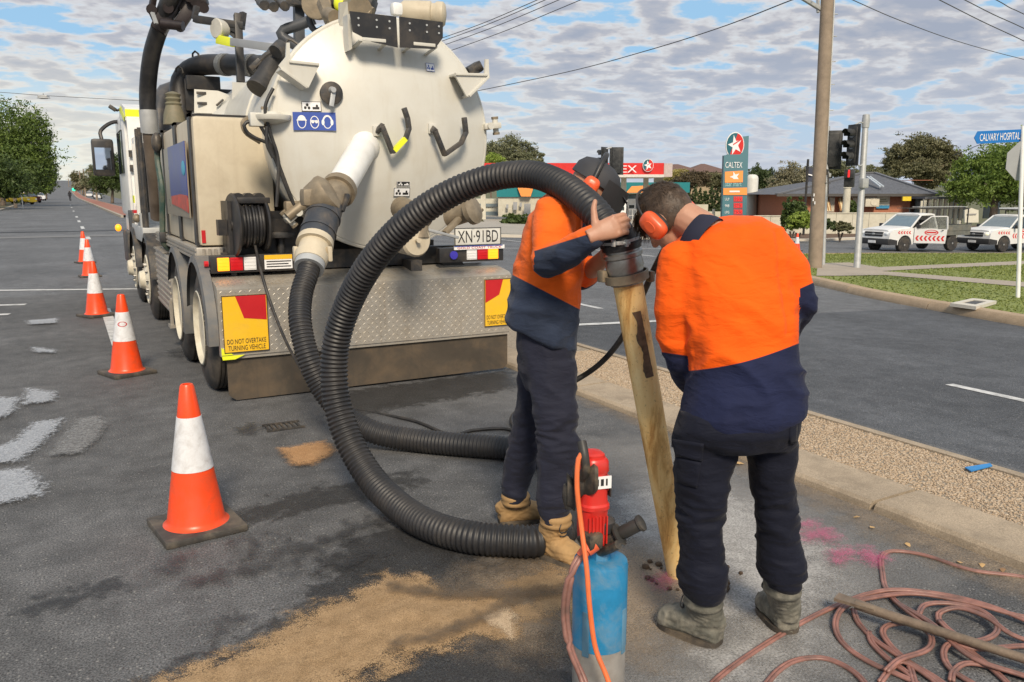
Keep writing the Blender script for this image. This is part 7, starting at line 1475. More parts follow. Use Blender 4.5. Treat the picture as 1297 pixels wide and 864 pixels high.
# smaller house with blue-grey roof; brown tiled house beyond the station
H2 = thing('brick_house', 'small brick house with blue-grey metal roof right of the white tank', 'house'); H2.rotation_euler.z = -YAW
Y2 = 75; p0, p1 = Y_(960, 254, Y2), Y_(1012, 272, Y2); b = B(); b.bb((Y_(976, 254, Y2).x, Y2, bz), (p1.x + 4, Y2 + 8, p0.z)); b.obj('wall', brickm, H2); b = B(); ra_, rb_ = p0.x - .5, p1.x + 4.5
zr = Y_(985, 245, Y2 + 4).z; b.add([(ra_, Y2 - .6, p0.z), (rb_, Y2 - .6, p0.z), (rb_, Y2 + 9, p0.z), (ra_, Y2 + 9, p0.z), (ra_ + 1, Y2 + 4, zr), (rb_ - 3, Y2 + 4, zr)], [(0, 1, 5, 4), (1, 2, 5), (2, 3, 4, 5), (3, 0, 4), (0, 3, 2, 1)]); b.obj('roof', roofs, H2, 10)
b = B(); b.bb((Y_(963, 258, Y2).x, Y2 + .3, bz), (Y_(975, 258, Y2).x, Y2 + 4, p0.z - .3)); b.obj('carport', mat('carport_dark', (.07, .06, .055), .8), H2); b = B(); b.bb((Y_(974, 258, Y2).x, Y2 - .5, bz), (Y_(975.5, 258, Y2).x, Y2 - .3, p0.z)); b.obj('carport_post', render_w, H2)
H3 = thing('tiled_house', 'house with dark brown tiled roof showing above the canopy and bushes', 'house', gnd(880, 115)); d = 115
b = B(); a, c = wpt(838, 219, d), wpt(928, 240, d); slab(b, wpt(842, 219, d), wpt(924, 262, d), 9); b.obj('wall', mat('buff_brick', (.36, .28, .18), .85), H3)
b = B()
for x0_, xr0, xr1, x1_, y0_, yr in ((838, 862, 868, 900, 219, 206.5), (872, 898, 903, 930, 218, 206)):
    A_, B_, Cc, Dd = wpt(x0_, y0_, d), wpt(x1_, y0_ + .5, d), wpt(x1_, y0_ + .5, d) + Fd * 11, wpt(x0_, y0_, d) + Fd * 11; b.add([A_, B_, Cc, Dd, wpt(xr0, yr, d) + Fd * 5, wpt(xr1, yr, d) + Fd * 5], [(0, 1, 5, 4), (1, 2, 5), (2, 3, 4, 5), (3, 0, 4), (0, 3, 2, 1)])
b.obj('roof', roofb, H3, 10)
# cream boundary wall in panels
WLL = thing('boundary_wall', 'low cream rendered wall along the far footpath in front of the brick house', 'wall', (0, 0, 0)); WLL.rotation_euler.z = -YAW
wx0, wx1 = Y_(955, 280, 52.3).x, Y_(1142, 280, 52.3).x; n_ = 9
for k in range(n_):
    x = wx0 + (wx1 - wx0) * k / n_; zt = Y_(1060, 270.5, 52.3).z - (0.18 if k < 2 else 0); b = B(); b.bb((x + .01, 52.3, bz - .1), (x + (wx1 - wx0) / n_ - .01, 52.5, zt)); b.bb((x + .01, 52.26, zt), (x + (wx1 - wx0) / n_ - .01, 52.54, zt + .06)); b.obj('wall_panel', render_w, WLL)
W2 = thing('boundary_wall', 'pale block wall between the station forecourt and the cypress row', 'wall', gnd(880, 82)); b = B(); slab(b, wpt(866, 259, 82), wpt(897, 284, 82), .3); slab(b, wpt(897, 268, 82), wpt(958, 285, 82), .3); b.obj('wall_panel', render_w, W2)
b = B(); p = gnd(905, 66); b.cyl(p, V((p.x, p.y, wpt(905, 265, 66).z)), .12); tag(b.obj('bollard', render_w), 'short cream post left of the price pylon', 'bollard')
p = gnd(1073, 52); b = B(); b.cyl(p, V((p.x, p.y, wpt(1070, 238, 52).z)), .25, .22, 14); b.cyl(V((p.x, p.y, wpt(1070, 238, 52).z)), V((p.x, p.y, wpt(1070, 234, 52).z)), .26, .15, 14); tag(b.obj('white_post', render_w, None, 50), 'white post standing behind the cream wall under the red walk lamp', 'post')
p = gnd(1021, 50); t_ = thing('banner_pole', 'black banner pole with a small dark banner left of the timber pole', 'banner', p); b = B(); b.cyl(p, V((p.x, p.y, wpt(1021, 202, 50).z)), .07, None, 10); b.obj('pole', black, t_); b = B(); b.prism([wpt(1021, 210, 50), wpt(1031, 213, 50), wpt(1031, 231, 50), wpt(1021, 229, 50)], FW0 * .04); bn_ = b.obj('banner', mat('banner_navy', (.03, .035, .06), .7), t_); b = B(); b.prism([wpt(1023, 220, 49.9), wpt(1029, 221.5, 49.9), wpt(1029, 223, 49.9), wpt(1023, 221.5, 49.9)], -FW0 * .01); b.obj('banner_print', inkw, bn_)
p = gnd(1230, 44); t_ = thing('notice_sign', 'cream board sign with curved top standing between the two utes', 'sign', p); b = B(); b.prism([wpt(x, y, 44) for x, y in ((1222, 282), (1239.5, 282), (1239.5, 266), (1236, 265.5), (1231, 263.5), (1226, 265.5), (1222, 266.2))], FW0 * .12); bd = b.obj('board', render_w, t_); b = B(); b.prism([wpt(x, y, 43.95) for x, y in ((1225, 270.5), (1237, 270.2), (1237, 271.6), (1225, 272))], -FW0 * .02); b.obj('print', mat('sign_grey_print', (.35, .33, .3), .6), bd)
b = B(); b.bar(p + RT * .1, p + RT * .1 + UPW * 1.2, .15, .1); b.bar(p - RT * .5, p - RT * .5 + UPW * 1.2, .15, .1); b.obj('leg', render_w, t_)
W3 = thing('shopfront', 'low white shopfront strip behind the tank edge, left of the fuel station', 'shop', gnd(620, 92)); b = B(); slab(b, wpt(600, 252, 92), wpt(632, 282, 92), 5); b.obj('wall', render_w, W3); b = B(); slab(b, wpt(602, 258, 91.9), wpt(630, 262, 91.9), .1); slab(b, wpt(602, 268, 91.9), wpt(630, 274, 91.9), .1); b.obj('window', winglass, W3)
# ================================================================ trees and shrubs
LM = {}
def lmat(k):
    if k not in LM:
        c = {'elm': ((.035, .065, .012), (.11, .155, .03)), 'darkelm': ((.022, .042, .010), (.07, .10, .025)), 'gum': ((.07, .08, .04), (.17, .17, .095)), 'greygum': ((.10, .10, .06), (.22, .20, .13)), 'lush': ((.045, .085, .012), (.14, .19, .035)),
             'cypress': ((.025, .042, .016), (.07, .095, .033)), 'lime': ((.10, .15, .02), (.22, .27, .05)), 'brown': ((.045, .035, .018), (.10, .075, .04)), 'yellow': ((.17, .15, .04), (.30, .26, .09)), 'olive': ((.06, .065, .03), (.14, .13, .065))}[k]; LM[k] = leafmat('leaves_' + k, *[tuple(q * 1.55 for q in w) for w in c])
    return LM[k]
def foliage(name, blobs, n, size, m, parent, seed, clump=.28):
    g = np.random.default_rng(seed); vol = np.array([b[1][0] * b[1][1] * b[1][2] for b in blobs]); cnt = np.maximum(1, (n * vol ** .7 / (vol ** .7).sum()).astype(int)); P = []
    for (c, r), k in zip(blobs, cnt):
        nc = max(6, k // 26); u_ = g.normal(0, 1, (nc, 3)); u_ /= np.linalg.norm(u_, axis=1)[:, None]; u_ *= (g.uniform(.25, 1, (nc, 1)) ** .42) * (1 + .24 * g.normal(0, 1, (nc, 1)))
        idx = g.integers(0, nc, k); q = u_[idx] + g.normal(0, clump * .44, (k, 3)) * [1, 1, .75]; P.append(np.array(c)[None] + q * np.array(r)[None])
    P = np.concatenate(P); k = len(P); a = g.normal(0, 1, (k, 3)); a /= np.linalg.norm(a, axis=1)[:, None]; b_ = np.cross(a, g.normal(0, 1, (k, 3))); b_ /= np.linalg.norm(b_, axis=1)[:, None]; s = size * g.uniform(.6, 1.4, (k, 1))
    q = np.stack([P - a * s, P - b_ * s * .45, P + a * s, P + b_ * s * .45], 1).reshape(-1, 3)
    return link(name, npmesh(name, q, np.arange(4 * k).reshape(-1, 4)), parent, [m])
def tree(lab, px, d, yb, blobs, lm, n, size, seed, trunk=.25, group=None, name='tree', off=0.1, limbs=True, bm_=None):
    """blobs: photograph ellipses (px, py, half width, half height) at camera depth d"""
    g_ = gnd(px, d) + UPW * off; m_ = d / F; t_ = thing(name, lab, 'tree', g_, group)
    bl = [(tuple(dpt(x, y, d + (k % 3 - 1) * w * m_ * .35)), (w * m_, w * m_ * .85, h_ * m_)) for k, (x, y, w, h_) in enumerate(blobs)]
    b = B(); r_ = random.Random(seed); top = V(bl[0][0]); mid = g_.lerp(top, .55) + V((r_.uniform(-.3, .3), r_.uniform(-.3, .3), 0))
    b.tube(cr([g_ - UPW * .2, g_.lerp(mid, .5), mid, top], .4), [trunk * (1 - .75 * i / max(1, len(cr([g_ - UPW * .2, g_.lerp(mid, .5), mid, top], .4)) - 1)) for i in range(len(cr([g_ - UPW * .2, g_.lerp(mid, .5), mid, top], .4)))], 10)
    b.obj('trunk', bm_ or bark, t_, 180)
    if limbs:
        for k, (c, rr_) in enumerate(bl):
            for j in range(2):
                b = B(); s0_ = g_.lerp(mid, r_.uniform(.75, 1)); e_ = V(c) + V((r_.uniform(-.6, .6) * rr_[0], r_.uniform(-.6, .6) * rr_[1], r_.uniform(-.2, .5) * rr_[2])); mm_ = s0_.lerp(e_, .5) + V((0, 0, r_.uniform(0, .4)))
                b.tube([s0_, mm_, e_], [trunk * .45, trunk * .28, trunk * .08], 6); b.obj('limb', bm_ or bark, t_, 180)
    foliage('crown', bl, n, size, lmat(lm), t_, seed); return t_
TG = 'street trees along the left footpath'
tree('tallest leafy street tree at the left edge, overhanging the road', 2, 88, 0, [(8, 165, 42, 32), (36, 185, 30, 30), (-18, 185, 40, 40), (14, 205, 44, 26), (46, 160, 18, 18), (-50, 150, 40, 40), (50, 195, 18, 16)], 'elm', 39900, 0.145, 1, .3, TG)
tree('second street tree on the left, behind the tallest one', 30, 112, 0, [(32, 218, 26, 22), (52, 212, 17, 20), (12, 225, 22, 18)], 'darkelm', 18620, 0.145, 2, .28, TG)
tree('yellow-green street tree above the parked yellow car', 46, 126, 0, [(47, 232, 15, 12), (56, 226, 11, 11)], 'lush', 9310, 0.134, 3, .2, TG)
tree('dark street tree farthest up the left footpath', 58, 170, 0, [(60, 226, 11, 14), (64, 236, 8, 8), (52, 232, 12, 12)], 'darkelm', 9310, 0.167, 4, .2, TG)
tree('shady street tree low at the left edge behind the pole', -14, 74, 0, [(-20, 222, 38, 26), (10, 236, 20, 14)], 'darkelm', 15959, 0.134, 5, .28, TG)
TR_ = 'trees along the right of the far road'
tree('dark leafy tree just left of the truck cab', 141, 118, 0, [(140, 222, 17, 18), (128, 234, 12, 13), (150, 210, 16, 16), (160, 225, 18, 20)], 'darkelm', 15959, 0.139, 6, .25, TR_)
tree('grey-green tree by the far power poles', 97, 330, 0, [(97, 224, 7, 7), (104, 229, 6, 6)], 'olive', 4256, 0.279, 7, .3, TR_)
tree('small dark tree midway along the right of the far road', 119, 210, 0, [(119, 222, 9, 11), (111, 231, 8, 7)], 'gum', 5852, 0.189, 8, .3, TR_)
tree('olive tree low against the far hill', 105, 260, 0, [(107, 235, 8, 7), (98, 236, 7, 5)], 'greygum', 3989, 0.223, 9, .3, TR_)
TB = 'trees behind the fuel station and houses'
tree('open-crowned gum tree showing over the hose beside the tank', 640, 112, 0, [(648, 190, 20, 15), (632, 198, 18, 15), (672, 193, 11, 10), (660, 204, 22, 10), (684, 200, 7, 8), (618, 200, 14, 22)], 'gum', 21280, 0.145, 10, .3, TB)
tree('bright green bushy tree low beside the tank edge', 622, 100, 0, [(622, 206, 15, 10), (634, 210, 8, 6)], 'lime', 6650, 0.123, 11, .15, TB)
tree('rounded dark brown bush-tree above the cypress row', 876, 96, 0, [(872, 229, 17, 9), (886, 226, 13, 9), (860, 233, 9, 7)], 'brown', 11970, 0.112, 12, .2, TB)
tree('yellowish shrub-tree left of the dark brown bush-tree', 852, 99, 0, [(851, 226, 10, 10), (846, 236, 7, 8), (862, 221, 9, 6)], 'yellow', 6650, 0.112, 13, .15, TB)
tree('pale olive tree right behind the price pylon\'s left edge', 906, 108, 0, [(904, 228, 14, 9), (914, 233, 10, 9)], 'olive', 6650, 0.123, 14, .2, TB)
tree('dark green tree right of the price pylon', 962, 128, 0, [(958, 224, 12, 12), (972, 226, 10, 11), (964, 238, 14, 10), (949, 230, 8, 10)], 'cypress', 11970, 0.156, 15, .3, TB)
tree('pale grey-green gum tree left of the banner pole', 1004, 110, 0, [(1006, 222, 17, 15), (990, 230, 14, 12), (1020, 226, 14, 12), (1000, 240, 22, 10), (983, 240, 10, 8)], 'greygum', 18620, 0.134, 16, .3, TB)
tree('grey-green treetop over the house roof behind the signals', 1062, 118, 0, [(1060, 216, 16, 9), (1082, 222, 14, 7), (1040, 218, 12, 12)], 'gum', 10640, 0.145, 17, .3, TB)
tree('treetop behind the roof ridge of the brick house', 1110, 115, 0, [(1112, 219, 16, 7), (1098, 215, 10, 6), (1126, 222, 12, 8)], 'gum', 7979, 0.145, 18, .3, TB)
tree('large spreading gum tree rising behind the brick house', 1170, 84, 0, [(1168, 186, 24, 13), (1142, 198, 22, 14), (1188, 200, 24, 14), (1160, 214, 30, 11), (1206, 208, 14, 15), (1130, 208, 14, 8), (1196, 188, 12, 9), (1180, 226, 24, 10)], 'olive', 39900, 0.117, 19, .4, TB)
tree('dense bright green tree behind the right-hand ute', 1262, 52, 0, [(1262, 208, 36, 24), (1228, 216, 20, 18), (1298, 200, 36, 28), (1240, 238, 34, 18), (1285, 236, 36, 24), (1212, 240, 18, 14), (1320, 230, 40, 40)], 'lush', 45220, 0.089, 20, .3, TB)
# cypress row, clipped columns
CG_ = 'row of columnar cypresses by the station'
for k in range(8):
    px = 866 + k * 7; g_ = gnd(px, 90); t_ = thing('cypress', ('leftmost' if k == 0 else 'rightmost' if k == 7 else ('second', 'third', 'fourth', 'fifth', 'sixth', 'seventh')[k - 1]) + ' columnar cypress of the row, counted from the left' if k not in (0, 7) else ('leftmost' if k == 0 else 'rightmost') + ' columnar cypress of the dark row by the station', 'tree', g_, CG_)
    zt = dpt(px, 240 + 3 * math.sin(k * 2.1), 90).z; b = B(); b.cyl(g_, g_ + UPW * .8, .08, .06, 8); b.obj('trunk', bark, t_); hh = zt - g_.z
    foliage('crown', [((g_.x, g_.y, g_.z + hh * f_), (.38 * w, .38 * w, hh * .16)) for f_, w in ((.15, .95), (.35, 1), (.55, .95), (.75, .8), (.9, .5))], 2600, .12, lmat('cypress'), t_, 40 + k, .2)
SG_ = 'shrubs in the beds across the street'
def shrub(lab, blobs, d, lm, n, size, seed):
    px = blobs[0][0]; g_ = gnd(px, d); t_ = thing('shrub', lab, 'shrub', g_, SG_); m_ = d / F; b = B()
    for k in range(4): b.tube([g_, g_ + V((.15 * math.cos(k * 1.7), .15 * math.sin(k * 1.7), .5))], .03, 5)
    b.obj('stem', bark, t_); foliage('foliage', [(tuple(dpt(x, y, d)), (w * m_, w * m_ * .9, h_ * m_)) for x, y, w, h_ in blobs], n, size, lmat(lm), t_, seed, .2)
shrub('tall dark green shrub left of the timber pole', [(1006, 266, 13, 13), (1012, 274, 16, 12), (996, 278, 7, 12)], 46, 'darkelm', 7000, .10, 60)
shrub('bright lime shrub in front of the tall dark one', [(1014, 280, 15, 9), (1004, 281, 8, 8), (1024, 278, 8, 9)], 43, 'lime', 6500, .09, 61)
shrub('low brown-green shrub on the mulch right of the timber pole', [(1068, 288, 11, 6), (1060, 289, 6, 5)], 45, 'olive', 2000, .08, 62)
shrub('round green shrub behind the cream wall below the red walk lamp', [(1079, 264, 8, 9)], 53, 'darkelm', 1800, .1, 63)
shrub('small dark shrub at the foot of the timber pole', [(1046, 284, 7, 8), (1052, 286, 5, 6)], 44, 'cypress', 1500, .08, 64)
shrub('rounded dark shrub in front of the cream station wall', [(653, 281, 15, 9), (644, 283, 9, 7), (664, 282, 8, 7)], 62, 'darkelm', 6000, .12, 65)
shrub('dark shrub by the tank edge left of the station wall', [(606, 284, 8, 6)], 66, 'olive', 900, .12, 66)
# ================================================================ utes, cars, the distant walker
cw = mat('ute_white', (.74, .74, .73), .3, var=.03, dirt=((.45, .40, .33), .3, 2.5)); bumperb = mat('bumper_black', (.03, .03, .032), .6, var=.15); tray = mat('tray_grey', (.13, .135, .12), .6, var=.2, dirt=(DUST, .3, 3)); chev = mat('chevron_red', (.62, .03, .03), .45, var=.05); hub = mat('wheel_silver', (.45, .45, .44), .4, .6, var=.1)
headl = mat('headlight_glass', (.72, .75, .76), .12, var=.05, spec=.8); warmlamp = mat('headlight_lit', (.9, .85, .65), .15, emis=((1, .9, .6), .35))
def car_wheel(t_, x, y, r=.34, s=1):
    b = B(); b.lathe((x, y, r), (0, s, 0), [(-.11, r * .6), (-.11, r * .92), (-.08, r), (.08, r), (.11, r * .92), (.11, r * .62)], 28); w_ = b.obj('wheel', mat_tyre, t_); b = B(); b.lathe((x, y, r), (0, s, 0), [(.05, r * .6), (.105, r * .64), (.11, r * .55), (.07, r * .45), (.09, r * .25), (.11, r * .12), (.115, .01)], 24); b.obj('rim', hub, w_)
def ute(label, loc, rz, opendoor, lit):
    """built facing -x with its left side towards -y ... the side we see"""
    t_ = thing('ute', label, 'ute', (0, 0, 0), 'white work utes with red chevrons'); W2 = .84
    def prof(pts, y0, y1, m_, nm, parent=t_, ang=30, bev=0):
        b = B(); b.prism([(x, y0, z_) for x, z_ in pts], (0, y1 - y0, 0)); return b.obj(nm, m_, parent, ang)
    # body: front clip with wheel arch, cabin sill
    def arch(cx_, r, a0=180, a1=0, n_=10): return [(cx_ + r * math.cos(R(a0 + (a1 - a0) * i / n_)), .34 + r * math.sin(R(a0 + (a1 - a0) * i / n_))) for i in range(n_ + 1)]
    lo = [(-2.42, .42), (-2.5, .62), (-2.46, .86), (-2.30, .98), (-1.25, 1.06), (-.0, 1.04), (.42, 1.02), (.42, .40), (-1.12, .36)] + arch(-1.55, .42, 0, 180)[0:] + [(-2.0, .36)]
    b = B(); n_ = len(lo)
    for s_, yy_ in ((0, -W2), (1, W2)): pass
    body = prof(lo, -W2, W2, cw, 'body')
    b = B()                                             # bonnet crown
    b.loft([(V((x, 0, z_)), V((0, W2 * k, 0)), V((0, 0, .07))) for x, z_, k in ((-2.38, .93, .82), (-2.1, .985, .93), (-1.7, 1.025, .95), (-1.22, 1.06, .93))], 24, 3.5); b.obj('bonnet', cw, body, 50)
    # glasshouse: pillars, roof, glass
    gh = lambda x0, x1, x2, x3: None
    yb, yt = W2 - .03, .66
    A0, A1 = V((-1.22, 0, 1.05)), V((-.48, 0, 1.60)); C1, C0 = V((.30, 0, 1.62)), V((.42, 0, 1.02))
    S_ = lambda p, s, yy: V((p.x, s * yy, p.z))
    b = B(); b.loft([(V((x, 0, z_)), V((0, k, 0)), V((0, 0, .035))) for x, z_, k in ((-.52, 1.60, .60), (-.40, 1.635, .66), (0, 1.655, .67), (.25, 1.64, .66), (.34, 1.60, .60))], 24, 4); b.obj('roof', cw, body, 50)
    b = B()
    for s in (-1, 1):
        b.bar(S_(A0, s, yb), S_(A1, s, yt), .07, .05, .01); b.bar(S_(C0, s, yb), S_(C1, s, yt), .10, .07, .01); b.bar(S_(A1, s, yt), S_(C1, s, yt), .06, .06, .01)
    b.prism([(.40, -yb, 1.02), (.40, yb, 1.02), (.31, yt, 1.60), (.31, -yt, 1.60)], (.02, 0, 0)); b.obj('pillar', cw, body)
    b = B(); b.prism([S_(A0, -1, yb - .04), S_(A0, 1, yb - .04), S_(A1, 1, yt - .03), S_(A1, -1, yt - .03)], (.012, 0, .005)); b.obj('windscreen', winglass, body)
    b = B(); b.prism([(-.55, 0 - .78, 1.05), (-.55, .78, 1.05), (-.55, .6, 1.3), (-.55, -.6, 1.3)], (.05, 0, 0)); b.box((.1, -.36, 1.0), (.15, .45, .75), None, .05); b.box((.1, .36, 1.0), (.15, .45, .75), None, .05); b.obj('seat', bumperb, body)
    for s in (-1, 1):
        if s == -1 and opendoor: continue
        b = B(); b.prism([S_(V((-1.10, 0, 1.07)), s, yb - .005), S_(V((.30, 0, 1.06)), s, yb - .005), S_(V((.22, 0, 1.57)), s, yt + .01), S_(V((-.48, 0, 1.56)), s, yt + .01)], (0, .012 * s, 0)); b.obj('side_window', glass, body)
    b = B(); b.bb((-2.56, -W2 - .02, .36), (-2.30, W2 + .02, .62), .06); b.prism([(-2.48, -W2 - .025, .36), (-2.02, -W2 - .025, .36), (-2.02, -W2 - .025, .55), (-2.48, -W2 - .025, .62)], (0, .06, 0)); b.obj('bumper', bumperb, body, 50)
    b = B(); b.bb((-2.51, -.48, .70), (-2.40, .48, .90), .03); b.obj('grille', bumperb, body); b = B(); b.bb((-2.515, -.5, .785), (-2.505, .5, .815)); b.ell((-2.515, 0, .80), (.02, .09, .05)); b.obj('grille_bar', hub, body)
    for s in (-1, 1):
        b = B(); b.ell((-2.36, s * .66, .81), (.14, .17, .10), 18, 12); b.obj('headlight', warmlamp if (lit and s < 0) else headl, body, 180)
    b = B(); b.bb((-2.575, -.2, .42), (-2.56, .2, .53)); b.obj('number_plate', inkw, body)
    b = B(); b.box((-.98, -W2 - .14, 1.14), (.10, .2, .15), None, .03); b.box((-.98, W2 + .14, 1.14), (.10, .2, .15), None, .03); b.obj('wing_mirror', bumperb, body)
    for x in (-1.55, 1.42):
        for s in (-1, 1): car_wheel(t_, x, s * .74, .34, s)
    b = B(); b.bb((.46, -.88, .70), (2.45, .88, .92)); b.obj('tray', tray, t_); b = B()
    for s in (-1, 1): b.bb((.46, s * .88 - .02, .90), (2.45, s * .88 + .02, 1.16))
    b.bb((2.43, -.88, .90), (2.47, .88, 1.16)); b.obj('tray_side', tray, t_)
    b = B(); b.bb((.47, -.80, .92), (1.15, .80, 1.5), .02) if lit else b.bb((.47, -.80, .92), (1.05, .80, 1.42), .02); b.obj('tool_box', dark, t_)
    b = B(); b.bb((.55, -.3, .4), (2.3, .3, .7)); b.bb((1.35, -.6, .32), (1.5, .6, .42)); b.obj('chassis', bumperb, t_)
    b = B()
    for x in (.5, 2.3):
        for s in (-1, 1): b.bar((x, s * .8, .92), (x, s * .8, 1.86), .04, .04)
        b.bar((x, -.8, 1.86), (x, .8, 1.86), .04, .04)
    for s in (-.8, -.3, .3, .8): b.bar((-.3, s, 1.88), (2.4, s, 1.88), .03, .03)
    b.obj('ladder_rack', dark, t_)
    b = B(); 
    if lit: b.bb((-.1, -.7, 1.92), (2.5, .7, 1.98)); b.obj('roof_panel', white, t_)
    else:
        for s in (-.5, -.2): b.bar((-.5, s, 1.95), (2.6, s, 1.95), .05, .03)
        for k in range(9): b.bar((-.4 + k * .35, -.5, 1.95), (-.4 + k * .35, -.2, 1.95), .03, .03)
        b.obj('ladder', galv, t_)
    # chevrons along the side, oval badge on the door
    def chevs(parent, P, n_, L, hgt):
        for k in range(n_):
            b = B(); x = L * k / n_; w = L / n_ * .48; sl = L / n_ * .42
            for (h0, h1, a0, a1) in ((0, .5, sl, 0), (.5, 1, 0, sl)): b.add([P(x + a0, hgt * h0), P(x + a0 + w, hgt * h0), P(x + a1 + w, hgt * h1), P(x + a1, hgt * h1)], [(0, 1, 2, 3)])
            b.obj('chevron', chev, parent, 180)
    def badge(parent, P, cx_, cz_):
        b = B(); vs = []
        for i in range(29):
            a = i * 2 * math.pi / 28
            for k in (1, .80): vs.append(P(cx_ + .27 * k * math.cos(a), cz_ + .115 * k * math.sin(a)))
        b.add(vs, [(2 * i, 2 * i + 1, 2 * i + 3, 2 * i + 2) for i in range(28)]); b.add([P(cx_ + x, cz_ + z_) for x, z_ in ((-.19, -.03), (.19, -.03), (.19, .035), (-.19, .035))], [(0, 1, 2, 3)]); b.obj('oval_badge', chev, parent, 180)
    chevs(body, lambda x, z_: V((-1.05 + x, -W2 - .004, .62 + z_ + x * -.04)) , 4 if opendoor else 9, .55 if opendoor else 1.4, .22)
    chevs(body, lambda x, z_: V((-2.0 + x, -W2 - .004, .82 + z_ * .7 - x * .02)), 5, .80, .18)
    if opendoor:
        h_ = V((-1.02, -W2, 0)); a = R(48); dx = V((math.cos(a), -math.sin(a), 0)); nn = V((-math.sin(a), -math.cos(a), 0))
        P = lambda x, z_, o_=0.0: h_ + dx * x + UPW * z_ + nn * o_
        b = B(); b.prism([P(0, .42), P(1.22, .42), P(1.26, 1.02), P(0.0, 1.04)], nn * .07); dr = b.obj('open_door', cw, body)
        b = B()
        for q0_, q1_ in (((0, 1.04), (.62, 1.56)), ((.62, 1.56), (1.22, 1.57)), ((1.22, 1.57), (1.26, 1.02))): b.bar(P(*q0_, .035), P(*q1_, .035), .06, .05, .01)
        b.obj('window_frame', cw, dr); b = B(); b.prism([P(.04, 1.05, .03), P(1.22, 1.03, .03), P(1.18, 1.54, .03), P(.63, 1.53, .03)], nn * .008); b.obj('door_glass', mat('clear_door_glass', (.6, .62, .6), .05, trans=.85, spec=.6), dr)
        chevs(dr, lambda x, z_: P(.05 + x, .52 + z_, .074), 7, 1.15, .22); badge(dr, lambda x, z_: P(x, z_, .075), .66, .88)
        b = B(); b.box(P(1.1, .98, .08), (.14, .03, .03)); b.obj('door_handle', bumperb, dr)
    else: badge(body, lambda x, z_: V((x, -W2 - .005, z_)), -.25, .92)
    t_.location = loc; t_.rotation_euler = (0, 0, rz); return t_
ug = gt(1158, 319); rzz = math.atan2(-CYW * 0 + -SYW, CYW)       # the image-right direction
base = math.atan2(RT.y, RT.x)
def gnd_d(px, d): p = gnd(px, d); return p
ute('white work ute with its door open and red chevrons, parked on the cross street', gnd_d(1163, 36.5), base + R(24), True, False)
ute('white work ute with closed doors behind the open-doored one, partly cut by the frame', gnd_d(1287, 38.5), base + R(22), False, True)
def car(label, loc, rz, m_, wagon=False, group='cars far along the road'):
    t_ = thing('car', label, 'car', (0, 0, 0), group)
    lo = [(-2.1, .3), (-2.15, .6), (-2.0, .78), (-1.1, .9), (-.55, 1.38), (.7 if not wagon else 1.7, 1.42), (1.45 if not wagon else 2.0, .95), (2.1, .9), (2.15, .35)]
    b = B(); b.loft([(V((x, 0, .62)), V((0, .85 * k, 0)), V((0, 0, .32))) for x, k in ((-2.15, .85), (-1.9, .98), (0, 1), (1.9, .98), (2.15, .86))], 20, 5); bd = b.obj('body', m_, t_, 40)
    x2 = .7 if not wagon else 1.7; b = B(); b.loft([(V((-.15 + (x2 - .7) / 2, 0, .92)), V((1.2 + (x2 - .7) / 2, 0, 0)), V((0, .80, 0))), (V((.0 + (x2 - .7) / 2, 0, 1.36)), V((.72 + (x2 - .7) / 2, 0, 0)), V((0, .64, 0)))], 20, 6); b.obj('window', glass, bd, 40)
    b = B(); b.loft([(V((.0 + (x2 - .7) / 2, 0, 1.35)), V((.74 + (x2 - .7) / 2, 0, 0)), V((0, .66, 0))), (V((.0 + (x2 - .7) / 2, 0, 1.43)), V((.66 + (x2 - .7) / 2, 0, 0)), V((0, .58, 0)))], 20, 6); b.obj('roof', m_, bd, 40)
    for x in (-1.35, 1.35):
        for s in (-1, 1): car_wheel(t_, x, s * .78, .31, s)
    b = B(); b.box((2.14, -.6, .7), (.06, .3, .14)); b.box((2.14, .6, .7), (.06, .3, .14)); b.obj('tail_lamp', redl, bd); b = B(); b.box((-2.12, -.6, .66), (.08, .3, .14)); b.box((-2.12, .6, .66), (.08, .3, .14)); b.obj('headlight', headl, bd)
    t_.location = loc; t_.rotation_euler = (0, 0, rz); return t_
yel = mat('car_yellow', (.75, .50, .01), .3); dkr = mat('car_maroon', (.10, .03, .03), .3)
p = gnd(35, 112); car('bright yellow car parked under the trees on the left', V((-5.1, 121, .0)), R(90 + 50), yel)
car('dark maroon car parked just past the yellow one', V((-4.5, 141, .0)), R(90 + 30), dkr); car('white wagon parked farthest up the left kerb', V((-3.9, 172, .0)), R(90 + 8), cw, True)
p = gt(113, 249.5); car('white car coming down the far side of the road, left of two', p, R(-90 + 180), cw); p = gt(124, 252); car('white car coming down the far side of the road, right of two', p, R(-90 + 180), cw)
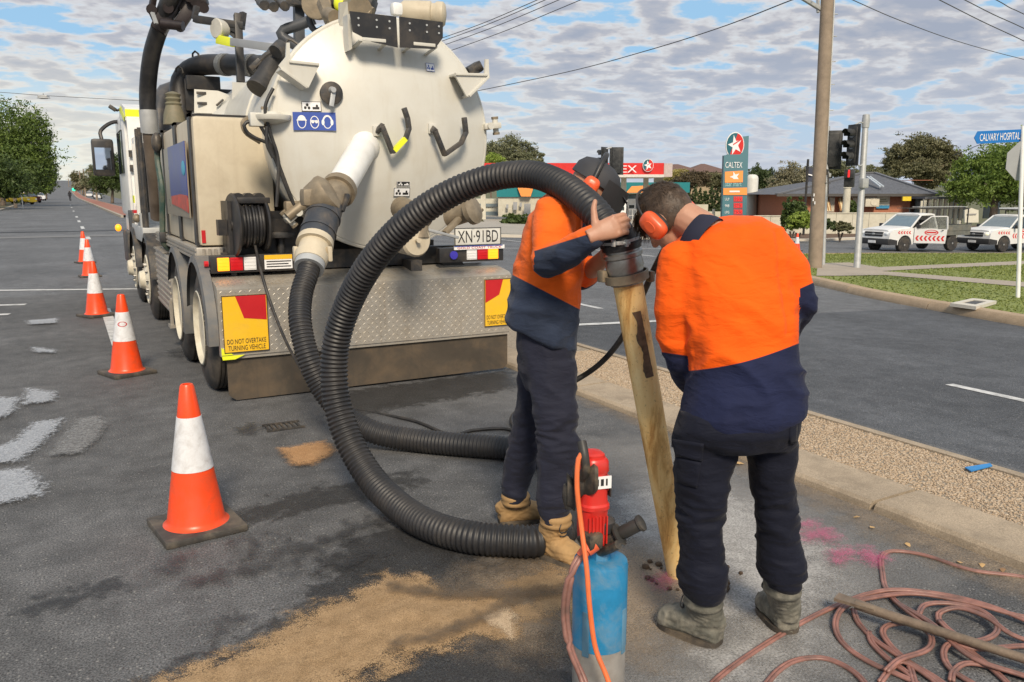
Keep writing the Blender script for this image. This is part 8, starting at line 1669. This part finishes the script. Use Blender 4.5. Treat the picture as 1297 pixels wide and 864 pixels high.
# distant walker in the road
g_ = gt(89, 254.5); t_ = thing('person', 'tiny distant person in dark clothes walking up the middle of the road', 'person', g_); k = (g_ - EYE).dot(FWD) / 150
b = B(); b.limb([g_ + RT * .12, g_ + RT * .13 + UPW * .5, g_ + RT * .08 + UPW * .92], [.06, .075, .1], 8); b.limb([g_ - RT * .14 + FW0 * .2, g_ - RT * .10 + UPW * .5, g_ - RT * .08 + UPW * .92], [.06, .075, .1], 8); b.limb([g_ + UPW * .95, g_ + UPW * 1.2, g_ + UPW * 1.42], [.15, .17, .16], 10)
for s in (-1, 1): b.limb([g_ + RT * (.2 * s) + UPW * 1.4, g_ + RT * (.28 * s) + UPW * 1.12, g_ + RT * (.26 * s) + UPW * .85], [.07, .055, .045], 8)
b.limb([g_ + UPW * 1.45, g_ + UPW * 1.62], [.07, .105], 10); link('body', remesh(b, .03, 2), t_, [mat('dark_clothes', (.02, .02, .025), .8)])
b = B(); b.ell(g_ + UPW * 1.66, (.115, .115, .10), 10, 8); b.obj('hair', hairm, t_)
# poles along the far road, left signpost
PGp = 'power poles along the far road'
for k, (px, d, yt) in enumerate(((122, 150, 213), (108, 230, 214), (103, 280, 217), (88, 420, 226))):
    g_ = gnd(px, d); t_ = thing('power_pole', 'timber power pole on the right of the far road, ' + ('nearest to the truck cab', 'second from the truck cab', 'third from the truck cab', 'farthest away by the hilltop')[k], 'pole', g_, PGp); zt = dpt(px, yt, d).z; b = B(); b.cyl(g_, V((g_.x, g_.y, zt)), .2, .15, 8); b.obj('pole', wood, t_)
    b = B(); b.bar(V((g_.x - 1.2, g_.y, zt - .6)), V((g_.x + 1.2, g_.y, zt - .6)), .12, .12); b.obj('crossarm', wood, t_)
g_ = gnd(18, 80); b = B(); b.cyl(g_, V((g_.x, g_.y, dpt(18, 227, 80).z)), .17, .14, 10); tag(b.obj('wooden_post', wood, None, 50), 'grey timber post on the left footpath beside the trees', 'post')
g_ = gnd(27, 80); t_ = thing('parking_sign', 'square white sign on a post on the left footpath', 'sign', g_); b = B(); b.cyl(g_, V((g_.x, g_.y, dpt(27, 238, 80).z)), .04, None, 8); b.obj('post', galv, t_); b = B(); c = dpt(27, 240.5, 79.9); b.box(c, (.52, .03, .56), Matrix.Rotation(-YAW, 4, 'Z')); b.obj('sign_plate', inkw, t_)
g_ = gnd(94, 300); t_ = thing('traffic_signal', 'far traffic signal showing green beyond the distant walker', 'traffic light', g_); b = B(); b.cyl(g_, V((g_.x, g_.y, dpt(94, 238, 300).z)), .12, None, 8); b.obj('pole', galv, t_); b = B(); c = dpt(94, 240, 300); b.box(c, (1.0, .3, 1.2), None, .1); b.obj('lantern', sigb, t_); b = B(); b.ell(c - FW0 * .3, (.6, .12, .6), 12, 8); b.obj('green_lens', mat('green_lens', (.02, .5, .25), .3, emis=((.05, .9, .5), 1.0)), t_)
